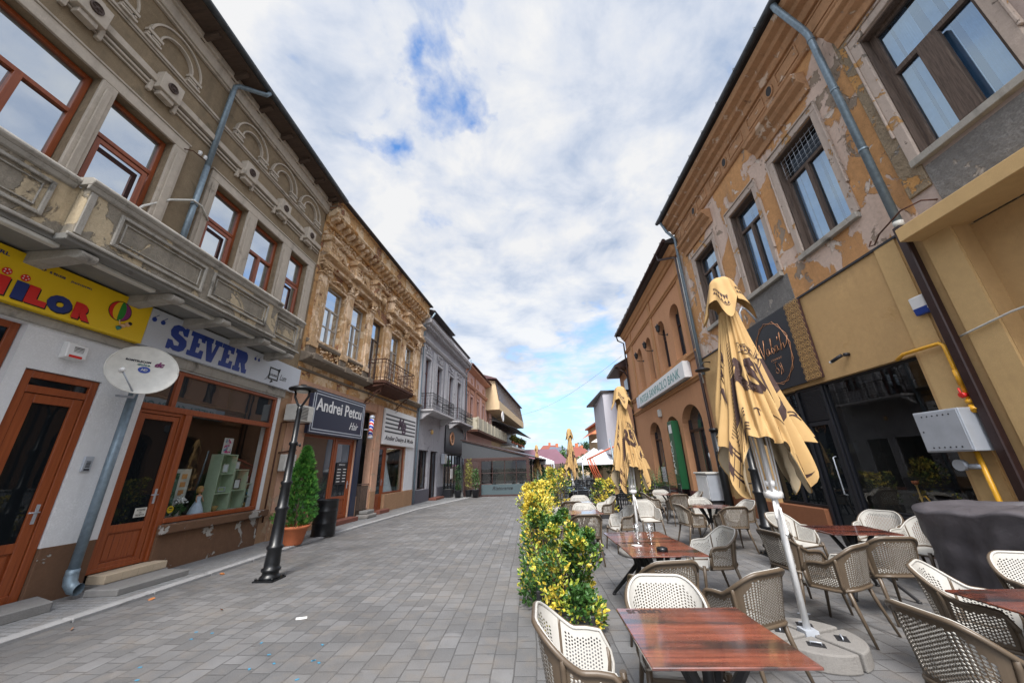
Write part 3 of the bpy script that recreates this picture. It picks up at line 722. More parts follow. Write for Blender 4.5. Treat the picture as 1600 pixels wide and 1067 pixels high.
mb = MB(L1); put_text(mb, 'SENS SRL', 3.28, .153, 4.43, .06, .004, 0, .001, width=.36, height=.05); put_text(mb, 'CF   R 931538', 3.96, .153, 4.42, .06, .004, 0, .001, width=.27, height=.036); put_text(mb, 'J16/215/1991', 4.30, .153, 4.41, .06, .004, 0, .001, width=.26, height=.036)
mb.build('small_print', M['darkblue'], S)
def disc_sector(mb, c, r, a0, a1, o, n=12, sx=1.):
    pts = [(c[0], o, c[1])]+[(c[0]+r*sx*math.cos(a0+(a1-a0)*i/n), o, c[1]+r*math.sin(a0+(a1-a0)*i/n)) for i in range(n+1)]
    mb.add(pts, [tuple(range(len(pts)))])
def lens(mb, c, r, k0, k1, o, n=12):
    A = [(c[0]+r*k0*math.cos(-PI/2+PI*i/n), o, c[1]+r*math.sin(-PI/2+PI*i/n)) for i in range(n+1)]
    Bb = [(c[0]+r*k1*math.cos(-PI/2+PI*i/n), o, c[1]+r*math.sin(-PI/2+PI*i/n)) for i in range(n, -1, -1)]
    pts = A+Bb; 
    for i in range(n): mb.add([A[i],A[i+1],Bb[n-1-i],Bb[n-i]], [(0,1,2,3)])
bc = (5.02, 4.27)
for m, k0, k1 in (('red',-1,-.62),('signyellow',-.62,-.1),('green',-.1,.5),('purple',.5,1)):
    mb = MB(L1); lens(mb, bc, .165, k0, k1, .155); mb.build('beach_ball', M[m], S)
mb = MB(L1); mb.tube([(bc[0]+.165*math.cos(t*PI/12),.156,bc[1]+.165*math.sin(t*PI/12)) for t in range(25)], .005, 4); mb.build('ball_outline', M['blackmatte'], S)
mb = MB(L1); mb.blob((5.19,.155,4.10), (.045,.006,.04)); mb.tube([(5.10,.155,4.03),(5.15,.155,4.07)], .032, 6); mb.tube([(5.08,.157,4.05),(5.05,.157,4.13)], .01, 4); mb.build('swimmer_figure', M['skin'], S)
mb = MB(L1); mb.tube([(5.09,.156,4.01),(5.05,.156,3.98)], .034, 6); mb.build('swim_trunks', M['teal'], S)
mb = MB(L1); mb.blob((5.215,.157,4.125), (.035,.006,.03)); mb.build('painted_hair', M['blackmatte'], S)

S = empty('shop_sign', (-6.75, 7.7, 4.2), 'pale blue grey sign board with big blue slab letters SEVER', 'sign')
mb = MB(L1); mb.box(5.49, 9.88, .03, .14, 3.86, 4.56); mb.build('board', M['signwhite'], S, bevel=.006)
G = {  # slab serif outlines on a 1 x 1 grid
 'E': [(0,0),(1,0),(1,.34),(.78,.34),(.72,.2),(.5,.2),(.5,.42),(.66,.42),(.66,.6),(.5,.6),(.5,.8),(.7,.8),(.76,.68),(.97,.68),(.97,1),(0,1),(0,.8),(.16,.8),(.16,.2),(0,.2)],
 'V': [(.36,0),(.64,0),(.86,.8),(1,.8),(1,1),(.6,1),(.6,.8),(.68,.8),(.55,.34),(.42,.8),(.48,.8),(.48,1),(0,1),(0,.8),(.13,.8)],
 'R': [(0,0),(.5,0),(.5,.2),(.4,.2),(.4,.42),(.5,.42),(.62,.18),(.68,0),(1,0),(1,.2),(.9,.2),(.8,.44),(.9,.56),(.93,.72),(.88,.9),(.74,1),(0,1),(0,.8),(.12,.8),(.12,.2),(0,.2)],
 'S': [(0,0),(.16,0),(.22,.07),(.4,.0),(.7,.0),(.9,.1),(1,.3),(.94,.5),(.7,.6),(.42,.68),(.42,.78),(.6,.82),(.74,.66),(.93,.66),(.93,1),(.78,1),(.72,.93),(.55,1),(.3,1),(.1,.9),(.02,.7),(.1,.52),(.34,.42),(.6,.34),(.6,.22),(.36,.19),(.22,.36),(0,.36)]}
for ch, a, b in (('S',5.90,6.28),('E',6.32,6.66),('V',6.62,7.06),('E',7.08,7.42),('R',7.46,7.86)):
    mb = MB(L1); mb.poly([(a+x*(b-a), 3.93+y*.50) for x, y in G[ch]], .141, .15); mb.build('slab_letter', M['blue'], S)
mb = MB(L1)
for u in (5.52, 5.68, 8.02, 8.14):
    q = 1 if u < 6 else .75
    mb.lathe((u+.05,.141,4.36), [(.042*q,0),(.042*q,.006)], 12, axis='o'); mb.poly([(u+.01,4.365),(u+.03,4.40),(u+.05*q+.06,4.46),(u+.10,4.47),(u+.06,4.42),(u+.06,4.36)], .141, .146)
mb.build('quote_marks', M['blue'], S)
mb = MB(L1); mb.frame_rect(8.62, 8.98, 4.0, 4.32, .035, .141, .146); mb.poly([(8.70,3.90),(8.82,3.96),(8.74,4.0)], .141, .146); mb.poly([(8.9,4.3),(9.02,4.36),(9.0,4.24)], .141, .146)
put_text(mb, 'GALERIA', 8.66, .141, 4.10, .07, .004, 0, .001, width=.27, height=.06); put_text(mb, 'Lum', 9.05, .141, 4.06, .14, .004, .4, .0, width=.26, height=.16)
for q in range(5): mb.tube([(8.5+.02*q,.143,3.95+q*.02),(8.62,.143,4.0+q*.03)], .003, 3)
mb.build('gallery_emblem', M['blackmatte'], S)

# satellite dish on the pole at the pier
S = empty('satellite_dish', (-6.6, 5.45, 3.1), 'grey satellite dish with a round blue badge on its tilted face', 'satellite dish')
mb = MB(); c0 = Vector((-6.33, 5.30, 3.30)); nrm = Vector((.80,-.52,.14)).normalized()
xa = nrm.cross(Vector((0,0,1))).normalized()*-1; ya = nrm.cross(xa)*-1
if ya.z < 0: ya = -ya
if xa.y < 0: xa = -xa
def dish_pt(x, y, d): return tuple(c0+xa*x+ya*y+nrm*d)
def add_dish(mb, r, d0, th=.0, rings=8, n=36):
    pts = []; fs = []
    for i in range(rings+1):
        t = i/rings
        for j in range(n): a = 2*PI*j/n; pts.append(dish_pt(r*t*math.cos(a), r*.93*t*math.sin(a), d0+.07*t*t+th))
    for i in range(rings):
        for j in range(n): fs.append((i*n+j, i*n+(j+1) % n, (i+1)*n+(j+1) % n, (i+1)*n+j))
    b = len(mb.v); mb.add(pts, fs, 0, True)
add_dish(mb, .43, 0); add_dish(mb, .43, -.012)
mb.tube([dish_pt(.43*math.cos(2*PI*j/36), .4*math.sin(2*PI*j/36), .066) for j in range(37)], .010, 6)
D = mb.build('reflector', M['offwhite'], S, merge=1e-4)
mb = MB(); mb.tube([dish_pt(-.04,-.38,.05), dish_pt(-.24,-.14,.26)], .012, 6); mb.tube([dish_pt(0,-.36,.0), dish_pt(0,-.42,-.1), (-6.88,5.5,2.95)], .018, 6); mb.build('feed_arm', M['steelbox'], S)
mb = MB(); q = Vector(dish_pt(-.25,-.12,.27)); mb.tube([tuple(q), tuple(q-nrm*.07)], .032, 10); mb.blob(tuple(q+nrm*.01), .035); mb.build('feed_horn', M['white'], S)
v, f = text_geo('ROMTELECOM', .1, .002, 0, .002); 
def dish_text(body, x, y, w, m, h=None, sh=0, bold=.002):
    v, f = text_geo(body, .1, .002, sh, bold); x0 = min(p[0] for p in v); x1 = max(p[0] for p in v); y0 = min(p[1] for p in v); y1 = max(p[1] for p in v); s_ = w/(x1-x0); sy = h/(y1-y0) if h else s_
    mb = MB()
    pts = [((p[0]-x0)*s_+x, (p[1]-y0)*sy+y) for p in v]
    mb.add([dish_pt(a, b, .006+.07*((a/.43)**2+(b/.4)**2)) for a, b in pts], f); mb.build('dish_lettering', M[m], D)
dish_text('ROMTELECOM', -.23, .135, .30, 'navy', .035, 0, .004); dish_text('dolce', -.08, .085, .15, 'teal', .04); dish_text('dc', .12, .09, .12, 'purple', .09, .3, .006)
mb = MB(); n = 20; mb.add([dish_pt(.015,.02,.004)]+[dish_pt(.015+.075*math.cos(2*PI*i/n), .02+.055*math.sin(2*PI*i/n), .006) for i in range(n)], [(0,1+i,1+(i+1) % n) for i in range(n)]); mb.build('round_badge', M['blue'], D)
v, f = text_geo('HD', .1, .002, .3, .004); mb = MB(); x0 = min(p[0] for p in v); x1 = max(p[0] for p in v); mb.add([dish_pt((p[0]-x0)*.08/(x1-x0)-.025, p[1]*.55, .010) for p in v], f); mb.build('badge_lettering', M['white'], D)

S = empty('alarm_siren', (-6.85, 4.7, 3.45), 'white siren box with red lamp strip mounted above the brown door', 'alarm')
mb = MB(L1); mb.prism([(0,3.34),(.12,3.36),(.10,3.58),(0,3.60)], 4.60, 4.86); mb.build('housing', M['white'], S, bevel=.012)
mb = MB(L1); mb.box(4.64, 4.80, .113, .12, 3.365, 3.40); mb.build('lamp_strip', M['red'], S)
mb = MB(L1)
for i in range(6): mb.box(4.68, 4.80, .104, .112, 3.425+i*.02, 3.432+i*.02)
mb.build('vents', M['charcoal'], S)
S = empty('intercom', (-6.85, 5.46, 1.86), 'small grey intercom panel on the white pier beside the drain pipe', 'intercom')
mb = MB(L1); mb.box(5.38, 5.50, 0, .03, 1.76, 1.98); mb.build('panel', M['steelbox'], S, bevel=.005)
mb = MB(L1)
for i in range(5): mb.box(5.41, 5.47, .031, .034, 1.90-i*.02, 1.91-i*.02)
mb.box(5.405, 5.475, .031, .036, 1.775, 1.80); mb.build('buttons', M['charcoal'], S)
mb = MB(L1); mb.box(6.42, 6.62, -.03, -.026, 1.0, 1.15); S = mb.build('paper_notice', M['offwhite'], None, label='small white notice RESPIRI LA TREAPTA taped on the orange door', cat='notice')
S['label'] = 'small white paper notice taped inside the glass of the orange door'
mb = MB(L1); put_text(mb, 'ATENTIE', 6.45, -.024, 1.10, .03, .002, width=.14, height=.028); put_text(mb, 'LA', 6.50, -.024, 1.062, .03, .002, width=.04, height=.025); put_text(mb, 'TREAPTA!', 6.44, -.024, 1.02, .03, .002, width=.16, height=.028); mb.build('notice_text', M['blackmatte'], S)
# insulators and cable on the upper wall
S = empty('cable_insulator', (-6.8, 5.3, 7.9), 'pair of white ceramic insulators on an iron bracket beside the upper drain pipe', 'insulator')
mb = MB(L1); mb.tube([(5.1,0,7.98),(5.18,.18,7.98),(5.45,.2,8.0)], .012, 5); mb.build('bracket', M['rust'], S)
for u in (5.3, 5.42):
    mb = MB(L1); mb.lathe((u,.2,8.0), [(.02,0),(.035,.02),(.02,.04),(.04,.06),(.03,.09),(.01,.1)], 10); mb.build('insulator', M['white'], S)
mb = MB(L1); mb.tube([(4.7,.02,5.9),(4.85,.03,6.3),(5.2,.05,6.75),(5.5,.16,7.0),(5.7,.16,7.02),(6.0,.06,6.9)], .022, 6); mb.build('cable', M['offwhite'], None, label='thick pale cable looping round the blue grey drain pipe below the insulators', cat='cable')

# ---- goods behind the display glass
Bd = Vector((0,0,0))
S = empty('display_shelf', (-7.4, 8.3, .83), 'pale green stepped display shelf behind the shop window glass', 'shelf')
green = mat_simple('pale green painted wood', (.42,.50,.36), .6, var=.08); M['palegreen'] = green
mb = MB(L1)
def shelf(u0, u1, z1, n, o0=-.52, o1=-.24):
    t = .018
    mb.box(u0, u0+t, o0, o1, .83, z1); mb.box(u1-t, u1, o0, o1, .83, z1)
    for i in range(n+1): z = .83+(z1-.83-t)*i/n; mb.box(u0+t, u1-t, o0, o1, z, z+t)
    mb.box(u0+t, u1-t, o0, o0+.012, .85, z1-t)
shelf(8.24, 8.69, 2.12, 3); shelf(8.70, 9.14, 1.78, 2); shelf(9.15, 9.56, 1.45, 2)
mb.build('shelf_frame', green, S)
def picframe(u, z, w, h, o, m, label, tilt=0, im=None):
    r = empty('framed_photo', tuple(L1(u, o, z)), label, 'picture frame', 'framed pictures in the shop display')
    mb = MB(L1); mb.frame_rect(u-w/2, u+w/2, z, z+h, .018, o-.015, o); mb.build('frame', m, r, bevel=.002)
    mb = MB(L1); mb.box(u-w/2+.016, u+w/2-.016, o-.012, o-.006, z+.016, z+h-.016); mb.build('picture', im or M['curtain'], r)
printm = mat_plaster('colour print', (.35,.45,.25), .5, [((.10,.25,.35), 6, .5, .1), ((.55,.25,.08), 9, .6, .05)], 0, fine=10, fineb=0)
printm2 = mat_plaster('pink and blue print', (.75,.72,.75), .05, [((.65,.08,.25), 9, .52, .03), ((.10,.35,.60), 11, .56, .03)], 0, fine=10, fineb=0)
picframe(8.47, 1.72, .15, .18, -.30, M['offwhite'], 'small white framed photo on the upper level of the green shelf')
picframe(8.47, 1.30, .20, .10, -.28, M['steelbox'], 'low silver framed photo on the middle level of the green shelf', im=printm)
picframe(8.92, 1.34, .19, .22, -.30, M['bronze'], 'dark framed photo inside the second tower of the green shelf')
picframe(9.36, 1.17, .20, .17, -.30, M['bronze'], 'dark frame with orange picture inside the lowest shelf tower', im=printm)
picframe(8.86, 1.79, .16, .18, -.35, M['palewood'], 'pale framed photo standing on top of the second shelf tower')
picframe(9.26, 1.46, .14, .18, -.35, M['charcoal'], 'black framed photo standing on top of the lowest shelf tower')
picframe(8.42, 2.13, .26, .36, -.33, M['white'], 'white boxed picture with pink and blue swirls on top of the tallest shelf', im=printm2)
mb = MB(L1); mb.box(7.22, 7.90, -.62, -.58, .85, 1.80); P_ = mb.build('board', M['offwhite'], None, label='tall board with a green forest print and orange motifs in the display', cat='board', bevel=.004); P_.name = 'forest_board'
mb = MB(L1); mb.box(7.26, 7.64, -.579, -.574, .9, 1.72); mb.build('forest_print', mat_plaster('forest print', (.07,.16,.09), .5, [((.25,.38,.3), 5, .55, .1)], 0), P_)
mb = MB(L1)
for i in range(5): mb.box(7.70, 7.82, -.579, -.575, .96+i*.16, 1.06+i*.16)
mb.build('motifs', mat_simple('orange motif', (.55,.25,.08), .6), P_)
# doll
S = empty('doll', (-7.28, 7.66, .82), 'blond doll in a pale blue ball gown standing in the shop window', 'doll')
c = (7.98, -.34)
mb = MB(L1); mb.lathe((c[0],c[1],.825), [(.155,0),(.15,.04),(.115,.16),(.075,.26),(.04,.33),(.048,.37),(.05,.41),(.035,.44),(.001,.445)], 18); mb.build('gown', mat_simple('pale blue satin', (.52,.60,.75), .5, var=.15, vs=20), S)
mb = MB(L1); mb.lathe((c[0],c[1],1.24), [(.048,0),(.045,.02),(.018,.035),(.018,.06),(.035,.07),(.055,.10),(.058,.13),(.05,.165),(.025,.19),(.001,.195)], 14)
mb.blob((c[0],c[1]+.057,1.36), (.008,.012,.008)); mb.tube([(c[0]-.05,c[1],1.26),(c[0]-.08,c[1]+.02,1.19),(c[0]-.085,c[1]+.05,1.12)], [.014,.011,.009], 6); mb.tube([(c[0]+.05,c[1],1.26),(c[0]+.08,c[1]+.02,1.19),(c[0]+.085,c[1]+.05,1.12)], [.014,.011,.009], 6)
mb.build('doll_body', mat_simple('doll skin', (.55,.27,.17), .45), S)
mb = MB(L1); mb.lathe((c[0],c[1]-.012,1.30), [(.05,0),(.066,.05),(.066,.10),(.05,.135),(.02,.15),(.001,.152)], 14); mb.build('doll_hair', mat_simple('doll hair', (.38,.20,.06), .6, var=.2), S)
mb = MB(L1)
for s_ in (-1, 1): mb.blob((c[0]+s_*.02,c[1]+.053,1.372), (.007,.004,.007))
mb.build('doll_eyes', M['blackmatte'], S)
# flowers
S = empty('flower_vase', (-7.28, 7.28, .82), 'vase of white flowers beside the doll in the shop window', 'flowers')
mb = MB(L1); mb.lathe((7.56,-.36,.825), [(.05,0),(.06,.04),(.04,.14),(.05,.17)], 14); mb.build('vase', M['offwhite'], S)
mb = MB(L1); q = random.Random(4)
for i in range(90): mb.blob((7.56+q.gauss(0,.06),-.36+q.gauss(0,.04),1.19+q.gauss(0,.03)), .017, n=4)
mb.build('blossoms', M['white'], S)
def leaf_cloud(mb, c, rad, n, size, q, m=(0,), f=None, up=.3):
    for i in range(n):
        while 1:
            p = Vector((q.uniform(-1,1), q.uniform(-1,1), q.uniform(-1,1)))
            if p.length < 1: break
        p = Vector((p.x*rad[0]+c[0], p.y*rad[1]+c[1], p.z*rad[2]+c[2]))
        leaf(mb, p, q, size*q.uniform(.7,1.25), q.choice(m), up)
def leaf(mb, p, q, s, m, up=.3, d=None):
    d = d or Vector((q.gauss(0,1), q.gauss(0,1), q.gauss(0,.8)+up)).normalized()
    w = d.cross(Vector((q.gauss(0,1), q.gauss(0,1), q.gauss(0,1)))).normalized(); n = d.cross(w)
    a = p; b = p+d*s*.35+w*s*.25; c = p+d*s*.78+w*s*.17+n*s*.05; e = p+d*s; f = p+d*s*.78-w*s*.17+n*s*.05; g = p+d*s*.35-w*s*.25
    k = p+d*s*.5-n*s*.07
    mb.add([tuple(x) for x in (a,b,c,e,f,g,k)], [(0,1,6),(1,2,6),(2,3,6),(3,4,6),(4,5,6),(5,0,6)], m)
M['leafgreen'] = mat_simple('green leaf', (.035,.095,.018), .45, var=.35, vs=14)
M['leafdark'] = mat_simple('dark green leaf', (.015,.05,.012), .5, var=.3, vs=14)
mb = MB(L1); leaf_cloud(mb, (7.56,-.34,1.02), (.12,.09,.11), 130, .07, random.Random(2)); mb.build('leaves', M['leafgreen'], S)
mb = MB(L1); mb.lathe((7.12,-.075,1.06), [(.065,0),(.065,.003)], 20, axis='o'); S = mb.build('warning_sticker', M['signyellow'], None, label='round yellow camera warning sticker on the display glass', cat='sticker')
mb = MB(L1); mb.box(7.09,7.15,-.07,-.068,1.075,1.095); put_text(mb, 'CAMERA', 7.08, -.07, 1.04, .02, .001, width=.08, height=.018); mb.build('sticker_mark', M['blackmatte'], S)
for u, lab in ((8.47,'woven cone basket standing on the bottom shelf of the tallest tower'),(9.36,'round straw basket on the bottom shelf of the lowest tower')):
    S = empty('basket', tuple(L1(u,-.36,.85)), lab, 'basket'); mb = MB(L1); mb.lathe((u,-.36,.85), [(.03,0),(.045,.08),(.075,.15),(.07,.15),(.02,.02)], 14); mb.build('weave', mat_simple('straw'+str(u), (.42,.26,.10), .8, var=.3, vs=60, bump=.004), S)
mb = MB(L1); mb.lathe((8.92,-.33,.86), [(.10,0),(.12,.03),(.11,.045),(.03,.04)], 16); mb.build('plate', M['white'], None, label='white porcelain plate on the bottom shelf of the middle tower', cat='plate')

# air conditioner and meter box on the end pier
def ac_unit(f, u0, u1, o0, o1, z0, z1, label):
    S = empty('air_conditioner', tuple(f((u0+u1)/2, o0, z0)), label, 'air conditioner')
    mb = MB(f); mb.box(u0, u1, o0, o1, z0, z1); mb.build('casing', M['offwhite'], S, bevel=.015)
    mb = MB(f)
    for i in range(9): mb.box(u0+.04, u0+(u1-u0)*.66, o1, o1+.008, z0+.05+i*.04, z0+.065+i*.04)
    mb.build('grille', M['charcoal'], S)
    mb = MB(f); mb.tube([(u0+.1,0,z0-.04),(u0+.1,o1,z0-.04)], .015, 4); mb.tube([(u1-.1,0,z0-.04),(u1-.1,o1,z0-.04)], .015, 4); mb.build('bracket', M['rust'], S)
ac_unit(L2, -.30, .42, .10, .46, 3.05, 3.50, 'aged white air conditioner on the narrow pier behind the street lamp')
S = empty('meter_box', tuple(L2(.1,.1,2.0)), 'cream electricity meter box below the air conditioner', 'meter box')
mb = MB(L2); mb.box(-.08, .34, .02, .22, 1.72, 2.16); mb.build('casing', M['offwhite'], S, bevel=.02); mb = MB(L2); mb.box(.02, .2, .221, .225, 1.9, 2.05); mb.build('meter_glass', M['g_dark'], S)
mb = MB(L2); mb.tube([(-.25,.03,.5),(-.25,.03,3.0)], .02, 6); mb.tube([(-.15,.03,2.2),(.5,.03,2.3)], .02, 6); mb.build('conduit', M['rust'], None, label='thin rusty conduit running up the pier behind the street lamp', cat='conduit')
# ================================================================ LEFT HOUSE 2 (ochre peeling stucco)
B = empty('house', tuple(L2(4.6,0,0)), 'ornate ochre house with badly peeling stucco, deep toothed cornice and an iron balcony', 'building', 'old two storey houses lining the street')
WB = [(.68,1.75,5.74),(2.20,3.25,5.70),(3.78,4.75,5.10),(5.55,6.60,5.15),(7.15,8.20,5.70)]
mb = MB(L2); mb.wall(.0, 9.25, 4.35, 10.0, [(a,b,c,7.9) for a,b,c in WB]); mb.build('upper_wall', M['ochre'], B)
for i, (a, b, c) in enumerate(WB):
    wd_ = M['palewood'] if i != 2 else M['oldwood']
    window(L2, B, a+.01, b-.01, c, 7.88, -.14, wd_, M['g_sky'], tr=7.08, mull=[(a+b)/2], bars=[c+(7.08-c)*.5], fw=.06)
    backing(L2, B, a, b, c, 7.9)
PI_ = [.32, 1.98, 3.50, 5.14, 6.88, 8.55]
q = random.Random(5)
for p in PI_:
    mb = MB(L2); mb.box(p-.16, p+.16, 0, .12, 5.5, 8.05); mb.box(p-.20, p+.20, 0, .16, 5.42, 5.6); mb.box(p-.07, p-.05, .12, .14, 5.7, 7.9); mb.box(p+.05, p+.07, .12, .14, 5.7, 7.9)
    mb.box(p-.20, p+.20, 0, .19, 8.02, 8.08); mb.box(p-.22, p+.22, 0, .24, 8.34, 8.42)
    pl_ = mb.build('pilaster', M['ochretrim'], B, bevel=.01); mb = MB(L2)
    for i in range(16): mb.blob((p+q.uniform(-.18,.18), .15+q.uniform(-.02,.06), 8.11+q.random()*.22), (.045,.05,.06), n=4)
    for s_ in (-1, 1): mb.lathe((p+s_*.16,.16,8.28), [(.06,0),(.06,.08),(.03,.10)], 10, axis='o')
    mb.build('capital', M['ochretrim'], pl_)
mb = MB(L2)         # entablature over the windows
for u0, u1 in ((.05,3.72),(4.92,9.2)):
    mb.prism([(0,8.42),(.20,8.42),(.22,8.50),(.14,8.52),(.14,8.62),(.26,8.66),(.30,8.72),(.30,8.76),(0,8.80)], u0, u1)
for p in PI_:
    mb.box(p-.27, p+.27, 0, .36, 8.64, 8.80); mb.box(p-.22, p+.22, 0, .30, 8.80, 9.22); mb.prism([(0,9.22),(.32,9.22),(.42,9.30),(.42,9.36),(.3,9.42),(0,9.44)], p-.30, p+.30)
    mb.frame_rect(p-.17, p+.17, 8.86, 9.16, .03, .30, .32)
mb.prism([(0,9.50),(.10,9.50),(.14,9.56),(.10,9.60),(0,9.60)], 0.0, 9.25)
mb.build('entablature', M['ochretrim'], B, bevel=.01)
def relief(u0, u1, z0, z1, n, s=.05, o=.03):
    for i in range(n): mb.blob((q.uniform(u0,u1), o+q.uniform(-.01,.03), q.uniform(z0,z1)), (s*q.uniform(.5,1.2), s*.8, s*q.uniform(.5,1.2)), n=4)
for p in PI_: mb = MB(L2); relief(p-.12, p+.12, 8.9, 9.12, 10, .04, .31); mb.build('block_relief', M['ochretrim'], B)
for a, b in zip(PI_, PI_[1:]):
    mb = MB(L2); m_ = (a+b)/2; relief(m_-.32, m_+.32, 8.84, 9.2, 22, .055, .05)
    for s_ in (-1, 1): mb.tube([(m_+s_*(.06+.25*t/8), .08, 9.25-.28*math.sin(PI*t/9)) for t in range(9)], .04, 6)
    mb.build('garland', M['ochretrim'], B)
mb = MB(L2)
for i in range(150): relief(.1+i*.06, .16+i*.06, 9.66, 9.92, 1, .05, .02)
mb.build('frieze_relief', M['ochretrim'], B)
for a, b, c in WB[:2]+WB[3:]:
    mb = MB(L2); mb.tube([(a+.12+(b-a-.24)*t/10, .06, 8.0+.16*math.sin(PI*t/10)) for t in range(11)], .035, 6)
    relief(a+.2, b-.2, 8.0, 8.12, 8, .035, .04); mb.build('window_relief', M['ochretrim'], B)
for u0, u1 in ((.6,1.85),(2.15,3.3),(5.4,6.7),(7.1,8.3)): mb = MB(L2); relief(u0, u1, 5.22, 5.62, 38, .05, .04); mb.build('apron_relief', M['ochretrim'], B)
mb = MB(L2)
mb.blob((4.28,.16,8.9), (.15,.12,.20)); mb.blob((4.28,.24,8.86), (.05,.06,.07)); mb.tube([(4.02,.1,8.5),(3.98,.1,8.95),(4.12,.12,9.2),(4.44,.12,9.2),(4.58,.1,8.95),(4.54,.1,8.5)], .05, 6)
mb.build('mask_relief', M['ochretrim'], B)
mb = MB(L2)         # window casings
for a, b, c in WB:
    mb.box(a-.10, a, 0, .05, c, 7.98); mb.box(b, b+.10, 0, .05, c, 7.98); mb.box(a, b, 0, .05, 7.9, 7.98); mb.box(a-.12, b+.12, 0, .10, c-.08, c)
mb.build('window_casing', M['ochretrim'], B, bevel=.008)
mb = MB(L2); mb.prism([(0,4.86),(.20,4.90),(.34,4.98),(.36,5.06),(.30,5.12),(0,5.20)], -.02, 3.72); mb.prism([(0,4.86),(.18,4.90),(.28,4.98),(.28,5.04),(0,5.12)], 6.95, 9.25)
mb.prism([(0,4.62),(.05,4.64),(.05,4.70),(0,4.72)], 0, 9.25); mb.prism([(0,5.52),(.10,5.54),(.12,5.62),(.06,5.66),(0,5.68)], .1, 3.62)
for p in (.32,1.98,3.5): mb.box(p-.2, p+.2, .0, .40, 4.95, 5.14); mb.box(p-.18,p+.18,0,.12,5.16,5.5)
mb.build('ledge', M['ledge'], B, bevel=.012)
mb = MB(L2)         # main cornice
mb.prism([(0,9.96),(.10,9.96),(.12,10.02),(.12,10.20),(.40,10.24),(.46,10.30),(.46,10.36),(.36,10.42),(.38,10.86),(.44,10.90),(0,10.95)], -.0, 9.28)
mb.build('cornice', M['ochre'], B, bevel=.008)
for i in range(27):
    mb = MB(L2); u = .18+i*.335
    mb.prism([(.12,10.02),(.16,10.02),(.24,10.07),(.36,10.10),(.40,10.16),(.40,10.235),(.12,10.2)], u-.07, u+.07); mb.build('modillion', M['ochretrim'], B)
mb = MB(L2); mb.prism([(.46,10.90),(.56,10.93),(.56,10.98),(-3.5,12.0),(-8,11.0),(-8,10.90)], -.15, 9.32); mb.build('roof', M['roof'], B)
mb = MB(L2); mb.tube([(-.15,.55,10.93),(9.32,.55,10.93)], .05, 8); mb.build('gutter', M['roof'], B)
# iron balcony
mb = MB(L2); mb.flat([(3.66,0),(3.66,.82),(3.75,.90),(6.55,.90),(6.64,.82),(6.64,0)], 5.0, 5.07); BA = mb.build('balcony', M['rust'], B)
mb = MB(L2); mb.prism([(0,4.80),(.85,4.92),(.85,5.0),(0,5.0)], 3.72, 6.58); mb.build('balcony_underside', M['rust'], BA)
iron_rail(L2, BA, 3.70, 6.60, .86, 5.07, 5.98, M['rust'], .17)
for u in (3.85, 6.4):
    mb = MB(L2); pts = [(u, .05+.32*t/14*(1+.3*math.sin(t)), 4.45+.38*t/14+.05*math.sin(t*1.1)) for t in range(15)]
    mb.tube([(u,.02,4.25),(u,.18,4.38),(u,.40,4.62),(u,.78,4.88)], .022, 6)
    for cz, co_, rr in ((4.36,.16,.10),(4.60,.30,.13),(4.74,.58,.09)): mb.tube([(u, co_+rr*math.cos(t*.5), cz-.05+rr*math.sin(t*.5)) for t in range(14)], .012, 5)
    mb.build('scroll_bracket', M['rust'], BA)
# ground floor
mb = MB(L2); mb.wall(0, 9.25, 0, 4.36, [(.78,3.62,-.1,2.80),(4.05,4.92,-.1,4.0),(5.46,8.18,-.1,2.74)], t=.3); mb.build('lower_wall', M['salmon'], B)
mb = MB(L2); mb.box(8.17, 9.2, .0, .03, .75, 4.33); mb.build('painted_bay', M['whitewall'], B)
for g_ in ((8.18,9.24,.0,.05,0,.75),(6.26,8.18,-.15,.04,0,.72),(5.0,5.4,0,.06,0,.9),(.0,.78,0,.04,0,.7),(3.95,4.05,0,.04,0,.8)): mb = MB(L2); mb.box(*g_); mb.build('plinth', M['tanplinth'], B, bevel=.008)
mb = MB(L2); mb.box(4.98, 5.42, .0, .06, .9, 4.35); mb.build('pier', M['salmon'], B, bevel=.01)
mb = MB(L2); mb.box(3.66, 3.96, -.02, .06, 0, 2.85); mb.build('dark_column', M['navy'], B)
backing(L2, B, .78, 3.62, 0, 2.8, -.9); backing(L2, B, 4.0, 4.95, 0, 4.0, -.9); 
mb = MB(L2); mb.box(5.4, 8.2, -1.2, -1.18, 0, 2.8); mb.build('room_backing', M['room'], B)
window(L2, B, .80, 2.42, .55, 2.78, -.05, M['orangewood'], M['g_mid'], fw=.06); mb = MB(L2); mb.box(.78,2.44,-.25,-.0,0,.55); mb.build('shop_plinth', M['tanplinth'], B)
panel_door(L2, B, 2.44, 3.60, .16, 2.78, -.04, M['orangewood'], M['g_mid'], .82, None, .07, .10)
mb = MB(L2); mb.box(3.06-.34, 3.06+.30, -.06, -.055, 1.25, 1.98); PL = mb.build('price_board', M['charcoal'], None, label='black price list with rows of white print behind the barber shop door glass', cat='price list')
mb = MB(L2); put_text(mb, 'PRICES', 2.86, -.052, 1.88, .06, .003, width=.34, height=.05)
for i in range(5): mb.box(2.78, 2.98, -.053, -.051, 1.74-i*.1, 1.77-i*.1); mb.box(3.12, 3.3, -.053, -.051, 1.74-i*.1, 1.77-i*.1)
mb.build('price_print', M['white'], PL); 
panel_door(L2, B, 5.48, 6.22, .14, 2.70, -.08, M['orangewood'], M['g_mid'], .70, None, .05, .08, 3)
w = window(L2, B, 6.26, 8.16, .74, 2.70, -.08, M['orangewood'], M['g_clear'], fw=.055)
mb = MB(L2); n = 60
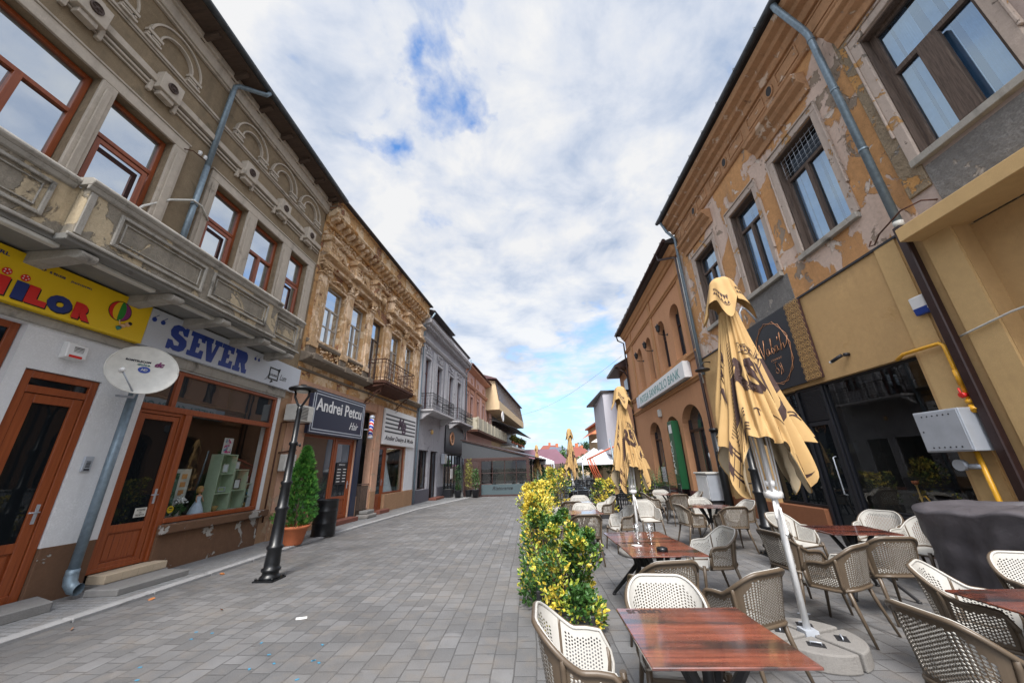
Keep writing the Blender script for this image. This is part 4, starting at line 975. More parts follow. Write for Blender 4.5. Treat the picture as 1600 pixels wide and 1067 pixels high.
for i in range(n):     # wedding dress like drape
    for s_ in range(10):
        def P_(i, s): t = i/n*2*PI; z = .78+1.35*s/10; r = .52*(1-s/10)**1.2+.09; return (7.35+r*math.cos(t)*(1+.05*math.sin(9*t)), -.62+r*.55*math.sin(t)*(1+.05*math.sin(9*t)), z)
        mb.add([P_(i,s_),P_(i+1,s_),P_(i+1,s_+1),P_(i,s_+1)], [(0,1,2,3)], 0, True)
S = empty('wedding_dress', tuple(L2(7.35,-.62,.78)), 'wide white wedding dress standing in the second shop window', 'dress'); mb.build('skirt', M['curtain'], S, merge=True)
mb = MB(L2); mb.lathe((7.35,-.62,2.10), [(.09,0),(.11,.1),(.13,.22),(.08,.3),(.04,.34)], 16); mb.build('bodice', M['white'], S)
window(L2, B, 4.12, 4.90, 0.62, 2.3, -.5, M['orangewood'], M['curtain'], fw=.05); mb = MB(L2); mb.box(4.05,4.95,-.55,-.45,2.3,3.9); mb.build('transom_light', M['g_mid'], B)
mb = MB(L2)
for i in range(9): mb.box(4.10+i*.09, 4.145+i*.09, -.02, 0, .12, 1.15)
mb.tube([(4.08,.0,1.2),(4.93,.0,1.2)], .015, 5); mb.tube([(4.08,.0,.3),(4.93,.0,.3)], .012, 5)
mb.build('yard_gate', M['oldwood'], None, label='narrow slatted wooden gate in the passage beside the barber shop', cat='gate')
for a, b, w_, m, lab in ((2.40,3.72,.34,'brickstep','dark red step at the barber shop door'),(5.42,6.3,.26,'brickstep','red brick step at the door of the wedding dress shop')):
    mb = MB(L2); mb.box(a, b, .065, w_+.05, .03, .17); mb.build('door_step', M[m], None, bevel=.012, label=lab, cat='step')
S = empty('stone_blocks', tuple(L2(4.55,.35,.0)), 'two rough stones piled as a step before the passage gate', 'stone')
mb = MB(L2); mb.flat([(4.25,.08),(4.95,.08),(4.9,.36),(4.3,.40)], .17, .28); mb.build('upper_stone', M['stone'], S, bevel=.02)
mb = MB(L2); mb.flat([(4.0,.1),(4.95,.12),(4.85,.50),(4.1,.52)], .03, .165); mb.build('lower_stone', M['concrete'], S, bevel=.03)
# signs
def board_sign(f, u0, u1, z0, z1, o, board, label, t=.05):
    S = empty('shop_sign', tuple(f((u0+u1)/2, o, z0)), label, 'sign')
    mb = MB(f); mb.box(u0, u1, o-t, o, z0, z1); mb.build('board', board, S, bevel=.005); return S
S = board_sign(L2, .70, 3.80, 2.80, 4.18, .14, M['navy'], 'dark navy sign board with white words Andrei Petcu Hair over the barber shop', .12)
mb = MB(L2); put_text(mb, 'Andrei Petcu', .92, .145, 3.52, .4, .008, 0, .006, width=2.62, height=.40); put_text(mb, 'Hair', 2.86, .145, 3.10, .3, .006, .45, -.002, width=.55, height=.26); mb.build('lettering', M['white'], S)
mb = MB(L2); mb.frame_rect(.75, 3.75, 2.85, 4.13, .022, .141, .147); mb.frame_rect(.84, 3.66, 2.93, 4.05, .028, .141, .147); mb.build('border_lines', M['signwhite'], S)
S = board_sign(L2, 5.50, 8.92, 2.76, 4.30, .13, M['white'], 'white slatted sign board with ornate dark initials over the wedding dress shop', .1)
mb = MB(L2)
for i in range(5): mb.box(5.56, 8.86, .131, .136, 3.27+i*.18, 3.34+i*.18)
put_text(mb, 'Atelier Design & Mode', 5.62, .132, 2.88, .2, .006, .3, .004, width=3.1, height=.26); mb.build('slats', M['charcoal'], S)
mb = MB(L2); put_text(mb, 'M', 6.82, .14, 3.50, .5, .02, .3, .01, width=.62, height=.52); put_text(mb, 'B', 7.28, .14, 3.30, .5, .02, .3, .01, width=.44, height=.5); mb.build('initials', mat_simple('plum initials', (.06,.02,.05), .5), S)
S = empty('barber_pole', tuple(L2(3.93,.3,2.9)), 'red white and blue barber pole lamp at the end of the navy sign', 'barber pole')
mb = MB(L2); mb.lathe((4.02,.34,2.85), [(.10,0),(.10,.08),(.09,.1)], 14); mb.lathe((4.02,.34,3.62), [(.09,0),(.10,.02),(.10,.1),(.04,.14)], 14); mb.tube([(3.9,.1,3.2),(4.0,.26,3.2)], .02, 5); mb.build('caps', M['steelbox'], S)
m, nt, b = _new('barber stripes'); k = NB(nt); sp = k.n('ShaderNodeSeparateXYZ'); k.l(k.co(), sp.inputs[0])
fr = k.math('FRACT', k.math('ADD', k.math('MULTIPLY', sp.outputs[2], 4.), k.math('MULTIPLY', sp.outputs[1], 3.)))
rp = k.n('ShaderNodeValToRGB'); rp.color_ramp.interpolation = 'CONSTANT'; e = rp.color_ramp.elements; e[0].color = (.7,.02,.02,1); e[1].position = .3; e[1].color = (.75,.75,.78,1); x = e.new(.5); x.color = (.02,.05,.45,1); x = e.new(.8); x.color = (.75,.75,.78,1); k.l(fr, rp.inputs[0]); k.l(rp.outputs[0], b.inputs['Base Color'])
mb = MB(L2); mb.lathe((4.02,.34,2.95), [(.082,0),(.082,.67)], 16); mb.build('striped_cylinder', m, S)

# ================================================================ LEFT HOUSE 3 (grey)
B = empty('house', tuple(L2(14.3,0,0)), 'lilac grey stucco house with two dark iron balconies and dark shop fronts', 'building', 'old two storey houses lining the street')
WC = [(9.95,10.9,4.9),(12.05,13.1,5.6),(14.65,15.65,4.9),(16.7,17.75,5.3)]
mb = MB(L2); mb.wall(9.28, 19.25, 4.3, 10.2, [(a,b,c,8.05) for a,b,c in WC]); mb.build('upper_wall', M['grey'], B)
for i, (a, b, c) in enumerate(WC):
    window(L2, B, a+.01, b-.01, c, 8.03, -.16, M['redwood'], M['g_sky'] if i != 1 else M['g_mid'], tr=7.2, mull=[(a+b)/2], fw=.08); backing(L2, B, a, b, c, 8.05)
mb = MB(L2)
for p in (9.5,11.5,13.95,16.15,18.6): mb.box(p-.22, p+.22, 0, .10, 5.0, 8.7)
for a, b, c in WC:
    mb.box(a-.14, a, 0, .08, 5.0, 8.2); mb.box(b, b+.14, 0, .08, 5.0, 8.2); mb.box(a, b, 0, .08, 8.05, 8.2)
mb.prism([(0,8.9),(.12,8.94),(.2,9.05),(.2,9.12),(0,9.15)], 9.3, 19.25); mb.prism([(0,9.75),(.10,9.78),(.16,9.9),(.5,9.96),(.56,10.1),(.50,10.24),(0,10.3)], 9.28, 19.25); mb.box(9.3,19.25,0,.3,10.3,10.62)
mb.build('stucco_moulding', M['greytrim'], B, bevel=.01)
q = random.Random(9)
for i in range(34): u = 9.5+i*.29; mb = MB(L2); mb.box(u-.06, u+.06, .05, .36, 9.76, 9.92); mb.build('modillion', M['greytrim'], B)
for a, b, c in WC:
    mb = MB(L2)
    for i in range(34): mb.blob((q.uniform(a-.1,b+.1), .06, q.uniform(8.26,8.78)), (.06,.05,.06), n=4)
    mb.build('stucco_relief', M['greytrim'], B)
mb = MB(L2); mb.prism([(.3,10.62),(.72,10.66),(.72,10.72),(-3.5,11.9),(-8,10.7),(-8,10.62)], 9.3, 13.6); mb.prism([(.1,10.62),(.42,10.66),(.42,10.72),(-3.5,11.6),(-8,10.7),(-8,10.62)], 13.6, 19.25); mb.build('roof', M['roof'], B)
for u0, u1 in ((9.45,13.55),(14.75,18.75)):
    mb = MB(L2); mb.box(u0, u1, 0, .85, 4.72, 4.84); mb.prism([(0,4.3),(.2,4.32),(.45,4.5),(.7,4.62),(.85,4.72),(0,4.72)], u0+.1, u0+.32); mb.prism([(0,4.3),(.2,4.32),(.45,4.5),(.7,4.62),(.85,4.72),(0,4.72)], u1-.32, u1-.1)
    BA = mb.build('balcony', M['greytrim'], B, bevel=.01); iron_rail(L2, BA, u0+.04, u1-.04, .80, 4.84, 5.72, M['black'], .2)
mb = MB(L2); mb.wall(9.28, 19.25, 0, 4.31, [(9.9,11.35,.68,2.72),(11.72,12.98,-.1,2.72),(14.25,18.55,-.1,2.66)]); mb.build('lower_wall', M['grey'], B)
for g_ in ((9.25,11.6,0,.07,0,.66),(13.1,14.1,0,.05,0,.66)): mb = MB(L2); mb.box(*g_); mb.build('plinth', M['greyplinth'], B, bevel=.01)
for a, b, c, d in ((9.9,11.35,.68,2.72),(11.72,12.98,.05,2.72)): window(L2, B, a, b, c, d, -.12, M['brownmetal'], M['g_dark'], mull=[(a+b)/2], fw=.06)
for a, b in ((14.25,15.7),(15.7,17.1),(17.1,18.55)): window(L2, B, a+.01, b-.01, .05, 2.65, -.10, M['charcoal'], M['g_mid'], mull=[(a+b)/2], bars=[.6], fw=.07)
backing(L2, B, 9.8, 18.6, 0, 2.8, -.4)
mb = MB(L2)
mb.tube([(9.34,.72,10.55),(9.34,.5,10.2),(9.36,.12,9.9),(9.36,.10,4.5),(9.30,.10,.1)], .055, 8); mb.build('downpipe', M['zinc'], B)
mb = MB(L2); mb.tube([(19.1,.5,10.5),(19.1,.45,9.7),(19.1,.15,9.4),(19.1,.12,2.8)], .055, 8); mb.build('downpipe', M['zinc'], B)
S = board_sign(L2, 14.2, 18.6, 2.75, 4.55, .10, M['charcoal'], 'tall charcoal fascia panel with a round copper coloured emblem', .08)
mb = MB(L2); mb.lathe((15.6,.10,3.70), [(.46,0),(.46,.05),(.40,.05),(.39,.035),(.001,.035)], 28, axis='o'); E_ = mb.build('round_emblem', M['copper'], S)
mb = MB(L2); mb.tube([(15.6+.2*math.cos(t*PI/8),.145,3.78+.16*math.sin(t*PI/8)) for t in range(17)], .014, 4); mb.tube([(15.6,.145,3.4),(15.6,.145,3.95)], .014, 4); put_text(mb, 'CAFE', 15.42, .137, 3.46, .1, .01, width=.36, height=.08); mb.build('emblem_mark', M['blackmatte'], E_)
mb = MB(L2); mb.box(11.6, 13.1, .05, .5, .03, .16); mb.build('door_step', M['brickstep'], None, bevel=.012, label='low dark brown step before the narrow door of the grey house', cat='step')
for u, z, lab in ((13.75,2.0,'grey utility box on the wall between the dark doorway and the charcoal shop'),(18.95,2.0,'grey utility box at the far corner of the charcoal shop front')):
    S = empty('utility_box', tuple(L2(u,.1,z)), lab, 'utility box'); mb = MB(L2); mb.box(u-.25, u+.25, .06, .3, z, z+.6); mb.build('casing', M['steelbox'], S, bevel=.01); mb = MB(L2); mb.box(u-.2, u+.2, .301, .306, z+.05, z+.55); mb.build('cabinet_door', M['offwhite'], S)
S = empty('wall_lamp', tuple(L2(11.4,.2,3.6)), 'small amber wall lamp under the first grey balcony', 'wall lamp'); mb = MB(L2); mb.lathe((11.2,.22,3.62), [(.03,0),(.09,.05),(.08,.2),(.03,.26)], 12); mb.build('lamp_shade', M['gold'], S); mb = MB(L2); mb.tube([(11.2,0,3.85),(11.2,.22,3.9)], .015, 5); mb.build('arm', M['rust'], S)
S = empty('menu_stand', tuple(L2(14.4,.55,0)), 'white menu sheet on a thin stand before the charcoal shop', 'menu stand'); mb = MB(L2); mb.box(14.2, 14.6, .5, .53, 1.1, 1.7); mb.build('menu_sheet', M['white'], S); mb = MB(L2); mb.tube([(14.4,.5,.05),(14.4,.5,1.2)], .015, 5); mb.box(14.2,14.6,.35,.65,.03,.05); mb.build('stand', M['black'], S)

# ================================================================ LEFT HOUSE 4 (pink)
B = empty('house', tuple(L2(25,0,0)), 'pink house with terracotta mouldings and a long pale balcony parapet', 'building', 'old two storey houses lining the street')
WD = [(19.5,20.3),(20.95,21.95),(23.5,24.4),(25.9,26.9),(28.2,29.1)]
mb = MB(L2); mb.wall(19.3, 30.9, 4.2, 10.1, [(a,b,5.2,7.75) for a,b in WD]); mb.wall(19.3, 30.9, 0, 4.2, []); mb.build('wall', M['pink'], B)
for a, b in WD: window(L2, B, a+.01, b-.01, 5.2, 7.73, -.15, M['redwood'], M['g_mid'], tr=7.0, mull=[(a+b)/2], fw=.08); backing(L2, B, a, b, 5.2, 7.75)
mb = MB(L2)
for a, b in WD: mb.box(a-.15, b+.15, 0, .07, 8.0, 8.35); mb.box(a-.16,a-.04,0,.05,5.2,8.0); mb.box(b+.04,b+.16,0,.05,5.2,8.0); mb.box(a+.2, b-.2, 0, .05, 9.0, 9.4)
mb.prism([(0,8.4),(.15,8.45),(.25,8.6),(.25,8.68),(0,8.72)], 19.3, 22.5); mb.prism([(0,8.4),(.15,8.45),(.25,8.6),(.25,8.68),(0,8.72)], 23.0, 30.7)
mb.prism([(0,9.8),(.15,9.85),(.5,9.98),(.55,10.1),(0,10.15)], 19.3, 30.95); mb.box(22.55,22.85,0,.1,4.9,9.8)
mb.build('stucco_moulding', M['pinktrim'], B, bevel=.01)
mb = MB(L2); mb.prism([(0,10.15),(.7,10.18),(.7,10.24),(-3,11.6),(-8,10.3),(-8,10.15)], 19.28, 31.0); mb.build('roof', mat_simple('red brown roof', (.10,.035,.03), .7, var=.2), B)
mb = MB(L2); mb.box(19.8, 36.0, 0, 1.0, 4.55, 4.72); BA = mb.build('balcony', M['rust'], B)
mb = MB(L2); mb.box(19.8, 36.0, .92, 1.0, 4.74, 5.7); mb.box(19.8,19.88,0,.92,4.74,5.7)
for i in range(9): mb.box(19.8+i*1.9, 20.0+i*1.9, .9, 1.04, 4.73, 5.75)
mb.build('parapet', mat_plaster('pale balcony panels', (.50,.46,.36), .1, [((.3,.28,.2), 3, .6, .05)], .3), BA)
body(L2, B, 0.1, 30.8, 0, 10.1, 8, M['cement'], -1.3)

# ================================================================ LEFT HOUSE 5 (beige, timber top)
L5 = Frame(*(tuple(L2(31.2,0,0))[:2]), 6.2, 'L')
B = empty('house', tuple(L5(8,0,0)), 'beige house with a jutting upper storey closed by dark timber screens', 'building', 'old two storey houses lining the street')
mb = MB(L5); mb.box(-.2, 19, -8, 0, 0, 12); mb.box(-3.6, 16.5, .01, 1.6, 7.5, 8.4); mb.prism([(0,8.41),(1.5,8.41),(1.1,10.6),(0,10.8)], -3.55, 16.4); mb.build('wall', M['beige'], B)
mb = MB(L5); mb.prism([(-.5,10.9),(1.35,10.72),(1.38,10.80),(-4,12.6),(-9,12.2)], -4.0, 17.0); mb.build('roof', mat_simple('dark red roof edge', (.07,.03,.035), .7, var=.2), B)
for i in range(22):
    mb = MB(L5); u = -3.4+i*.92; mb.prism([(1.53,8.42),(1.57,8.42),(1.15,10.7),(1.11,10.7)], u, u+.40); mb.build('timber_screen', M['oldwood'], B)
mb = MB(L5)
for i in range(22): u = -2.95+i*.92; mb.prism([(1.52,8.43),(1.54,8.43),(1.13,10.6),(1.11,10.6)], u, u+.42)
mb.build('screen_glass', M['g_mid'], B)
mb = MB(L5); mb.box(-.1, 18, .02, .04, 4.6, 7.4); mb.build('shaded_front', M['brownmetal'], B)  # dark sheet stands in for the shade below the jutting storey
mb = MB(L5)
for i in range(14): u = .5+i*1.2; mb.prism([(0,6.9),(2.6,6.0),(2.6,5.95),(0,6.85)], u, u+1.1)
mb.build('awning_strips', M['charcoal'], B)
mb = MB(L5); mb.box(5, 18, 0, 1.5, 4.1, 4.3); BA = mb.build('terrace', M['offwhite'], B); iron_rail(L5, BA, 5, 18, 1.45, 4.3, 5.2, M['black'], .5)
q = random.Random(21)
for i in range(7):
    S = empty('balcony_plant', tuple(L5(5.8+i*1.8,1.5,4.6)), ['lush green plant in a box','yellowing plant in a box','round green plant in a box','thin trailing plant in a box','pale green plant in a box','dark bushy plant in a box','wide leafy plant in a box'][i]+' on the far terrace railing, '+['first','second','third','fourth','fifth','sixth','last'][i]+' from the near end', 'plant', 'plants along the far terrace railing')
    mb = MB(L5); leaf_cloud(mb, (5.8+i*1.8,1.5,5.2), (.7,.35,.4), 150, .28, q); mb.build('foliage', M['leafgreen'] if i % 2 else mat_simple('yellow green leaf', (.20,.20,.03), .6, var=.3), S)
    mb = MB(L5); mb.box(5.4+i*1.8,6.2+i*1.8,1.4,1.6,4.6,4.85); mb.build('planter_box', M['terracottapot'], S)
S = empty('satellite_dish', tuple(L5(1.5,.5,6.8)), 'white satellite dish under the jutting beige storey', 'satellite dish')
mb = MB(L5); mb.lathe((-2.6,1.6,6.9), [(.02,0),(.3,.03),(.5,.12),(.55,.2),(.53,.2),(.3,.05)], 24, axis='o'); mb.build('reflector', M['white'], S); mb = MB(L5); mb.tube([(-2.6,.2,6.6),(-2.6,1.6,6.8)], .03, 6); mb.tube([(-2.6,1.7,6.4),(-2.5,2.1,6.8)], .015, 5); mb.build('arm', M['black'], S)

# ================================================================ glazed pavilion at the street end
B = empty('pavilion', (-2.2, 27, 0), 'glazed terrace pavilion with a dark red frame and a sloping grey roof', 'pavilion')
mb = MB()
for x in (-4.25,-3.30,-.20): mb.box(x-.09, x+.09, 23.92, 24.08, 0, 2.12)
mb.box(-4.34, -.11, 23.93, 24.07, 2.121, 2.30); mb.box(-3.21, -.29, 23.95, 24.05, 0, .10); mb.box(-3.21, -.29, 23.97, 24.03, 1.35, 1.39)
for x in (-2.5,-1.7,-.95): mb.box(x-.02, x+.02, 23.97, 24.03, .72, 2.12)
mb.build('frame', mat_simple('dark oxblood frame', (.035,.013,.011), .5), B, bevel=.01)
mb = MB()
for i in range(6):
    y = 26+i*2.2; x = -.2+.105*(y-24); mb.box(x-.06, x+.06, y-.06, y+.06, 0, 2.2)
mb.add([(-.2,24,2.1),(1.1,37,2.1),(1.1,37,2.25),(-.2,24,2.25)], [(0,1,2,3)]); mb.build('side_posts', M['charcoal'], B)
mb = MB(); mb.add([(-.2,24.1,.7),(1.1,37,.7),(1.1,37,2.1),(-.2,24.1,2.1)], [(0,1,2,3)]); mb.build('side_glass', M['g_clear'], B)
mb = MB(); mb.box(-3.2, -.3, 24.0, 24.01, .74, 2.11); mb.build('front_glass', M['g_tint'], B)
mb = MB(); mb.box(-3.2, -.3, 23.99, 24.01, .101, .70); PN = mb.build('lower_panel', mat_simple('frosted blue grey panel', (.055,.08,.09), .3), B)
mb = MB(); put_text(mb, 'Ristorante', -2.5, 23.975, .38, .2, .01, .4, .0, width=1.3, height=.2); mb.build('panel_script', M['charcoal'], PN)
mb = MB()
P0, P1, P2, P3 = (-4.6,23.9,3.45),(.55,23.9,2.16),(1.9,37.5,2.3),(-3.0,37.5,3.6)
mb.add([P0,P1,P2,P3]+[(p[0],p[1],p[2]+.07) for p in (P0,P1,P2,P3)], [(0,3,2,1),(4,5,6,7),(0,1,5,4),(1,2,6,5),(2,3,7,6),(3,0,4,7)]); mb.build('roof', M['brownmetal'], B)
mb = MB(); mb.add([(-4.5,23.98,2.31),(-.15,23.98,2.31),(-4.5,23.98,3.42)], [(0,1,2)]); mb.build('gable_panel', mat_simple('grey tarpaulin', (.042,.046,.053), .5, var=.1), B)
q = random.Random(8)
for i, (x, y, r, h) in enumerate(((-3.9,23.3,.28,1.9),(-3.45,23.2,.25,1.3),(-4.5,23.0,.26,1.5))):
    lab = ['tall airy yellow green shrub in a dark tub left of the pavilion','small bushy shrub in a dark tub against the pavilion post','leafy shrub in a dark tub near the grey house corner'][i]
    S = empty('potted_shrub', (x,y,.03), lab, 'plant', 'potted shrubs by the pavilion')
    mb = MB(); mb.lathe((x,y,.03), [(.16,0),(.22,.4),(.24,.42),(.2,.42)], 14); mb.build('tub', M['charcoal'], S)
    mb = MB(); mb.tube([(x,y,.4),(x+.05,y,h*.7)], .015, 5); mb.build('stem', M['oldwood'], S)
    mb = MB(); leaf_cloud(mb, (x,y,.5+h*.45), (r,r,h*.5), 420, .10, q); mb.build('foliage', [mat_simple('olive leaf', (.17,.17,.03), .6, var=.3), M['leafgreen'], M['leafdark']][i], S)
# greenery and furniture seen through the pavilion glass
for i, (x, y) in enumerate(((-2.6,26),(-1.3,27.2),(-.7,26.0))):
    S = empty('indoor_plant', (x,y,0), ['bushy plant inside the pavilion at its left end','small plant in the middle of the pavilion','leafy plant inside the pavilion by its street corner'][i], 'plant', 'plants inside the pavilion')
    mb = MB(); leaf_cloud(mb, (x,y,1.35), (.35,.3,.35), 200, .14, q); mb.build('foliage', M['leafgreen'], S); mb = MB(); mb.lathe((x,y,.0), [(.12,0),(.16,1.05),(.1,1.05)], 10); mb.build('pedestal', M['offwhite'], S)
S = empty('white_planter', (-.5,23.6,0), 'dark block planter with green leaves at the pavilion corner', 'planter'); mb = MB(); mb.box(.05,.5,24.2,24.7,0,.35); mb.build('trough', M['charcoal'], S); mb = MB(); leaf_cloud(mb, (.28,24.4,.5), (.3,.3,.25), 160, .1, q); mb.build('foliage', M['leafdark'], S)
S = empty('topiary', tuple(L2(15.9,.5,0)), 'small dark green ball shrub in a black pot by the charcoal shop', 'plant'); mb = MB(L2); leaf_cloud(mb, (16.3,.45,.42), (.24,.24,.28), 350, .07, q); mb.build('foliage', M['leafgreen'], S); mb = MB(L2); mb.lathe((16.3,.45,.04), [(.14,0),(.18,.2),(.15,.2)], 12); mb.build('pot', M['charcoal'], S)
S = empty('black_planter', tuple(L2(14.0,.45,0)), 'square black empty planter on the pavement by the charcoal shop', 'planter'); mb = MB(L2); mb.box(13.5,14.1,.25,.75,.035,.5); mb.build('trough', M['charcoal'], S, bevel=.01); mb = MB(L2); mb.box(13.55,14.05,.3,.7,.47,.505); mb.build('earth', M['soil'], S)
# ================================================================ RIGHT HOUSE 1
B = empty('house', (7.0, 6, 0), 'tall house with peeling orange stucco above and a yellow rendered shop floor below', 'building', 'old two storey houses lining the street')
WR = [(3.62,5.03),(6.44,7.83),(8.80,10.08),(11.28,12.70)]
mb = MB(R1); mb.wall(5.45, 13.85, 5.52, 10.85, [(a,b,6.48,9.38) for a,b in WR[1:]], t=.35); mb.build('upper_wall', M['R1up'], B)
mb = MB(R1); mb.wall(-3, 5.45, 5.40, 10.85, [(3.62,5.03,6.6,9.6),(.3,1.7,6.6,9.6)], t=.35, o=-.004); mb.build('near_upper_wall', M['R1pink'], B)
mb = MB(R1)     # bare render patches below the sills and quoin stones (real steps in the plaster)
mb.box(5.08, 5.44, -.05, .035, 6.0, 10.2)
mb.build('corner_stones', mat_plaster('broken quoin render', (.36,.28,.19), .35, [((.50,.27,.10), 1.6, .55, .01), ((.24,.22,.2), 3, .6, .02)], .3, fine=30, fineb=.01, big=.05, seed=4), B, bevel=.01)
mb = MB(R1); mb.wall(-3, 5.06, 5.42, 6.36, [], o=.012, t=.05); mb.wall(8.55, 10.25, 5.56, 6.34, [], o=.01, t=.04); mb.build('bare_render', M['R1grey'], B)
for i, (a, b) in enumerate(WR):
    z0, z1 = (6.6, 9.6) if i == 0 else (6.50, 9.37)
    trz = 8.48 if i == 0 else 8.62
    mbf = (a+b)/2
    ups = None
    w = window(R1, B, a+.02, b-.02, z0, z1, -.16, M['oldwood'], M['g_right'], tr=trz, mull=[mbf], fw=.085 if i else .11, dep=.09, gl_up=(M['g_dark'] if i == 1 else None), curtain=[(a+.12,a+.42),(mbf-.18,mbf-.04),(mbf+.12,mbf+.40),(b-.24,b-.1)])
    backing(R1, B, a-.3, b+.3, z0-.3, z1+.3, -1.0)
    mb = MB(R1); mb.box(a-.02, a+.018, -.30, -.01, z0, z1); mb.box(b-.018, b+.02, -.30, -.01, z0, z1); mb.box(a+.018, b-.018, -.30, -.01, z1-.03, z1); mb.build('reveal_board', M['oldwood'], w)
    if i == 0:
        mb = MB(R1); mb.box(mbf-.16, mbf+.16, -.17, -.08, z0+.1, trz-.1); mb.build('double_mullion', M['oldwood'], w, bevel=.01)
    if i == 1:      # iron grille over the upper light
        mb = MB(R1)
        for j in range(9): u = a+.12+j*(b-a-.24)/8; mb.tube([(u,-.10,8.66),(u,-.10,9.3)], .006, 4)
        for j in range(5): z = 8.72+j*.13; mb.tube([(a+.08,-.10,z),(b-.08,-.10,z)], .006, 4)
        mb.build('iron_grille', M['steelbox'], w)
    # surround, sill
    mb = MB(R1); mb.box(a-.17, a, -.02, .045, z0-.02, z1+.02); mb.box(b, b+.17, -.02, .045, z0-.02, z1+.02); mb.box(a-.17, b+.17, -.02, .045, z1+.02, z1+.2)
    mb.box(a-.20, b+.20, 0, .075, z1+.2, z1+.25); mb.box(a-.21, a-.17, 0, .07, 7.2, z1+.2); mb.box(b+.17, b+.21, 0, .07, 7.2, z1+.2)
    mb.build('window_surround', M['R1frame'], B, bevel=.01)
    mb = MB(R1); mb.box(a-.14, b+.14, -.1, .10, z0-.16, z0-.025); mb.build('window_sill', M['cementtrim'], B, bevel=.01)
for u0, u1 in ((6.2,8.25),(10.98,13.3),(3.2,5.36)):
    mb = MB(R1); mb.prism([(0,9.95),(.06,9.95),(.08,10.12),(.20,10.2),(.24,10.26),(.24,10.31),(.34,10.36),(.36,10.44),(.30,10.5),(0,10.56)], u0, u1); mb.build('window_hood', M['R1trim'], B, bevel=.01)
mb = MB(R1)
mb.prism([(0,10.80),(.06,10.82),(.10,10.88),(.06,10.93),(0,10.95)], -3, 13.86); mb.box(-3, 13.86, 0, .03, 10.95, 11.5)
mb.prism([(0,11.50),(.10,11.50),(.14,11.58),(.16,11.68),(.30,11.74),(.34,11.84),(.50,11.92),(.54,12.02),(.54,12.1),(0,12.2)], -3, 13.9)
mb.build('cornice', M['R1trim'], B, bevel=.008)
mb = MB(R1)
for i in range(6):
    c = -.05+2.4*i; mb.lathe((c,.031,11.22), [(.135,0),(.135,.03),(.105,.03)], 20, axis='o', sy=1.45)
    if i < 6:
        for a, b in ((c+.28,c+1.05),(c+1.35,c+2.12)): mb.frame_rect(a, b, 11.02, 11.42, .03, .03, .055)
mb.build('frieze_panels', M['R1trim'], B)
mb = MB(R1)
for i in range(6): mb = MB(R1); mb.lathe((-.05+2.4*i,.045,11.22), [(.10,0),(.10,.018)], 18, axis='o', sy=1.45); mb.build('vent_hole', M['blackmatte'], B)
mb = MB(R1); mb.prism([(.0,12.201),(.60,12.16),(.66,12.22),(.66,12.26),(-4.5,14.2),(-9,12.3),(-9,12.201)], -3.2, 13.95); mb.build('roof', M['roof'], B)
mb = MB(R1); mb.tube([(-3.2,.66,12.22),(14.0,.66,12.22)], .085, 10)
for i in range(17): mb.tube([(-2.8+i,.58,12.33),(-2.8+i,.75,12.30),(-2.8+i,.76,12.17)], .012, 4)
mb.build('gutter', M['zincdark'], B)
mb = MB(R1); mb.tube([(5.66,.64,12.2),(5.66,.60,12.0),(5.66,.20,11.15),(5.66,.14,10.95),(5.66,.14,5.62)], .068, 12)
for z in (10.75, 9.1, 7.4): mb.tube([(5.66,.14,z),(5.66,.14,z+.05)], .078, 12)
mb.build('downpipe', M['zinc'], B); 
mb = MB(R1); mb.tube([(5.66,.14,5.58),(5.66,.14,5.70)], .073, 12); mb.build('pipe_collar', M['offwhite'], B)
mb = MB(R1); mb.tube([(13.78,.58,12.1),(13.76,.4,11.6),(13.74,.12,11.2),(13.74,.12,4.9)], .06, 10); mb.build('downpipe', M['zinc'], B)
# shop floor
mb = MB(R1)
mb.wall(5.08, 13.75, .54, 5.52, [(6.37,8.66,.54,3.38),(8.66,9.56,.5,3.38),(9.56,11.3,.54,3.38)], o=.05, t=.35); mb.build('shop_wall', M['yellow'], B)
mb = MB(R1); mb.wall(-3, 5.08, 0, 5.15, [], o=-.22, t=.1); mb.build('recessed_wall', M['yellow'], B)
mb = MB(R1); mb.box(5.09, 5.50, .04, .09, .55, 5.16); mb.box(5.90, 6.30, .04, .075, .55, 5.50); mb.build('wall_strip', M['yellowlt'], B)
mb = MB(R1); mb.prism([(-.2,5.16),(.46,5.16),(.46,5.40),(-.1,5.46)], -3, 5.50); mb.build('canopy', M['yellowlt'], B, bevel=.008)
mb = MB(R1); mb.box(5.5, 13.72, 0, .085, 5.50, 5.545); mb.build('flashing', M['charcoal'], B)
for g_ in ((5.08,8.64,-.28,.09,0,.545),(9.58,13.7,-.28,.09,0,.545),(-3,5.07,-.3,-.18,0,.5)): mb = MB(R1); mb.box(*g_); mb.build('plinth', M['terra'], B, bevel=.01)
mb = MB(R1); mb.box(6.37, 8.66, -.15, .03, .546, .60); mb.frame_rect(6.37, 8.66, .601, 3.375, .05, -.14, -.06); fr_ = mb.build('shop_window', M['charcoal'], B, bevel=.004)
pane(R1, 6.42, 8.61, .65, 3.325, -.10, M['g_clear'], fr_)
mb = MB(R1); mb.frame_rect(8.67, 9.55, .02, 3.37, .07, -.14, -.03); mb.box(8.74, 9.48, -.12, -.05, 2.55, 3.30); mb.frame_rect(8.76, 9.46, .05, 2.53, .09, -.11, -.04)
for i in range(16): mb.box(8.76, 9.46, -.05, -.035, 2.6+i*.042, 2.62+i*.042)
mb.box(9.46,9.55,-.03,-.0,.05,3.3)
dr = mb.build('shop_door', M['charcoal'], B, bevel=.004); pane(R1, 8.85, 9.37, .14, 2.44, -.08, M['g_dark'], dr)
mb = MB(R1); mb.tube([(8.90,-.03,.9),(8.90,.04,.92),(8.90,.04,1.7),(8.90,-.03,1.72)], .014, 6); mb.build('handle', M['steelbox'], dr)
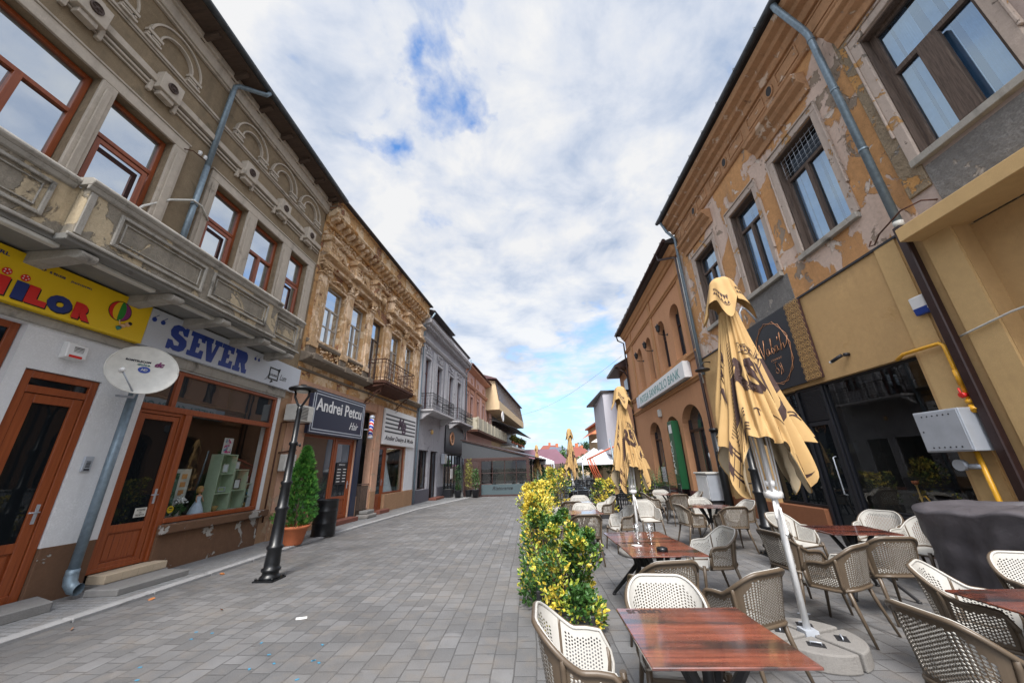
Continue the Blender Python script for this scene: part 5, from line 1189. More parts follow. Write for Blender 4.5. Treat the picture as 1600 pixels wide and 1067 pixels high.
window(R1, B, 9.58, 11.29, .56, 3.37, -.1, M['charcoal'], M['g_dark'], mull=[10.4], fw=.06)
mb = MB(R1); mb.box(6.0, 9.0, -2.6, -2.55, 0, 3.5); mb.box(8.66, 8.70, -2.55, -.3, 0, 3.5); mb.box(6.0, 6.04, -2.55, -.3, 0, 3.5); mb.box(6.04, 8.66, -2.55, -.36, 3.40, 3.5); mb.box(6.04,8.66,-2.55,-.3,.38,.42); mb.build('lounge_room', M['room'], B)
body(R1, B, -3, 13.85, 0, 12.1, 9, M['cement'], -2.7); backing(R1, B, 8.7, 11.3, 0, 3.4, -.4)
mb = MB(R1); mb.box(13.70, 13.86, -.4, .04, 0, 5.55); mb.build('end_wall', M['yellow'], B)
def rot_box(f, name, par, u0, u1, o0, o1, z0, z1, m, bevel=0, **kw):
    mb = MB(f); mb.box(u0, u1, o0, o1, z0, z1); return mb.build(name, m, par, bevel=bevel, **kw)
rot_box(R1, 'square_downpipe', B, 5.60, 5.74, .10, .22, 0, 5.60, M['brownmetal'], .015)
# things on it
S = empty('shop_sign', tuple(R1(9.4,.15,3.5)), 'charcoal lounge sign with copper octagon, thin script and an ornamental star lattice panel', 'sign')
rot_box(R1, 'board', S, 8.84, 10.60, .07, .13, 3.46, 5.50, M['charcoal'], .005)
rot_box(R1, 'lattice_panel', S, 8.36, 8.835, .07, .14, 3.47, 5.495, mat_simple('brown panel', (.05,.022,.02), .5), .004)
mb = MB(R1)
for i in range(3):
    for j in range(13):
        cu, cz = 8.36+.08+i*.158, 3.47+.08+j*.158
        for s_ in range(8):
            a0, a1 = s_*PI/4, s_*PI/4+PI/4*3
            mb.tube([(cu+.072*math.cos(a0),.142,cz+.072*math.sin(a0)),(cu+.072*math.cos(a1),.142,cz+.072*math.sin(a1))], .0045, 3, caps=False, sm=False)
        mb.tube([(cu+.1*math.cos(t*PI/3),.1415,cz+.1*math.sin(t*PI/3)) for t in range(7)], .004, 3, caps=False, sm=False)
mb.build('star_lattice', M['gold'], S)
mb = MB(R1)
for ph in (0, .30):
    mb.tube([(9.70+.72*math.cos(PI/8+ph+t*PI/4),.136,4.48+.90*math.sin(PI/8+ph+t*PI/4)) for t in range(9)], .006, 4, sm=False)
mb.build('octagon_lines', M['copper'], S)
# script lettering as strokes
def strokes(mb, pts, u, z, s, o, r, sy=1.): mb.tube([(u-x*s, o, z+y*s*sy) for x, y in pts], r, 5)
mb = MB(R1); u, z, s = 10.30, 4.46, .40
for p in ([(0,-.35),(.1,.1),(.25,.95),(.3,1.0),(.42,.3),(.55,-.15),(.66,.4),(.85,1.15)],
          [(1.15,.42),(1.0,.45),(.88,.2),(.95,0),(1.1,.05),(1.2,.42),(1.22,.1),(1.35,.05)],
          [(1.35,.05),(1.55,.7),(1.6,1.05),(1.52,1.0),(1.45,.1),(1.6,-.02),(1.72,.2),(1.6,.38)],
          [(2.02,.42),(1.88,.44),(1.78,.2),(1.85,0),(2.0,.06),(2.08,.42),(2.1,.1),(2.25,.1)],
          [(2.28,.95),(2.22,.7)],
          [(2.35,0),(2.5,.75),(2.58,1.15),(2.5,1.1),(2.42,.0),(2.55,.38),(2.68,.4),(2.7,.05),(2.95,.25),(3.2,.7)]):
    strokes(mb, p, u, z, s, .138, .0075, 1.05)
mb.build('script_lettering', M['copper'], S)
mb = MB(R1); put_text(mb, 'L O U N G E', 9.86, .131, 4.27, .06, .004, width=.42, height=.05)
mb.tube([(9.72+.06*math.cos(t*.6),.137,3.98+.07*math.sin(t*.6)) for t in range(11)], .005, 4); mb.tube([(9.72,.137,4.05),(9.73,.137,4.20),(9.66,.137,4.22),(9.80,.137,4.22)], .005, 4); mb.tube([(9.60,.137,4.15),(9.55,.137,4.0),(9.62,.137,3.85),(9.5,.137,3.9),(9.52,.137,4.15),(9.6,.137,4.15)], .005, 4)
mb.build('small_emblem', M['copper'], S)
S = empty('alarm_siren', tuple(R1(6.0,.1,4.1)), 'white and blue siren box on the yellow wall beside the brown square downpipe', 'alarm')
mb = MB(R1); mb.prism([(.08,4.02),(.16,4.03),(.17,4.3),(.08,4.32)], 5.78, 6.02); mb.build('housing', M['white'], S, bevel=.02, seg=2); mb = MB(R1); mb.prism([(.09,3.97),(.15,3.975),(.168,4.10),(.09,4.10)], 5.785, 6.015); mb.build('lamp_cover', M['blue'], S, bevel=.01)
S = empty('security_camera', tuple(R1(7.75,.1,3.75)), 'black bullet camera on the yellow wall over the shop window', 'camera')
mb = MB(R1); mb.tube([(7.60,.05,3.78),(7.62,.14,3.78)], .04, 10); mb.tube([(7.66,.16,3.78),(7.88,.22,3.70)], .036, 12); mb.build('body', M['charcoal'], S); mb = MB(R1); mb.tube([(7.88,.22,3.70),(7.92,.23,3.69)], .03, 12); mb.build('lens_hood', M['white'], S)
S = empty('gas_pipe', tuple(R1(5.9,.2,2)), 'yellow gas pipe bending down the wall to the grey cabinet', 'gas pipe')
mb = MB(R1); mb.tube([(6.62,.14,3.36),(6.45,.16,3.42),(5.86,.16,3.42),(5.80,.17,3.36),(5.80,.17,3.0),(5.80,.17,2.42)], .030, 10); mb.tube([(5.98,.2,1.75),(5.98,.17,.0)], .032, 10); mb.tube([(5.80,.17,2.7),(5.80,.17,2.95)], .040, 8); mb.tube([(5.80,.17,2.42),(5.80,.17,2.48)], .05, 10); mb.tube([(5.80,.17,2.38),(5.74,.22,2.30)], .045, 8); mb.build('pipe', M['gasyellow'], S)
mb = MB(R1); mb.tube([(5.80,.17,2.55),(5.80,.26,2.55)], .04, 8); mb.tube([(5.80,.25,2.50),(5.80,.25,2.66)], .014, 5); mb.build('valve', M['red'], S)
mb = MB(R1); mb.tube([(6.22,.2,1.52),(6.22,.28,1.52)], .085, 16); mb.tube([(6.2,.2,1.5),(5.98,.2,1.5)], .04, 8); mb.build('regulator', M['steelbox'], S)
S = empty('gas_cabinet', tuple(R1(6.2,.2,1.7)), 'pale grey steel gas cabinet with rows of vent holes on the yellow wall', 'cabinet')
rot_box(R1, 'casing', S, 5.78, 6.46, .10, .42, 1.72, 2.36, M['steelbox'], .008)
mb = MB(R1); mb.box(5.80, 6.44, .421, .432, 1.74, 2.34); dd = mb.build('cabinet_door', M['steelbox'], S, bevel=.004)
mb = MB(R1)
for z in (1.79, 2.28):
    for i in range(6): mb.lathe((5.92+i*.08,.433,z), [(.012,0),(.012,.002)], 10, axis='o')
mb.lathe((6.38,.433,2.04), [(.012,0),(.012,.004)], 10, axis='o'); mb.build('vent_holes', M['blackmatte'], dd)
S = empty('iron_hook', tuple(R1(5.9,.2,5.7)), 'bent rusty iron hook sticking out of the wall at the zinc downpipe', 'hook')
mb = MB(R1); mb.tube([(5.12,.0,5.72),(5.2,.16,5.78),(5.45,.26,5.78),(5.9,.28,5.62),(6.1,.22,5.52),(6.22,.2,5.56),(6.15,.2,5.64)], .014, 6); mb.build('rod', M['rust'], S)
mb = MB(R1); mb.tube([(5.58,.12,3.44),(5.45,.13,3.46),(4.9,.12,3.56),(3.5,-.1,3.70),(1.5,-.18,3.85)], .016, 6); mb.build('white_cable', M['offwhite'], None, label='white cable running along the yellow wall behind the brown square downpipe', cat='cable')
S = empty('wall_lamp', tuple(R1(13.3,.3,4.95)), 'black disc wall lamp beside the end of the peeling house', 'wall lamp')
mb = MB(R1); mb.tube([(10.05,.1,5.60),(10.05,.30,6.0),(10.05,.42,6.05),(10.05,.52,5.9),(10.05,.52,5.60)], .03, 8); mb.build('hook_pipe', M['steelbox'], None, label='pale bent metal pipe rising above the charcoal lounge sign', cat='vent pipe')
mb = MB(R1); mb.lathe((13.2,.40,4.92), [(.26,0),(.25,.05),(.10,.10),(.05,.2)], 20); mb.build('lamp_shade', M['charcoal'], S); mb = MB(R1); mb.tube([(13.2,.40,5.1),(13.2,.3,5.25),(13.2,.0,5.25)], .02, 6); mb.build('arm', M['black'], S)
def hookah(u, o, lab):
    S = empty('hookah', tuple(R1(u,o,.43)), lab, 'hookah')
    mb = MB(R1); mb.lathe((u,o,.43), [(.07,0),(.10,.03),(.095,.12),(.035,.24),(.03,.27)], 16); mb.build('glass_base', mat_simple('hookah glass', (.10,.16,.12), .1), S)
    mb = MB(R1); mb.lathe((u,o,.70), [(.03,0),(.018,.02),(.022,.1),(.012,.14),(.025,.2),(.012,.26),(.014,.42),(.03,.44)], 12); mb.build('stem', M['gold'], S)
    mb = MB(R1); mb.lathe((u,o,1.14), [(.015,0),(.05,.03),(.055,.08),(.04,.08)], 14); mb.build('bowl', M['terracottapot'], S)
    mb = MB(R1); mb.tube([(u-.02,o,.92),(u-.12,o+.02,.95),(u-.20,o+.02,.80),(u-.16,o,.6),(u-.05,o,.50)], .013, 6); mb.build('hose', M['gasyellow'], S)
hookah(7.86, -.55, 'hookah with a yellow hose standing behind the lounge window, the farther one'); hookah(6.75, -.55, 'hookah standing behind the lounge window beside the grey gas cabinet, the nearer one')
for i, u in enumerate((6.95, 7.45, 8.3)):
    S = empty('lounge_armchair', tuple(R1(u,-1.3,.43)), ['dark armchair inside the lounge window at its near end','dark armchair in the middle of the lounge window','dark armchair inside the lounge window next to the door'][i], 'armchair', 'dark armchairs inside the lounge')
    mb = MB(R1); mb.lathe((u,-1.25,.43), [(.2,0),(.25,.3),(.24,.42),(.05,.44)], 16); mb.build('seat', M['charcoal'], S); mb = MB(R1); mb.tube([(u+.27*math.cos(t*PI/10),-1.3-.25*math.sin(t*PI/10),.95) for t in range(11)], .09, 8); mb.build('backrest', M['charcoal'], S)

# ================================================================ BANK
B = empty('house', tuple(R2(5,0,0)), 'orange bank building with four tall arched upper windows and black gutters', 'building', 'old two storey houses lining the street')
AW = [(1.26,2.46),(3.38,4.58),(5.95,7.0),(8.08,9.15)]
AG = [(1.05,3.36),(3.72,5.66),(6.75,8.98)]
mb = MB(R2); hs = [(a,b,6.2,8.85) for a,b in AW]; mb.wall(0, 12, 5.75, 11.0, hs, t=.4)
for a, b in AW: mb.arch_fill(a, b, 8.32, .53, 0, .4, ztop=8.85)
mb.wall(0, 12, .5, 5.75, [(1.05,3.36,.5,4.12),(3.72,5.66,.5,3.92),(6.75,8.98,.6,4.0)], t=.4)
for (a, b), r_, zt in zip(AG, (.9,.8,.8), (4.12,3.92,4.0)): mb.arch_fill(a, b, zt-r_, r_, 0, .4, ztop=zt)
mb.build('wall', M['bank'], B)
for g_ in ((-.02,1.04,-.3,.06,0,.505),(3.37,3.71,-.3,.06,0,.505),(5.67,12.0,-.3,.06,0,.60)): mb = MB(R2); mb.box(*g_); mb.build('plinth', M['bankplinth'], B, bevel=.01)
mb = MB(R2)
mb.prism([(0,9.55),(.07,9.57),(.07,9.63),(.13,9.67),(.13,9.75),(.07,9.8),(0,9.84)], 0, 12.02); mb.prism([(0,10.55),(.08,10.58),(.12,10.7),(.2,10.76),(.26,10.9),(.34,11.0),(0,11.05)], 0, 12.02)
mb.prism([(0,5.78),(.07,5.8),(.10,5.9),(.16,5.96),(.16,6.04),(0,6.1)], 0, 12.02); mb.prism([(0,4.86),(.06,4.88),(.08,4.96),(.14,5.0),(.14,5.06),(0,5.1)], 0, 12.02)
for u in (.55, 5.28, 10.3): mb.box(u-.22, u+.22, 0, .045, 6.1, 10.55)
mb.build('moulding', M['banktrim'], B, bevel=.008)
for i, (a, b) in enumerate(AW):
    mb = MB(R2); mb.box(a, a+.08, -.38, -.30, 6.2, 8.8); mb.box(b-.08, b, -.38, -.30, 6.2, 8.8); mb.box(a+.08, b-.08, -.38, -.30, 6.2, 6.28); mb.box(a+.08, b-.08, -.38, -.31, 7.9, 7.98); mb.box((a+b)/2-.05, (a+b)/2+.05, -.38, -.295, 6.281, 8.8)
    w = mb.build('window', M['brownmetal'], B); pane(R2, a, b, 6.2, 8.86, -.36, M['g_right'], w)
    mb = MB(R2); mb.box(a-.08, b+.08, 0, .08, 6.1, 6.19); mb.build('window_sill', M['banktrim'], B)
for i, (a, b) in enumerate(AG):
    z0 = .02 if i < 2 else .62; zt = (4.12,3.92,4.0)[i]
    mb = MB(R2); mb.box(a, a+.09, -.38, -.28, z0, zt); mb.box(b-.09, b, -.38, -.28, z0, zt); mb.box(a+.09, b-.09, -.38, -.28, 3.0, 3.1); mb.box((a+b)/2-.05, (a+b)/2+.05, -.38, -.285, z0, 3.0)
    w = mb.build('window' if i == 2 else 'entrance', M['brownmetal'], B); pane(R2, a, b, z0, zt+.01, -.35, M['g_mid'] if i != 1 else M['g_dark'], w)
    if i == 2: mb = MB(R2); mb.box(a+.1, b-.1, -.34, -.335, .7, 1.5); mb.build('frosted_panel', M['signwhite'], w)
mb = MB(R2); mb.prism([(0,11.05),(.52,11.10),(.56,11.2),(-4,13),(-9,11.3),(-9,11.05)], -.05, 12.3); mb.build('roof', M['roof'], B)
mb = MB(R2); mb.tube([(-.1,.58,11.2),(12.35,.58,11.2)], .09, 10)
for i in range(14): mb.tube([(.2+i*.9,.5,11.3),(.2+i*.9,.67,11.28),(.2+i*.9,.68,11.12)], .012, 4)
mb.build('gutter', M['brownmetal'], B)
mb = MB(R2); mb.tube([(1.0,.58,11.15),(1.0,.56,10.85),(.45,.14,10.6),(.12,.13,10.4),(.12,.12,3.0),(.12,.12,0)], .055, 8); mb.build('downpipe', M['brownmetal'], B)
mb = MB(R2); mb.tube([(12.1,.58,11.1),(12.1,.5,10.7),(11.9,.14,10.4),(11.9,.12,0)], .055, 8); mb.build('downpipe', M['brownmetal'], B)
mb = MB(R2); mb.tube([(.0,.11,4.6),(.0,.11,10.3)], .03, 6); mb.build('cable_duct', M['offwhite'], B)
body(R2, B, 0, 12, 0, 11, 9, M['bank'], -.5)
for i in range(3):
    c = AW[i+1][1] - .05 if i else 4.66
    c = (4.82, 7.22, 9.4)[i]
    S = empty('wall_lantern', tuple(R2(c-.3,.3,7.9)), ['black lantern on the bank wall by the second arched window','black lantern on the bank wall by the third arched window','black lantern on the bank wall by the last arched window'][i], 'lantern', 'black lanterns between the bank windows')
    u = (3.1, 5.75, 7.85)[i]
    mb = MB(R2); mb.lathe((u,.42,7.95), [(.03,0),(.09,.05),(.12,.28),(.14,.3),(.03,.42),(.01,.48)], 8, sm=False); mb.build('lantern_body', M['black'], S); mb = MB(R2); mb.tube([(u,0,7.8),(u,.2,7.78),(u,.42,7.85),(u,.42,7.97)], .02, 6); mb.lathe((u,.0,7.8), [(.06,0),(.06,.03)], 10, axis='o'); mb.build('arm', M['black'], S)
S = board_sign(R2, 1.1, 9.0, 5.12, 5.84, .34, M['white'], 'long white sign box reading INTESA SANPAOLO BANK in green letters', .32)
mb = MB(R2); put_text(mb, 'INTESA SANPAOLO BANK', 8.75, .342, 5.24, .5, .01, .12, -.002, width=7.1, height=.42); mb.build('lettering', M['teal'], S)
mb = MB(R2); mb.box(9.0, 9.7, .02, .34, 5.12, 5.8); mb.build('logo_box', M['signwhite'], S, bevel=.005)
mb = MB(R2); mb.box(3.80, 4.42, .02, .34, .55, 3.62); S = mb.build('banner', mat_simple('dark green banner', (.008,.085,.03), .45), None, label='tall dark green column sign', cat='banner', bevel=.01)
S['label'] = 'tall dark green column sign with white letters beside the bank entrance'
mb = MB(R2); put_text(mb, 'BANCA', 4.18, .342, 1.2, .3, .004, rot=PI/2, width=1.5, height=.26); mb.box(3.9, 4.3, .341, .345, 3.05, 3.45); mb.box(3.95,4.25,.341,.344,.75,.77); mb.build('banner_print', M['white'], S)
S = empty('siren_box', tuple(R2(7.6,.1,4.3)), 'small cream siren box on the bank wall below the white sign', 'alarm'); mb = MB(R2); mb.box(6.0, 6.35, .0, .14, 4.1, 4.5); mb.build('housing', M['offwhite'], S, bevel=.02)
# white electric cabinet, black post
S = empty('electric_cabinet', (6.5,14.2,.5), 'white steel electric cabinet standing before the bank corner', 'cabinet')
mb = MB(); mb.box(6.15, 6.75, 13.55, 14.45, .42, 1.28); mb.build('casing', M['steelbox'], S, bevel=.01); mb = MB(); mb.box(6.10, 6.80, 13.50, 14.50, 1.28, 1.34); mb.build('lid', M['offwhite'], S, bevel=.01); mb = MB(); mb.box(6.2, 6.7, 13.6, 14.4, 0, .42); mb.build('base', M['blackmatte'], S)
mb = MB(); mb.box(6.138, 6.149, 13.95, 14.42, .46, 1.24); mb.box(6.138,6.149,13.58,13.93,.46,1.24); mb.build('cabinet_door', M['white'], S, bevel=.004)
S = empty('black_post', (6.62,13.2,0), 'thick black post with iron brackets at the corner between the peeling house and the bank', 'post')
mb = MB(); mb.tube([(6.55,13.2,0),(6.55,13.2,2.75)], .13, 12); mb.tube([(6.55,13.2,2.7),(6.55,13.2,2.8)], .16, 12); mb.build('post', M['black'], S)
mb = MB()
for z in (1.5, 1.9, 2.0): mb.tube([(6.4,13.1,z),(7.0,13.1,z)], .018, 5); mb.tube([(6.4,13.0,z-.08),(6.4,13.0,z+.08)], .018, 5)
mb.tube([(6.6,12.9,1.0),(6.9,11.9,1.02)], .02, 5); mb.build('bracket', M['black'], S)
# ================================================================ street lamps
def street_lamp(x, y, label, copy_of=None):
    if copy_of:
        c = copy_tree(copy_of); c.location = (x, y, 0); c['label'] = label; return c
    S = empty('street_lamp', (x, y, 0), label, 'street lamp', 'black cast iron street lamps')
    mb = MB(); mb.box(x-.17, x+.17, y-.17, y+.17, .0, .025)
    for a in (-.14,.14):
        for b in (-.14,.14): mb.lathe((x+a,y+b,.025), [(.018,0),(.018,.03),(.005,.035)], 6)
    mb.lathe((x,y,.02), [(.155,0),(.15,.04),(.125,.06),(.12,.10),(.145,.12),(.145,.15),(.115,.17),(.118,.22),(.112,.30),(.108,.42),(.128,.45),(.128,.48),(.10,.50),(.092,.80),(.088,1.02),(.108,1.05),(.108,1.08),(.085,1.10),(.078,1.30),(.075,1.44),(.094,1.47),(.094,1.5),(.066,1.52),(.058,1.95),(.055,2.12),(.075,2.14),(.075,2.18),(.05,2.20),(.045,2.72),(.052,2.76),(.045,2.80),(.045,2.86)], 20)
    mb.build('column', M['black'], S)
    mb = MB()
    for s_ in (-1, 1): mb.tube([(x,y,2.84),(x+s_*.07,y,2.94),(x+s_*.135,y,3.06),(x+s_*.14,y,3.20)], .022, 8)
    mb.build('fork', M['black'], S)
    mb = MB(); mb.lathe((x,y,3.17), [(.12,0),(.24,.015),(.25,.03),(.24,.05),(.16,.085),(.06,.10),(.05,.13),(.001,.135)], 28); h = mb.build('lamp_head', M['black'], S)
    mb = MB(); mb.lathe((x,y,3.14), [(.10,0),(.11,.015),(.11,.03)], 20); mb.build('lamp_glass', M['offwhite'], h)
    mb = MB(); mb.tube([(x+.06,y,2.15),(x+.13,y,2.15)], .014, 5); mb.tube([(x+.13,y,2.12),(x+.13,y,2.18)], .018, 6); mb.build('hook', M['black'], S)
    return S
LA = street_lamp(-4.42, 6.62, 'black cast iron street lamp on the paving left of the street')
street_lamp(4.45, 7.75, 'black cast iron street lamp on the terrace half hidden by the big tan parasol', LA)

# ================================================================ potted conifer, drum
q = random.Random(3)
S = empty('potted_conifer', (-5.84,9.35,.04), 'bushy green thuja in a terracotta pot beside the black drum', 'plant')
mb = MB(); mb.lathe((-5.84,9.35,.04), [(.20,0),(.22,.03),(.29,.34),(.33,.36),(.34,.42),(.31,.42),(.30,.37),(.02,.37)], 26); mb.build('pot', M['terracottapot'], S)
mb = MB(); mb.tube([(-5.84,9.35,.35),(-5.86,9.35,1.6)], .025, 6); mb.build('trunk', M['oldwood'], S)
def thuja(mb, x, y, z0, h, r, n, q):
    for i in range(n):
        t = q.random()**.85; z = z0+h*t; a = q.uniform(0, 2*PI); lobe = 1+.45*noise.noise(Vector((math.cos(a)*1.6,math.sin(a)*1.6,t*5)))
        rr = r*(1-t)**.62*(.55+.45*min(1, t*6+.35))*lobe*q.uniform(.35,1.08)**.5
        p = Vector((x+rr*math.cos(a), y+rr*math.sin(a), z)); d = Vector((math.cos(a)*.55, math.sin(a)*.55, q.uniform(.5,1.3))).normalized()
        w = d.cross(Vector((q.gauss(0,1),q.gauss(0,1),.2))).normalized(); s_ = q.uniform(.05,.12); m = q.choice((0,0,0,1))
        for k_ in range(3):
            dd = (d+w*(k_-1)*.5+Vector((0,0,q.uniform(-.2,.2)))).normalized()
            mb.add([tuple(p+dd*0), tuple(p+dd*s_*.5+w*s_*.12), tuple(p+dd*s_), tuple(p+dd*s_*.5-w*s_*.12)], [(0,1,2,3)], m)
mb = MB(); thuja(mb, -5.84, 9.35, .42, 1.85, .44, 4200, q); mb.build('foliage', [mat_simple('thuja green', (.03,.12,.015), .5, var=.4, vs=16), mat_simple('thuja light', (.085,.20,.03), .5, var=.3, vs=16)], S)
S = empty('drum', (-5.82,10.3,.04), 'black ribbed oil drum between the terracotta pot and the barber shop door', 'drum')
mb = MB(); mb.lathe((-5.80,10.62,.04), [(.30,0),(.31,.01),(.30,.03),(.30,.29),(.315,.31),(.30,.33),(.30,.59),(.315,.61),(.30,.63),(.30,.87),(.315,.89),(.305,.90),(.295,.87),(.02,.86)], 28); mb.build('shell', M['black'], S)

# ================================================================ terrace furniture
M['chairwhite'] = mat_simple('pale grey white chair plastic', (.44,.428,.40), .42, var=.05, vs=5)
M['chairbrown'] = mat_simple('taupe chair plastic', (.092,.067,.045), .42, var=.10, vs=6)
def U_plan(s, h):
    """wall of the tub chair: s -1..1 round the U, h 0 seat .. 1 rim -> x,y,z ; front is +y"""
    A = abs(s); sg = 1 if s > 0 else -1
    # plan path: arc length param: back straight, corner, arm straight
    hb, rc, la = .10, .135, .26                          # half back, corner radius, arm length
    Ltot = hb+rc*PI/2+la; d = A*Ltot
    if d < hb: x, y, nx, ny = d, -.27, 0, -1
    elif d < hb+rc*PI/2:
        a = (d-hb)/rc; x, y = hb+rc*math.sin(a), -.27+rc*(1-math.cos(a)); nx, ny = math.sin(a), -math.cos(a)
    else: x, y, nx, ny = hb+rc, -.27+rc+(d-hb-rc*PI/2), 1, 0
    back = max(0, min(1, (1.08-(d/(hb+rc*PI/2+.02)))/.72)); back = back*back*(3-2*back)
    rim = .65+.175*back - .02*max(0,(A-.75)/.25)
    if A > .9: rim -= (A-.9)*1.0
    z0 = .43-.03*(1-back)
    z = z0+(rim-z0)*h
    fl = (.030+.035*back)*h**1.1
    return sg*(x+nx*fl), y+ny*fl, z
def cell(mb, P, s0, s1, h0, h1, hole, m, off):
    def pt(s, h):
        x, y, z = P(s, h)
        if off:
            xa, ya, za = P(s+.004, h); xb, yb, zb = P(s, h+.01)
            n = Vector((xa-x, ya-y, za-z)).cross(Vector((xb-x, yb-y, zb-z))).normalized(); x, y, z = x+n.x*off, y+n.y*off, z+n.z*off
        return (x, y, z)
    c = [(s0,h0),(s1,h0),(s1,h1),(s0,h1)]
    if not hole: mb.add([pt(*p) for p in c], [(0,1,2,3)], m, True); return
    sm_, hm = (s0+s1)/2, (h0+h1)/2; q_ = .43 if off else .32; rs, rh = (s1-s0)*q_, (h1-h0)*q_
    ring = [(sm_+rs*math.cos(a), hm+rh*math.sin(a)) for a in [(-.75+i*.25)*PI for i in range(8)]]
    out = [(s0,h0),(sm_,h0),(s1,h0),(s1,hm),(s1,h1),(sm_,h1),(s0,h1),(s0,hm)]
    mb.add([pt(*p) for p in out+ring], [(i,(i+1) % 8,8+(i+1) % 8,8+i) for i in range(8)], m, True)
def chair_shell(mb, off, m, N=64, flip=False):
    for i in range(N):
        s0, s1 = -1+2*i/N, -1+2*(i+1)/N; sm_ = (s0+s1)/2; A = abs(sm_)
        _,_,zt = U_plan(sm_, 1); _,_,zb = U_plan(sm_, 0); H = zt-zb; n = max(4, round(H/.0185)); st = .5 if i % 2 else 0
        # zones: back panel, side panels, solid ribs between them
        x, y, _z = U_plan(sm_, .5)
        rib = .38 < A < .50 or A > .90
        edges = [0]+[(j+st)/n for j in range(0 if st else 1, n)]+[1]
        for a, b in zip(edges, edges[1:]):
            full = (b-a) > .9/n; zz = (a+b)/2*H
            ok = full and not rib and zz > .04 and zz < H-.045
            if A < .40: ok = ok and zz < H-.05-.06*max(0,(A-.26)/.12)
            cell(mb, U_plan, s0, s1, a, b, ok, m, off)
def seat_pt(x, y):
    return (x, y, .44-.035*math.exp(-(x*x+(y+.05)**2)/.03)-(.03*max(0,(y-.12)/.12)**2))
def make_chair(label):
    S = empty('terrace_chair', (0,0,0), label, 'chair', 'pale perforated tub chairs with taupe frames')
    mb = MB(); chair_shell(mb, 0, 0)
    # seat disc joining the wall
    n, k = 30, 5; rim = []
    for i in range(n+1): x, y, z = U_plan(-1+2*i/n, 0); rim.append((x, y, z))
    front = [(.235-.47*i/10, -.27+.135+.26+.035*math.sin(PI*i/10), .40) for i in range(1, 10)]
    loop = rim+front; c = (0,-.02); N_ = len(loop); pts = []
    for r_ in range(k):
        t = 1-r_/k
        for x, y, z in loop: q_ = seat_pt(c[0]+(x-c[0])*t, c[1]+(y-c[1])*t); pts.append((q_[0], q_[1], z if r_ == 0 else z*(t**2)+q_[2]*(1-t**2)))
    pts.append(seat_pt(*c)); fs = []
    for r_ in range(k-1):
        for i in range(N_): j = (i+1) % N_; fs.append((r_*N_+i, r_*N_+j, (r_+1)*N_+j, (r_+1)*N_+i))
    fs += [((k-1)*N_+i, (k-1)*N_+(i+1) % N_, k*N_) for i in range(N_)]
    mb.add(pts, fs, 0, True); mb.add([(p[0],p[1],p[2]-.012) for p in pts], fs, 0, True)
    mb.tube([(p[0],p[1],p[2]-.006) for p in [rim[-1]]+front+[rim[0]]], .012, 8)
    rp = [U_plan(-1+2*i/60, 1) for i in range(61)]
    f0, f1 = U_plan(-1,0), U_plan(1,0)
    mb.tube([f0]+[tuple(a) for a in ([ (rp[0][0], rp[0][1]+.012, (f0[2]+rp[0][2])/2) ]+rp+[ (rp[-1][0], rp[-1][1]+.012, (f1[2]+rp[-1][2])/2) ])]+[f1], .0095, 8)
    sh = mb.build('shell', M['chairwhite'], S, merge=1e-5)
    # taupe outer skin and frame
    mb = MB(); chair_shell(mb, .008, 0); mb.build('outer_skin', M['chairbrown'], S, merge=1e-5)
    mb = MB()
    def off_pt(s, h, o):
        x, y, z = U_plan(s, h); x2, y2, _ = U_plan(s, h); xa, ya, _ = U_plan(max(-1, s-.01), h); xb, yb, _ = U_plan(min(1, s+.01), h)
        n_ = Vector((yb-ya, -(xb-xa), 0)).normalized(); return (x+n_.x*o, y+n_.y*o, z)
    mb.tube([off_pt(-.985+1.97*i/56, .985, .013) for i in range(57)], .0155, 8)
    mb.tube([off_pt(-.97+1.94*i/40, .02, .008) for i in range(41)], .015, 8)
    for s_ in (-1, 1):
        mb.tube([off_pt(s_*.46, 1-.98*i/6, .012) for i in range(7)], .016, 8)
        mb.tube([off_pt(s_*.97, .92, .010), off_pt(s_*.975, .5, .012), off_pt(s_*.96, 0, .008)], .017, 8)
        mb.tube([(s_*.225, .20, .40), (s_*.215, -.18, .40)], .014, 6)
    mb.tube([(-.22,.20,.395),(.22,.20,.395)], .013, 6)
    mb.build('frame', M['chairbrown'], S)
    for s_ in (-1, 1):
        mb = MB(); mb.tube([(s_*.232,.185,.44),(s_*.24,.20,.3),(s_*.268,.24,.0)], [.021,.019,.012], 8); mb.build('leg', M['chairbrown'], S)
        mb = MB(); mb.tube([(s_*.205,-.20,.46),(s_*.215,-.24,.3),(s_*.25,-.33,.0)], [.021,.019,.012], 8); mb.build('leg', M['chairbrown'], S)
    return S
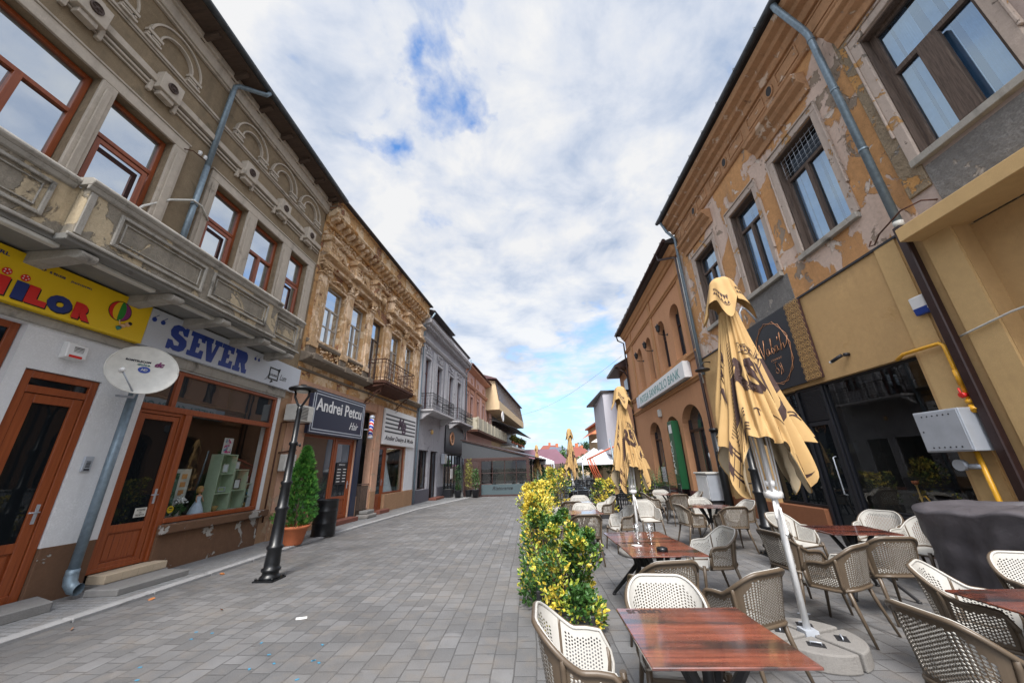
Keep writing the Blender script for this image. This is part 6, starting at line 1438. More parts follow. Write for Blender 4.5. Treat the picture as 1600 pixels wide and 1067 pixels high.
CH = [  # back centre x, y, facing dx, dy, label
 (.0,2.58,1,-.03,'pale tub chair nearest the camera, left of the front table, back to the street'),
 (.97,3.30,-.1,-1,'pale tub chair facing the camera behind the front table with the mirrored print'),
 (1.25,3.72,-.15,1,'taupe backed chair behind the front table, facing the beer glasses'),
 (1.86,3.38,-.42,.9,'taupe backed chair just left of the big concrete parasol base, back to the camera'),
 (2.62,5.45,-1,-.03,'pale tub chair at the right side of the table with the beer glasses'),
 (.97,7.12,.02,1,'taupe backed chair at the near side of the small table by the hedge'),
 (.42,8.62,.85,-.5,'pale chair squeezed between the yellow hedge and the small grey topped table'),
 (1.2,9.25,0,-1,'pale chair facing the camera behind the small grey topped table'),
 (2.15,8.45,-.95,-.22,'pale chair seen from its side, right of the small table by the hedge'),
 (2.70,9.75,.12,-1,'pale chair facing the camera behind the second parasol pole'),
 (1.4,11.6,0,-1,'pale chair behind the farthest table along the hedge'),
 (2.3,11.0,-1,-.1,'pale chair at the right end of the farthest table along the hedge'),
 (1.0,9.75,.05,1,'taupe backed chair at the near side of the farthest table along the hedge'),
 (4.2,10.05,-.05,-1,'pale chair facing the camera before the white electric cabinet'),
 (3.12,8.55,.95,.1,'taupe chair seen from its side left of the bare table near the cabinet'),
 (4.0,7.85,0,1,'taupe backed chair just left of the black lamp column on the terrace'),
 (4.98,9.1,-1,-.1,'pale chair between the bare table near the cabinet and the yellow wall'),
 (4.35,13.3,0,-1,'pale chair facing the camera at the farthest terrace table by the bank'),
 (4.22,11.2,0,1,'taupe backed chair at the near side of the farthest terrace table by the bank'),
 (3.45,12.2,1,0,'taupe chair with a pink tag on its arm at the table by the bank'),
 (5.25,12.2,-1,.1,'pale chair at the table by the bank, beside the white electric cabinet'),
 (4.1,6.88,.35,-.93,'pale chair behind the big parasol pole with a grey napkin on the seat'),
 (5.85,6.85,-.86,-.5,'pale chair against the lounge window, left of the covered equipment'),
 (5.78,6.0,-.97,-.15,'pale chair with taupe side touching the dark cover'),
 (2.95,5.15,.97,.12,'taupe chair seen from its side left of the big parasol pole'),
 (3.33,4.28,-.5,.86,'taupe backed chair right behind the concrete parasol base'),
 (4.0,4.62,.05,1,'taupe backed chair at the near side of the dark red table by the lounge door'),
 (3.15,3.55,.62,-.78,'pale chair turned to the right hand table at the picture edge, near the cover'),
 (2.20,2.55,1,.04,'big taupe backed chair in the lower right corner, back to the camera'),
 (4.35,3.85,-.3,-.95,'pale chair at the right edge of the picture behind the corner table'),
]
proto = None
for i, (bx, by, dx, dy, lab) in enumerate(CH):
    d = Vector((dx, dy)).normalized(); rz = math.atan2(d.y, d.x)-PI/2
    if proto is None: proto = c = make_chair(lab)
    else: c = copy_tree(proto); c['label'] = lab
    c.location = (bx+d.x*.33, by+d.y*.33, 0); c.rotation_euler = (0, 0, rz)
# tables
def wood_table_mat():
    m, nt, b = _new('dark red printed wood'); k = NB(nt)
    v = k.co(scale=(1.0,24,1)); f = k.noise(1.9, 9, .68, .5, vec=v)
    v2 = k.co(scale=(.8,5,1), loc=(3,1,0)); g = k.noise(1.4, 6, .6, .5, vec=v2)
    c = k.mix(k.ramp(f, .32, .68), (.060,.016,.012), (.30,.085,.05)); c = k.mix(k.ramp(g, .48, .62), c, (.03,.017,.017))
    k.l(c, b.inputs['Base Color']); k.l(k.math('MULTIPLY_ADD', k.noise(3, 4), .2, .16), b.inputs['Roughness']); b.inputs['Specular IOR Level'].default_value = .75; b.inputs['Coat Weight'].default_value = .9; b.inputs['Coat Roughness'].default_value = .08
    k.l(k.bump(f, .0004), b.inputs['Normal']); return m
M['tabletop'] = wood_table_mat(); M['print'] = mat_simple('faded print', (.035,.02,.018), .5)
def make_table(label):
    S = empty('terrace_table', (0,0,0), label, 'table', 'dark red wood print tables on black crossed legs')
    mb = MB(); mb.box(-.395,.395,-.375,.375,.728,.742); t = mb.build('tabletop', M['tabletop'], S, bevel=.003)
    v, f = text_geo('URSUS', .1, .0006, 0, .004); x0 = min(p[0] for p in v); x1 = max(p[0] for p in v)
    mb = MB(); s_ = .22/(x1-x0); mb.add([(-.12-(p[0]-x0)*s_, .345-p[1]*s_*1.05, .7426+p[2]) for p in v], f); mb.build('printed_word', M['print'], t)
    mb = MB(); mb.box(-.18,.18,-.035,.035,.700,.727)
    mb.box(-.035,.035,-.2,.2,.70,.726); mb.lathe((0,0,.40), [(.035,0),(.03,.15),(.05,.3)], 12); mb.build('leg_frame', M['blackmatte'], S)
    for sx in (-1, 1):
        for sy in (-1, 1):
            mb = MB(); mb.tube([(sx*.17,sy*.17,.71),(sx*.06,sy*.06,.46),(sx*.06,sy*.06,.40),(sx*.33,sy*.33,.02)], [.024,.03,.03,.02], 6, sm=False); mb.lathe((sx*.33,sy*.33,0), [(.026,0),(.026,.02)], 8); mb.build('leg', M['blackmatte'], S)
    return S
TB = [(.93,2.50,0,'dark red table nearest the camera with the mirrored word in its far corner'),
 (1.42,4.68,0,'dark red table holding the two tall beer glasses and the black ashtray'),
 (1.40,5.40,.02,'reddish table pushed against the far end of the beer glass table'),
 (1.02,8.30,.05,'grey shining table by the hedge behind the beer glass table'),
 (1.18,10.35,.04,'farthest grey shining table along the hedge'),
 (3.95,8.90,-.5,'bare brown table between the second parasol and the black lamp column'),
 (4.45,12.65,.1,'brown table by the bank with the pink tagged chair'),
 (4.32,5.66,-.15,'dark red table between the big parasol and the lounge window'),
 (3.36,2.80,.0,'dark red table cut by the right edge of the picture')]
tp = None
for i, (x, y, a, lab) in enumerate(TB):
    if tp is None: tp = t = make_table(lab)
    else: t = copy_tree(tp); t['label'] = lab
    t.location = (x, y, 0); t.rotation_euler = (0, 0, a)
# things on the tables
M['beerglass'] = mat_glass_clear('drinking glass', (.93,.95,.95), .10)
gp = None
for (x, y, lab) in ((1.28,4.98,'left tall empty beer glass on the table with the ashtray'),(1.42,4.92,'right tall empty beer glass on the table with the ashtray')):
    if gp is None:
        gp = g = empty('beer_glass', (0,0,0), lab, 'glass', 'tall empty beer glasses')
        mb = MB(); mb.lathe((0,0,0), [(.035,0),(.036,.006),(.012,.014),(.012,.03),(.028,.06),(.036,.14),(.042,.22),(.0405,.22),(.034,.14),(.026,.065),(.002,.035)], 20); mb.build('bowl', M['beerglass'], g)
        mb = MB(); q = random.Random(1)
        for i in range(26): z = q.uniform(.07,.2); r_ = .031+.055*(z-.06); a = q.uniform(0,6.28); mb.blob((r_*math.cos(a), r_*math.sin(a), z), .0045, n=3)
        mb.build('foam_trace', M['white'], g)
    else: g = copy_tree(gp); g['label'] = lab
    g.location = (x, y, .742)
mb = MB(); mb.lathe((1.42,4.55,.742), [(.055,0),(.06,.01),(.058,.035),(.045,.037),(.04,.012),(.001,.012)], 22); mb.build('ashtray', M['black'], None, label='small round black ashtray at the near edge of the beer glass table', cat='ashtray')
def paper(x, y, z, a, w, h, lab, m='white', name='napkin'):
    mb = MB(); mb.obox((x,y,z+.004), (w,h,.004), a, tilt=.04, roll=.05); mb.build(name, M[m], None, label=lab, cat=name.replace('_', ' '))
paper(1.22,4.83,.744,.4,.10,.07,'white paper napkin on the beer glass table beside the left glass')
paper(.30,6.95,0,.3,.12,.09,'white scrap of paper on the paving beside the hedge','white','paper_scrap')
paper(3.05,5.0,.0,.5,.12,.08,'pale blue scrap of paper on the ground behind the concrete base','signwhite','paper_scrap')
paper(-2.85,5.0,0,.5,.12,.06,'small white scrap of litter on the street paving','white','paper_scrap')
q = random.Random(15)
LF = mat_simple('dry leaf', (.38,.14,.04), .8, var=.3)
for i, (x, y, lab) in enumerate(((-5.45,4.75,'long orange dry leaf by the kerb nearest the left corner'),(-5.55,5.7,'red brown dry leaf lying against the kerb below the loose slab'),(-5.5,7.0,'small dry leaf on the paving by the kerb before the street lamp'),(-1.0,3.35,'small orange dry leaf alone on the street paving near the camera'),(-.1,3.0,'reddish dry leaf on the paving left of the nearest chair'),(-4.1,5.3,'brown dry leaf on the street paving near the street lamp'))):
    mb = MB(); leaf(mb, Vector((x,y,.006 if x > -5.6 else .01)), q, .09, 0, 0, Vector((q.uniform(-1,1),q.uniform(-1,1),.12)).normalized()); mb.build('dry_leaf', LF, None, label=lab, cat='leaf', group='dry leaves on the paving')
mb = MB(); q = random.Random(77)
BL = mat_simple('blue confetti', (.05,.25,.42), .6)
for i in range(16): mb.obox((q.uniform(-3.9,-1.6), q.uniform(3.2,4.7), .004), (.03,.018,.002), q.uniform(0,3))
mb.build('litter_flecks', BL, kind='stuff')
# umbrella base of concrete quadrants
S = empty('parasol_base', (2.62,4.16,0), 'round concrete parasol base made of four quarter slabs', 'parasol base')
for k_ in range(4):
    a0 = PI/2*k_+.35; pts = []
    for i in range(13): a = a0+.05+(PI/2-.10)*i/12; pts.append((2.52+.40*math.cos(a), 4.12+.40*math.sin(a)))
    am = a0+PI/4; pts.append((2.52+.03*math.cos(am), 4.12+.03*math.sin(am)))
    mb = MB(); mb.flat(pts, 0, .135); s_ = mb.build('quarter_slab', M['concrete'], S, bevel=.012, seg=2)
    cx, cy = 2.52+.23*math.cos(am), 4.12+.23*math.sin(am)
    mb = MB(); mb.obox((cx,cy,.1365), (.09,.13,.004), am); mb.build('handle_recess', M['blackmatte'], s_)
    mb = MB(); tx, ty = -math.sin(am)*.04, math.cos(am)*.04; mb.tube([(cx-tx,cy-ty,.137),(cx-tx,cy-ty,.155),(cx+tx,cy+ty,.155),(cx+tx,cy+ty,.137)], .006, 5); mb.build('lifting_ring', M['steelbox'], s_)
mb = MB(); mb.box(2.48,2.60,4.11,4.23,.09,.16); mb.build('socket', M['steelbox'], S)

# ================================================================ closed parasols
M['canvas'] = mat_simple('tan canvas', (.41,.262,.108), .85, var=.08, vs=3, bump=.0015, bs=120)
M['canvasin'] = mat_simple('canvas underside', (.38,.31,.21), .9, var=.08)
M['ink'] = mat_simple('dark brown print', (.035,.015,.013), .8)
A0 = math.atan2(-4.17, -2.54)
def canopy_r(a, t):
    # a angle, t 0 top .. 1 hem ; deep irregular pleats
    base = .085+.06*t**.5+.24*t**1.3
    w_ = math.cos(10*a+1.4*math.sin(3*t)+.5*math.sin(2*a)); pl = (1-2*abs(w_)**.8)*-.20+.11*math.cos(17*a+2.0+t*3)+.05*math.cos(29*a+4*t)+.08*math.cos(3*a+1)
    return base*(1+pl*(.38+.30*t+.7*max(0, t-.82)))
def hem_z(a):
    c = max(0, math.cos(4*(a-.42)))**1.7
    c2 = max(0, math.cos(4*(a-.42)+PI))**6
    return 1.86-.56*c+.06*c2+.05*math.sin(5*a+1)
def canopy_pt(a, t, off=0.):
    r = canopy_r(a, t)+off; z0 = 3.42; z = z0+(hem_z(a)-z0)*t
    return (r*math.cos(a), r*math.sin(a), z)
def cap_pt(a, t, off=0.):
    c = (.5+.5*math.cos(4*(a-A0-.12)))**1.6            # four hanging corners of the square vent cloth
    r = .025+.12*min(1, t*3.2)**.55+max(0, t-.3)**1.15*(.09+.13*c)
    r = r*(1+.07*math.cos(9*a+1)*t+.05*math.cos(5*a+2)*t)+off
    zb = 3.55-.27*c+.02*math.sin(7*a)
    return (r*math.cos(a), r*math.sin(a), 3.90-(3.90-zb)*(t**1.3))
def surf(mb, P, n, k_, off=0., m=0, t0=0., close=True):
    pts = [P(2*PI*j/n, t0+(1-t0)*i/k_, off) for i in range(k_+1) for j in range(n)]
    mb.add(pts, [(i*n+j, i*n+(j+1) % n, (i+1)*n+(j+1) % n, (i+1)*n+j) for i in range(k_) for j in range(n)], m, True)
A0 = math.atan2(-4.17, -2.54)
def decal_poly(mb, P, poly, amap, tmap, sub=4, off=.006):
    """flat outline (x,y) laid on the canvas"""
    mb.add([P(amap(x), tmap(y), off) for x, y in poly], [tuple(range(len(poly)))])
def decal_mesh(mb, P, v, f, x0, sx, y0, sy, off=.006):
    bm = bmesh.new(); vs = [bm.verts.new((p[0], p[1], 0)) for p in v]
    for q_ in f:
        try: bm.faces.new([vs[i] for i in q_])
        except ValueError: pass
    bmesh.ops.triangulate(bm, faces=bm.faces)
    for _ in range(3):
        ed = [e for e in bm.edges if e.calc_length() > .07]
        if ed: bmesh.ops.subdivide_edges(bm, edges=ed, cuts=1); bmesh.ops.triangulate(bm, faces=bm.faces)
    bm.verts.index_update()
    mb.add([P(x0+q_.co.x*sx, y0-q_.co.y*sy, off) for q_ in bm.verts], [tuple(w.index for w in fc.verts) for fc in bm.faces], 0, True); bm.free()
def make_parasol(label):
    S = empty('closed_parasol', (0,0,0), label, 'parasol', 'closed tan parasols with dark brown print')
    mb = MB(); surf(mb, canopy_pt, 220, 40); cn = mb.build('canopy', M['canvas'], S, merge=1e-5)
    mb = MB(); surf(mb, canopy_pt, 220, 10, -.012, t0=.75); mb.build('canopy_underside', M['canvasin'], cn)
    mb = MB(); surf(mb, cap_pt, 120, 18); surf(mb, cap_pt, 120, 6, -.008, t0=.6); cp = mb.build('top_cap', M['canvas'], S, merge=1e-5)
    def txt(body, a_c, wid, t_base, hgt, bold, par, P=canopy_pt, nm='printed_word'):
        v, f = text_geo(body, 1., .0, 0, bold); xs = [p[0] for p in v]; ys = [p[1] for p in v]
        v = [(p[0]-(min(xs)+max(xs))/2, p[1]-min(ys)) for p in v]; sx = wid/(max(xs)-min(xs)); sy = hgt/(max(ys)-min(ys))
        mb = MB(); decal_mesh(mb, P, v, f, a_c, sx, t_base, sy); mb.build(nm, M['ink'], par)
    for q_ in range(2):
        ac = A0+.25+q_*PI
        txt('RSU', ac+.22, 2.1, .68, .27, .05, cn); txt('R  E  T  T  I  R', ac+.1, 2.3, .86, .055, .01, cn); txt('R E    I A', ac-.1, 1.9, .955, .05, .01, cn)
    mb = MB()       # bands: triangles, ring lines, sheaf of slanting strokes
    for q_ in range(2):
        ac = A0+q_*PI
        for i in range(9):
            a = ac+.05+i*.14
            for s_ in (0, 1):
                y0, y1 = (.315,.36) if s_ == 0 else (.36,.315)
                mb.add([canopy_pt(a,y0,.007),canopy_pt(a+.14,y0,.007),canopy_pt(a+.07,(y0+y1)/2+(.018 if s_ == 0 else -.018)*.2,.007)], [(0,1,2)])
        for yy in (.30,.375):
            mb.add([canopy_pt(ac+i*.05,yy+.006*s_,.007) for i in range(28) for s_ in (0,1)], [(2*i,2*i+1,2*i+3,2*i+2) for i in range(27)])
        for j in range(26):
            yy = .22+j*.0215; w_ = .16+.28*(j/26)
            mb.add([canopy_pt(ac-.55-w_/2+w_*i/6,yy+.006*s_,.007) for i in range(7) for s_ in (0,1)], [(2*i,2*i+1,2*i+3,2*i+2) for i in range(6)])
        for j in range(11):
            a = ac-.78+j*.045; mb.add([canopy_pt(a+.016*i/6*(j-5)*.2+s_*.006,.80+.17*i/6,.006) for i in range(7) for s_ in (0,1)], [(2*i,2*i+1,2*i+3,2*i+2) for i in range(6)])
        for j in range(22):
            a = ac-1.15+rnd.uniform(-.1,.1); y = .25+j*.018; mb.add([canopy_pt(a,y,.006),canopy_pt(a+.05,y+.01,.006),canopy_pt(a+rnd.uniform(.1,.22),y+rnd.uniform(.03,.07),.006),canopy_pt(a-.03,y+.03,.006)], [(0,1,2,3)])
    mb.build('printed_bands', M['ink'], cn)
    mb = MB()
    for q_ in range(4):
        ac = A0-.55+q_*PI/2
        for i in range(6):
            a = ac+i*.13
            mb.add([cap_pt(a,.62,.004),cap_pt(a+.13,.62,.004),cap_pt(a+.065,.70,.004)], [(0,1,2)]); mb.add([cap_pt(a,.78,.004),cap_pt(a+.13,.78,.004),cap_pt(a+.065,.71,.004)], [(0,1,2)])
        for yy in (.595,.795): mb.add([cap_pt(ac+i*.06,yy+.012*s_,.004) for i in range(14) for s_ in (0,1)], [(2*i,2*i+1,2*i+3,2*i+2) for i in range(13)])
    mb.build('printed_bands', M['ink'], cp)
    mb = MB(); mb.tube([(0,0,.12),(0,0,1.3),(0,0,3.85)], .030, 14); mb.build('pole', M['white'], S)
    mb = MB(); mb.lathe((0,0,1.28), [(.04,0),(.085,.01),(.09,.05),(.085,.07),(.04,.09)], 16); mb.lathe((0,0,1.40), [(.04,0),(.06,.01),(.06,.05),(.04,.06)], 14)
    mb.tube([(-.03,-.03,1.28),(-.06,-.06,1.15),(-.07,-.07,1.10)], .014, 6); mb.tube([(0,-.05,1.2),(-.02,-.09,1.08),(-.03,-.12,.98),(-.05,-.13,.96)], .012, 6); mb.build('slider_hub', M['white'], S)
    for i in range(8):
        a = PI/4*i+.2; c_, s_ = math.cos(a), math.sin(a)
        mb = MB(); mb.tube([(.075*c_,.075*s_,1.32),(.085*c_,.085*s_,1.8),(.10*c_,.10*s_,2.4)], .009, 6); mb.build('rib', M['white'], S)
    return S
PA = make_parasol('big closed tan parasol nearest the camera, rising from the concrete base')
PA.location = (2.54,4.17,0)
for x, y, sc_, rz, lab in ((2.08,8.0,.855,.5,'second closed tan parasol, behind the table with the beer glasses'),(1.78,16.5,.84,1.4,'third closed tan parasol, smaller in the distance over the black tables'),(.42,25.5,.80,2.2,'slim closed tan parasol beside the glazed pavilion')):
    c = copy_tree(PA); c['label'] = lab; c.location = (x, y, 0); c.scale = (sc_*(1 if y < 12 else .8), sc_*(1 if y < 12 else .8), sc_); c.rotation_euler = (0,0,rz)
S = empty('parasol_base', (2.08,8.0,0), 'flat pale concrete base under the second parasol', 'parasol base'); mb = MB(); mb.lathe((2.08,8.0,0), [(.42,0),(.42,.07),(.40,.09),(.05,.09)], 28); mb.build('slab', M['concrete'], S)

# ================================================================ covered equipment
m = mat_simple('purple grey cover cloth', (.066,.060,.068), .6, var=.25, vs=4, bump=.010, bs=7); M['cover'] = m
mb = MB(); n = 120; K = 34
def cov(a, t):
    c_, s_ = math.cos(a), math.sin(a); hx, hy = .95, .82; p = 5.
    r = 1/((abs(c_)**p+abs(s_)**p)**(1/p)); fold = .05*(1-2*abs(math.sin(5.5*a+2.2*t)))+.025*(1-2*abs(math.sin(11.5*a+4*t+1)))+.02*math.sin(5*a+6*t)+.05*noise.noise(Vector((math.cos(a)*3,math.sin(a)*3,t*5)))
    k_ = (1+.05*(1-t))*(1+fold*(.04+.8*t**.8)*1.3); tt = t
    return (5.95+c_*r*hx*k_, 4.72+s_*r*hy*k_, 1.03*(1-tt)+.03*math.sin(4*a)*(1-tt)+.02*math.sin(9*a+1)*(1-tt))
pts = []; fs = []
for i in range(K+1):
    for j in range(n): pts.append(cov(2*PI*j/n, i/K))
fs = [(i*n+j, i*n+(j+1) % n, (i+1)*n+(j+1) % n, (i+1)*n+j) for i in range(K) for j in range(n)]
mb.add(pts, fs, 0, True)
top = []
for r_ in range(9):
    t = 1-r_/8
    for j in range(n):
        x, y, z = cov(2*PI*j/n, 0); X, Y = 5.95+(x-5.95)*t, 4.72+(y-4.72)*t; e = 1-t**6
        top.append((X, Y, z+.045*e+.07*noise.noise(Vector((X*2.2,Y*2.2,1)))*e+.03*noise.noise(Vector((X*6,Y*9,3)))*e))
mb.add(top, [(i*n+j, i*n+(j+1) % n, (i+1)*n+(j+1) % n, (i+1)*n+j) for i in range(8) for j in range(n)], 0, True)
mb.build('covered_equipment', m, None, merge=1e-4, label='bulky equipment under a purple grey cloth cover by the lounge window', cat='covered equipment')

# ================================================================ hedge of variegated shrubs
M['leafyellow'] = mat_simple('yellow leaf', (.55,.43,.05), .45, var=.35, vs=40)
M['leaflime'] = mat_simple('yellow green leaf', (.25,.30,.035), .45, var=.45, vs=40)
q = random.Random(42)
HD = [ # x, y, rx, ry, ztop, yellow share, leaves, size, label
 (.37,4.62,.38,.40,.86,.44,4800,.056,'dense variegated shrub at the near end of the hedge, behind the nearest chair'),
 (.20,5.42,.36,.42,.92,.30,3400,.058,'greener shrub with yellow tips, second in the hedge from the near end'),
 (.08,6.35,.30,.42,1.10,.60,2300,.058,'tall yellow shrub bulging over the street, third in the hedge'),
 (.05,7.2,.30,.45,1.16,.68,2000,.06,'tallest golden shrub in the middle of the hedge'),
 (.08,8.1,.30,.5,1.14,.75,1400,.06,'golden shrub behind the tallest one in the hedge'),
 (.16,9.4,.32,.6,1.12,.78,1300,.065,'golden shrub beside the small grey topped table'),
 (.38,11.2,.38,.6,1.12,.72,1100,.075,'golden shrub near the far end of the hedge'),
 (.95,13.3,.5,.5,1.4,.6,1000,.085,'pointed yellow shrub at the far end of the hedge'),
 (2.55,13.4,.5,.4,1.05,.6,900,.085,'separate yellow shrub between the pale chairs and the black tables'),
 (4.35,15.4,.55,.45,1.10,.6,800,.09,'yellow shrub by the bank wall left of the pale chairs'),
]
for (x, y, rx, ry, zt, ys, n, sz, lab) in HD:
    S = empty('variegated_shrub', (x,y,0), lab, 'shrub', 'yellow and green variegated shrubs edging the terrace')
    mb = MB(); lob = [(q.uniform(-.6,.6)*rx, q.uniform(-.6,.6)*ry, q.uniform(.12,.95)*zt, q.uniform(.35,.6)) for _ in range(12)]
    tip = [(q.uniform(-.7,.7)*rx, q.uniform(-.7,.7)*ry, zt*q.uniform(.9,1.12), .14) for _ in range(6)]
    L_ = lob+tip
    for i in range(n):
        lx, ly, lz, lr = L_[i % len(L_)]; u_ = Vector((q.gauss(0,1),q.gauss(0,1),q.gauss(0,1))).normalized()*q.uniform(.5,1.05)**.5
        p = Vector((x+lx+u_.x*rx*lr*1.05, y+ly+u_.y*ry*lr*1.05, max(.04, lz+u_.z*zt*.26*(lr/.5))))
        yl = noise.noise(Vector((p.x*3.2,p.y*3.2,p.z*3.2)))*.9+(ys-.60)+q.uniform(-.28,.28)
        m_ = 0 if yl > .06 else (1 if yl > -.12 else 2)
        d = Vector((u_.x*.8+q.gauss(0,.5), u_.y*.8+q.gauss(0,.5), q.uniform(-.1,1.2))).normalized()
        leaf(mb, p, q, sz*q.uniform(.75,1.25), m_, 0, d)
    mb.build('foliage', [M['leafyellow'], M['leaflime'], M['leafgreen']], S)
    mb = MB(); tw = []
    for i in range(9): a = q.uniform(0,6.28); r_ = q.uniform(.2,.8); mb.tube([(x+.05*math.cos(a),y+.05*math.sin(a),.12),(x+rx*r_*.6*math.cos(a),y+ry*r_*.6*math.sin(a),zt*.5),(x+rx*r_*math.cos(a),y+ry*r_*math.sin(a),zt*.9)], [.012,.009,.004], 4)
    for i in range(7):
        a = q.uniform(0,6.28); p0 = (x+rx*.7*math.cos(a), y+ry*.7*math.sin(a), zt*q.uniform(.5,.85)); p1 = (p0[0]+.16*math.cos(a), p0[1]+.16*math.sin(a), p0[2]+q.uniform(.05,.22)); mb.tube([p0,p1], [.005,.003], 4); tw.append((p0,p1))
    mb.build('twigs', M['oldwood'], S)
    mb = MB()
    for p0, p1 in tw:
        for j in range(9): t = j/8; leaf(mb, Vector(p0).lerp(Vector(p1), t), q, sz*.8, 0 if j % 3 else 1, .4)
    mb.build('sprays', [M['leaflime'], M['leafgreen']], S)
    mb = MB(); mb.box(x-rx*.55, x+rx*.55, y-ry*.9, y+ry*.9, .0, .24); mb.build('trough', M['blackmatte'], S, bevel=.01)
# ================================================================ black terrace furniture farther on
def black_chair(label):
    S = empty('black_chair', (0,0,0), label, 'chair', 'black cafe chairs on the farther terrace')
    mb = MB(); mb.box(-.22,.22,-.2,.22,.44,.47); mb.build('seat', M['black'], S, bevel=.01)
    mb = MB(); 
    for i in range(5): z = .55+i*.07; mb.box(-.2,.2,-.235,-.215,z,z+.045)
    mb.build('backrest', M['black'], S)
    for sx in (-1,1):
        mb = MB(); mb.tube([(sx*.21,.2,.65),(sx*.21,.2,.0)], .015, 5); mb.tube([(sx*.21,.2,.65),(sx*.21,-.22,.66)], .015, 5); mb.build('leg', M['black'], S)
        mb = MB(); mb.tube([(sx*.21,-.23,.9),(sx*.21,-.22,.45),(sx*.22,-.27,0)], .015, 5); mb.build('leg', M['black'], S)
    return S
def black_table(label):
    S = empty('black_table', (0,0,0), label, 'table', 'black tables on the farther terrace')
    mb = MB(); mb.box(-.42,.42,-.42,.42,.72,.745); mb.build('tabletop', mat_simple('glossy black top', (.012,.013,.016), .22), S, bevel=.004)
    mb = MB(); mb.tube([(0,0,0),(0,0,.72)], .03, 8); mb.lathe((0,0,0), [(.24,0),(.24,.02),(.04,.03)], 16); mb.build('pedestal', M['black'], S)
    return S
bc_ = bt_ = None; k_ = 0
rows = ['nearest','second','third','fourth','fifth','sixth']; cols = ['left','middle','right']
for r_, y in enumerate((15.3,17.2,19.3,21.6,24.2,27.0)):
    for c_, x in enumerate((1.9,3.35,4.9)):
        if r_ > 3 and c_ == 0: x += .6
        x += .22*r_*.5
        lab = '%s black table in the %s row of the farther terrace' % (cols[c_], rows[r_])
        if bt_ is None: bt_ = t = black_table(lab)
        else: t = copy_tree(bt_); t['label'] = lab
        t.location = (x, y, 0)
        for q_, (dx, dy, a, w_) in enumerate(((0,-.68,0,'near'),(0,.68,PI,'far'),(-.68,0,-PI/2,'street'),(.68,0,PI/2,'wall'))):
            if r_ > 3 and q_ in (1, 3): continue
            lab = 'black chair on the %s side of the %s table in the %s black row' % (w_, cols[c_], rows[r_])
            if bc_ is None: bc_ = c = black_chair(lab)
            else: c = copy_tree(bc_); c['label'] = lab
            c.location = (x+dx, y+dy, 0); c.rotation_euler = (0,0,a+rnd.uniform(-.2,.2))
# palms and leafy plants
def palm(x, y, h, n, lab, q):
    S = empty('potted_palm', (x,y,0), lab, 'plant', 'arching green plants on the far terrace')
    mb = MB(); mb.lathe((x,y,0), [(.2,0),(.27,.35),(.25,.35)], 14); mb.build('pot', M['charcoal'], S)
    mb = MB()
    for i in range(n):
        a = q.uniform(0,6.28); el = q.uniform(.7,1.45); L = h*q.uniform(.55,.9); p = Vector((x,y,.35)); d = Vector((math.cos(a)*math.cos(el), math.sin(a)*math.cos(el), math.sin(el)))
        for s_ in range(9):
            p2 = p+d*L/9; d = (d+Vector((0,0,-.13))).normalized(); w = d.cross(Vector((0,0,1))).normalized()
            for sg in (-1, 1):
                e = p+w*sg*.16*(1-s_/11)+d*.1+Vector((0,0,-.04)); mb.add([tuple(p),tuple(p+d*.035),tuple(e)], [(0,1,2)])
            mb.add([tuple(p-w*.006),tuple(p+w*.006),tuple(p2+w*.006),tuple(p2-w*.006)], [(0,1,2,3)]); p = p2
    mb.build('fronds', M['leafgreen'], S)
q = random.Random(31)
palm(1.0,18.2,1.7,46,'dark arching palm beside the third parasol',q); palm(.75,21.0,1.8,40,'arching palm near the pavilion corner',q); palm(5.6,17.2,1.9,46,'dark green palm against the bank wall',q); palm(5.2,20,1.6,30,'palm by the far end of the bank wall',q)
def bush(x, y, z, rx, rz, n, sz, m, lab):
    S = empty('shrub', (x,y,0), lab, 'shrub'); mb = MB()
    L_ = [(q.uniform(-.6,.6)*rx, q.uniform(-.6,.6)*rx, q.uniform(-.6,.6)*rz, q.uniform(.35,.6)) for _ in range(9)]
    for i in range(n):
        lx, ly, lz, lr = L_[i % 9]; u_ = Vector((q.gauss(0,1),q.gauss(0,1),q.gauss(0,1))).normalized()*q.uniform(.4,1)
        leaf(mb, Vector((x+lx+u_.x*rx*lr, y+ly+u_.y*rx*lr, z+lz+u_.z*rz*lr)), q, sz*q.uniform(.7,1.3), 0)
    mb.build('foliage', m, S); mb = MB(); mb.tube([(x,y,0),(x,y,z)], .05, 6); mb.build('trunk', M['oldwood'], S)
bush(5.4,33,1.5,1.0,.9,900,.2,M['leafgreen'],'round green shrub under the white terrace tents'); bush(7.6,36,1.5,.9,.9,700,.2,M['leafgreen'],'green shrub at the right under the white terrace tents'); bush(3.0,30,1.2,.8,.8,600,.18,M['leafdark'],'dark green shrub behind the third parasol'); bush(1.2,29,1.0,.7,.7,500,.16,M['leafdark'],'low dark shrub beyond the pavilion')
bush(4.3,36,1.3,.9,.9,600,.2,mat_simple('flowering pale leaf', (.25,.28,.12), .6, var=.4),'pale flowering shrub beyond the black tables')
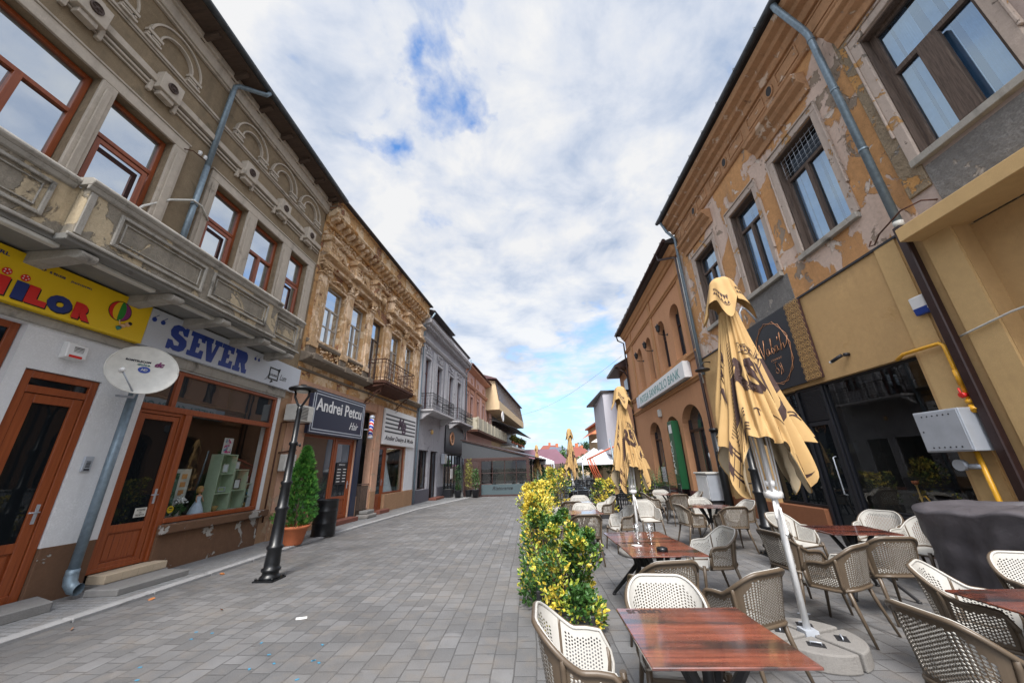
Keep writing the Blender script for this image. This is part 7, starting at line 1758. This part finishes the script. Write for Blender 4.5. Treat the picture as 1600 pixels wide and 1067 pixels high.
# white tents
def tent(x0, x1, y0, y1, ze, zp, lab):
    S = empty('terrace_tent', ((x0+x1)/2,(y0+y1)/2,0), lab, 'tent', 'white pitched terrace tents'); cx, cy = (x0+x1)/2, (y0+y1)/2
    mb = MB(); pts = [(x0,y0,ze),(x1,y0,ze),(x1,y1,ze),(x0,y1,ze),(cx,cy,zp)]; lo = [(a,b,c-.22) for a, b, c in pts[:4]]
    mb.add(pts+lo, [(0,1,4),(1,2,4),(2,3,4),(3,0,4),(0,5,6,1),(1,6,7,2),(2,7,8,3),(3,8,5,0)]); mb.build('roof_cloth', mat_simple('white tent cloth', (.72,.74,.76), .7), S)
    for a in (x0,x1):
        for b in (y0,y1): mb = MB(); mb.tube([(a,b,0),(a,b,ze)], .04, 6); mb.build('pole', M['steelbox'], S)
tent(4.1,8.3,30,35,1.95,3.0,'nearer white pitched tent with a pale pole'); tent(5.2,9.5,40,46,2.1,3.6,'farther white pitched tent behind the orange frame'); tent(-.2,1.9,31,35,2.1,2.6,'small cream tent right of the pavilion')
# orange tube frame and grey pole
S = empty('tube_frame', (4,22,0), 'slanting orange red tube frame above the black tables', 'frame')
mb = MB()
for dy in (0, .8):
    mb.tube([(3.41,22+dy,2.03),(4.78,22+dy,2.62),(5.6,22+dy,2.9)], .035, 6); mb.tube([(3.45,22+dy,2.0),(3.62,22+dy,1.4),(4.2,22+dy,.1)], .035, 6); mb.tube([(3.62,22+dy,2.08),(3.9,22+dy,1.3),(4.5,22+dy,.1)], .03, 6)
mb.tube([(3.41,22,2.03),(3.41,22.8,2.03)], .03, 5); mb.tube([(4.78,22,2.62),(4.78,22.8,2.62)], .03, 5); mb.build('tubes', mat_simple('orange red paint', (.42,.09,.04), .5), S)
mb = MB(); mb.tube([(4.55,20,0),(4.32,20,3.0)], .045, 8); mb.build('grey_pole', M['zinc'], None, label='leaning grey metal pole before the white tents', cat='pole')
mb = MB(); mb.tube([(2.35,14.8,0),(2.35,14.8,1.35)], .03, 8); mb.tube([(3.55,16,0),(3.4,16,1.55)], .03, 8)
# right side: grey block and houses beyond the bank
B = empty('house', (9,31,0), 'pale grey windowless block beyond the bank', 'building')
mb = MB(); mb.add([(6.3,30,2.6),(12,30,0),(12,30,7.5),(6.3,30,7.5),(6.9,38,2.6),(12,38,0),(12,38,7.5),(6.9,38,7.5)], [(0,1,2,3),(4,5,6,7),(0,4,7,3),(1,5,6,2),(3,2,6,7),(0,1,5,4)]); mb.build('wall', mat_plaster('pale grey wall', (.50,.50,.56), .05, [], .1), B)
mb = MB(); mb.box(6.15,12,29.85,38,7.5,7.65); mb.build('roof', M['roof'], B); mb = MB(); mb.box(8.6,12,30.05,38,0,3); mb.build('lower_wall', M['bank'], B)
B = empty('house', tuple(R2(15,0,0)), 'narrow orange house with a dark pitched eave directly beyond the bank', 'building')
mb = MB(R2); mb.box(12.4, 16, -8, -.1, 0, 8.7); mb.build('wall', M['bank'], B); mb = MB(R2); mb.prism([(.9,8.7),(.95,8.85),(-3,11),(-8,8.9),(-8,8.7)], 12.35, 16.3); mb.build('roof', M['brownmetal'], B)
mb = MB(R2); mb.box(13.2,14.4,-.09,-.06,6.2,8); mb.build('window', M['g_dark'], B); mb = MB(R2); mb.tube([(12.6,.9,8.75),(12.5,.2,8.3),(12.5,.0,7.8),(12.5,.0,0)], .06, 6); mb.build('downpipe', M['brownmetal'], B)
B = empty('house', (10,45,0), 'cream house with stepped eaves at the right end of the street', 'building')
mb = MB(); mb.box(8.3,16,44,52,0,6.4); mb.build('wall', M['beige'], B); mb = MB(); mb.add([(7.3,43.2,5.2),(16,43.2,5.2),(16,44.2,6.0),(8.3,44.2,6.0),(8.3,52,6.0),(7.3,52,5.2)], [(0,1,2,3),(0,3,4,5)]); mb.box(7.9,16,43.6,52,6.4,6.6); mb.build('roof', M['terracottapot'], B)
mb = MB(); mb.add([(7.0,42.5,4.2),(9.5,42.5,4.2),(9.5,44,4.9),(8.3,44,4.9)], [(0,1,2,3)]); mb.build('awning', M['offwhite'], B)
# far houses across the square
RF = {'purple': mat_simple('purple sheet roof', (.15,.07,.095), .45, var=.12, vs=.6), 'red': mat_simple('red tile roof', (.20,.06,.042), .7, var=.2), 'slate': mat_simple('slate roof', (.10,.12,.16), .6), 'orange': mat_plaster('orange house wall', (.62,.25,.05), .05, [], .1), 'cream': M['beige']}
def house(x0, x1, y0, y1, ze, zr, wall, roof, lab, ridge='x', wins=3, chim=True):
    B = empty('far_house', ((x0+x1)/2,(y0+y1)/2,0), lab, 'building', 'roofs across the far square')
    mb = MB(); mb.box(x0,x1,y0,y1,0,ze); mb.build('wall', RF.get(wall, M['beige']), B)
    cx, cy = (x0+x1)/2, (y0+y1)/2; e = .5; mb = MB()
    if ridge == 'x': mb.add([(x0-e,y0-e,ze),(x1+e,y0-e,ze),(x1+e,y1+e,ze),(x0-e,y1+e,ze),(x0+1.5,cy,zr),(x1-1.5,cy,zr)], [(0,1,5,4),(1,2,5),(2,3,4,5),(3,0,4),(0,3,2,1)])
    else: mb.add([(x0-e,y0-e,ze),(x1+e,y0-e,ze),(x1+e,y1+e,ze),(x0-e,y1+e,ze),(cx,y0+1.5,zr),(cx,y1-1.5,zr)], [(0,1,4),(1,2,5,4),(2,3,5),(3,0,4,5),(0,3,2,1)])
    r = mb.build('roof', RF[roof], B)
    if chim: mb = MB(); mb.box(cx-.3,cx+.3,cy-.3,cy+.3,zr-.8,zr+.7); mb.build('chimney', M['terracottapot'], r)
    for i in range(wins): u = x0+(x1-x0)*(i+.5)/wins; mb = MB(); mb.box(u-.4,u+.4,y0-.03,y0-.005,ze-2,ze-.8); mb.build('window', M['g_dark'], B)
house(-9,5.6,54,64,1.6,4.35,'orange','purple','low house with a wide purple sheet roof and orange wall'); house(7.6,12.2,75,83,3.4,5.6,'cream','red','cream house with red hipped roof right of the third parasol')
house(3,9,78,88,3.6,5.9,'cream','slate','house with slate roof behind the purple roof'); house(2.0,8.5,96,104,4.9,7.2,'cream','red','distant house with a red roof left of the third parasol'); house(10.5,15,88,96,3.2,5.8,'cream','red','distant red roofed house right of the white tents',wins=2); house(14,22,100,110,3.6,5.9,'cream','slate','distant grey roofed house above the white tents')
# wooden fence below the purple roof
S = empty('wooden_fence', (1.5,44,0), 'brown wooden fence below the purple roof', 'fence'); mb = MB()
for i in range(34): mb.box(-1+i*.16,-.86+i*.16,44,44.03,.1,2.0)
mb.build('boards', M['oldwood'], S); mb = MB(); mb.box(-1.1,4.5,44.04,44.1,.4,.5); mb.box(-1.1,4.5,44.04,44.1,1.6,1.7); mb.build('rails', M['oldwood'], S)
def tree(x, y, h, r, n, m, lab):
    S = empty('tree', (x,y,0), lab, 'tree', 'trees on the far horizon'); mb = MB(); mb.tube([(x,y,0),(x+.2,y,h*.5),(x,y,h*.85)], [.3,.2,.06], 7)
    for i in range(6): a = i*1.05; mb.tube([(x,y,h*.4),(x+r*.5*math.cos(a),y+r*.5*math.sin(a),h*.75)], [.12,.04], 5)
    mb.build('trunk', M['oldwood'], S); mb = MB(); L_ = [(q.uniform(-.6,.6)*r, q.uniform(-.6,.6)*r, h*q.uniform(.55,.9), q.uniform(.3,.55)*r) for _ in range(12)]
    for i in range(n):
        lx, ly, lz, lr = L_[i % 12]; u_ = Vector((q.gauss(0,1),q.gauss(0,1),q.gauss(0,1))).normalized()*q.uniform(.5,1); leaf(mb, Vector((x+lx+u_.x*lr, y+ly+u_.y*lr, lz+u_.z*lr)), q, .6*q.uniform(.7,1.3), 0)
    mb.build('crown', m, S)
tree(17,118,8.8,3.2,700,M['leafdark'],'dark tree standing highest on the far horizon'); tree(13.5,125,8.0,2.8,600,M['leafdark'],'darker tree left of the highest one on the horizon'); tree(21,116,7.6,3,600,M['leafgreen'],'green tree right of the highest one on the horizon')
tree(-5,70,5.0,2.2,500,M['leafgreen'],'green tree left of the purple roof'); tree(4.5,60,3.5,2.2,600,M['leafgreen'],'green tree behind the third parasol'); tree(9.2,58,3.4,2.4,600,M['leafgreen'],'green tree behind the white tents')

mb = MB(); pts = [(-260,330,-1)]+[(-260+20*i,330,8+4*noise.noise(Vector((i*.35,0,2)))) for i in range(40)]+[(520,330,-1)]
mb.poly([(a,c) for a,b,c in pts], 330, 360); mb.build('hills', mat_simple('far wooded rise', (.10,.14,.12), .9, var=.3, vs=.08), kind='structure')

mb = MB()
A_, B_ = Vector(tuple(L5(6,1.6,8.0))), Vector(tuple(R2(11.9,.4,9.4)))
pts = [tuple(A_.lerp(B_, i/16)-Vector((0,0,.9*math.sin(PI*i/16)))) for i in range(17)]
mb.tube(pts, .009, 4); mb.build('overhead_cable', M['blackmatte'], None, label='thin sagging cable strung across the far street from the beige house to the bank', cat='cable')
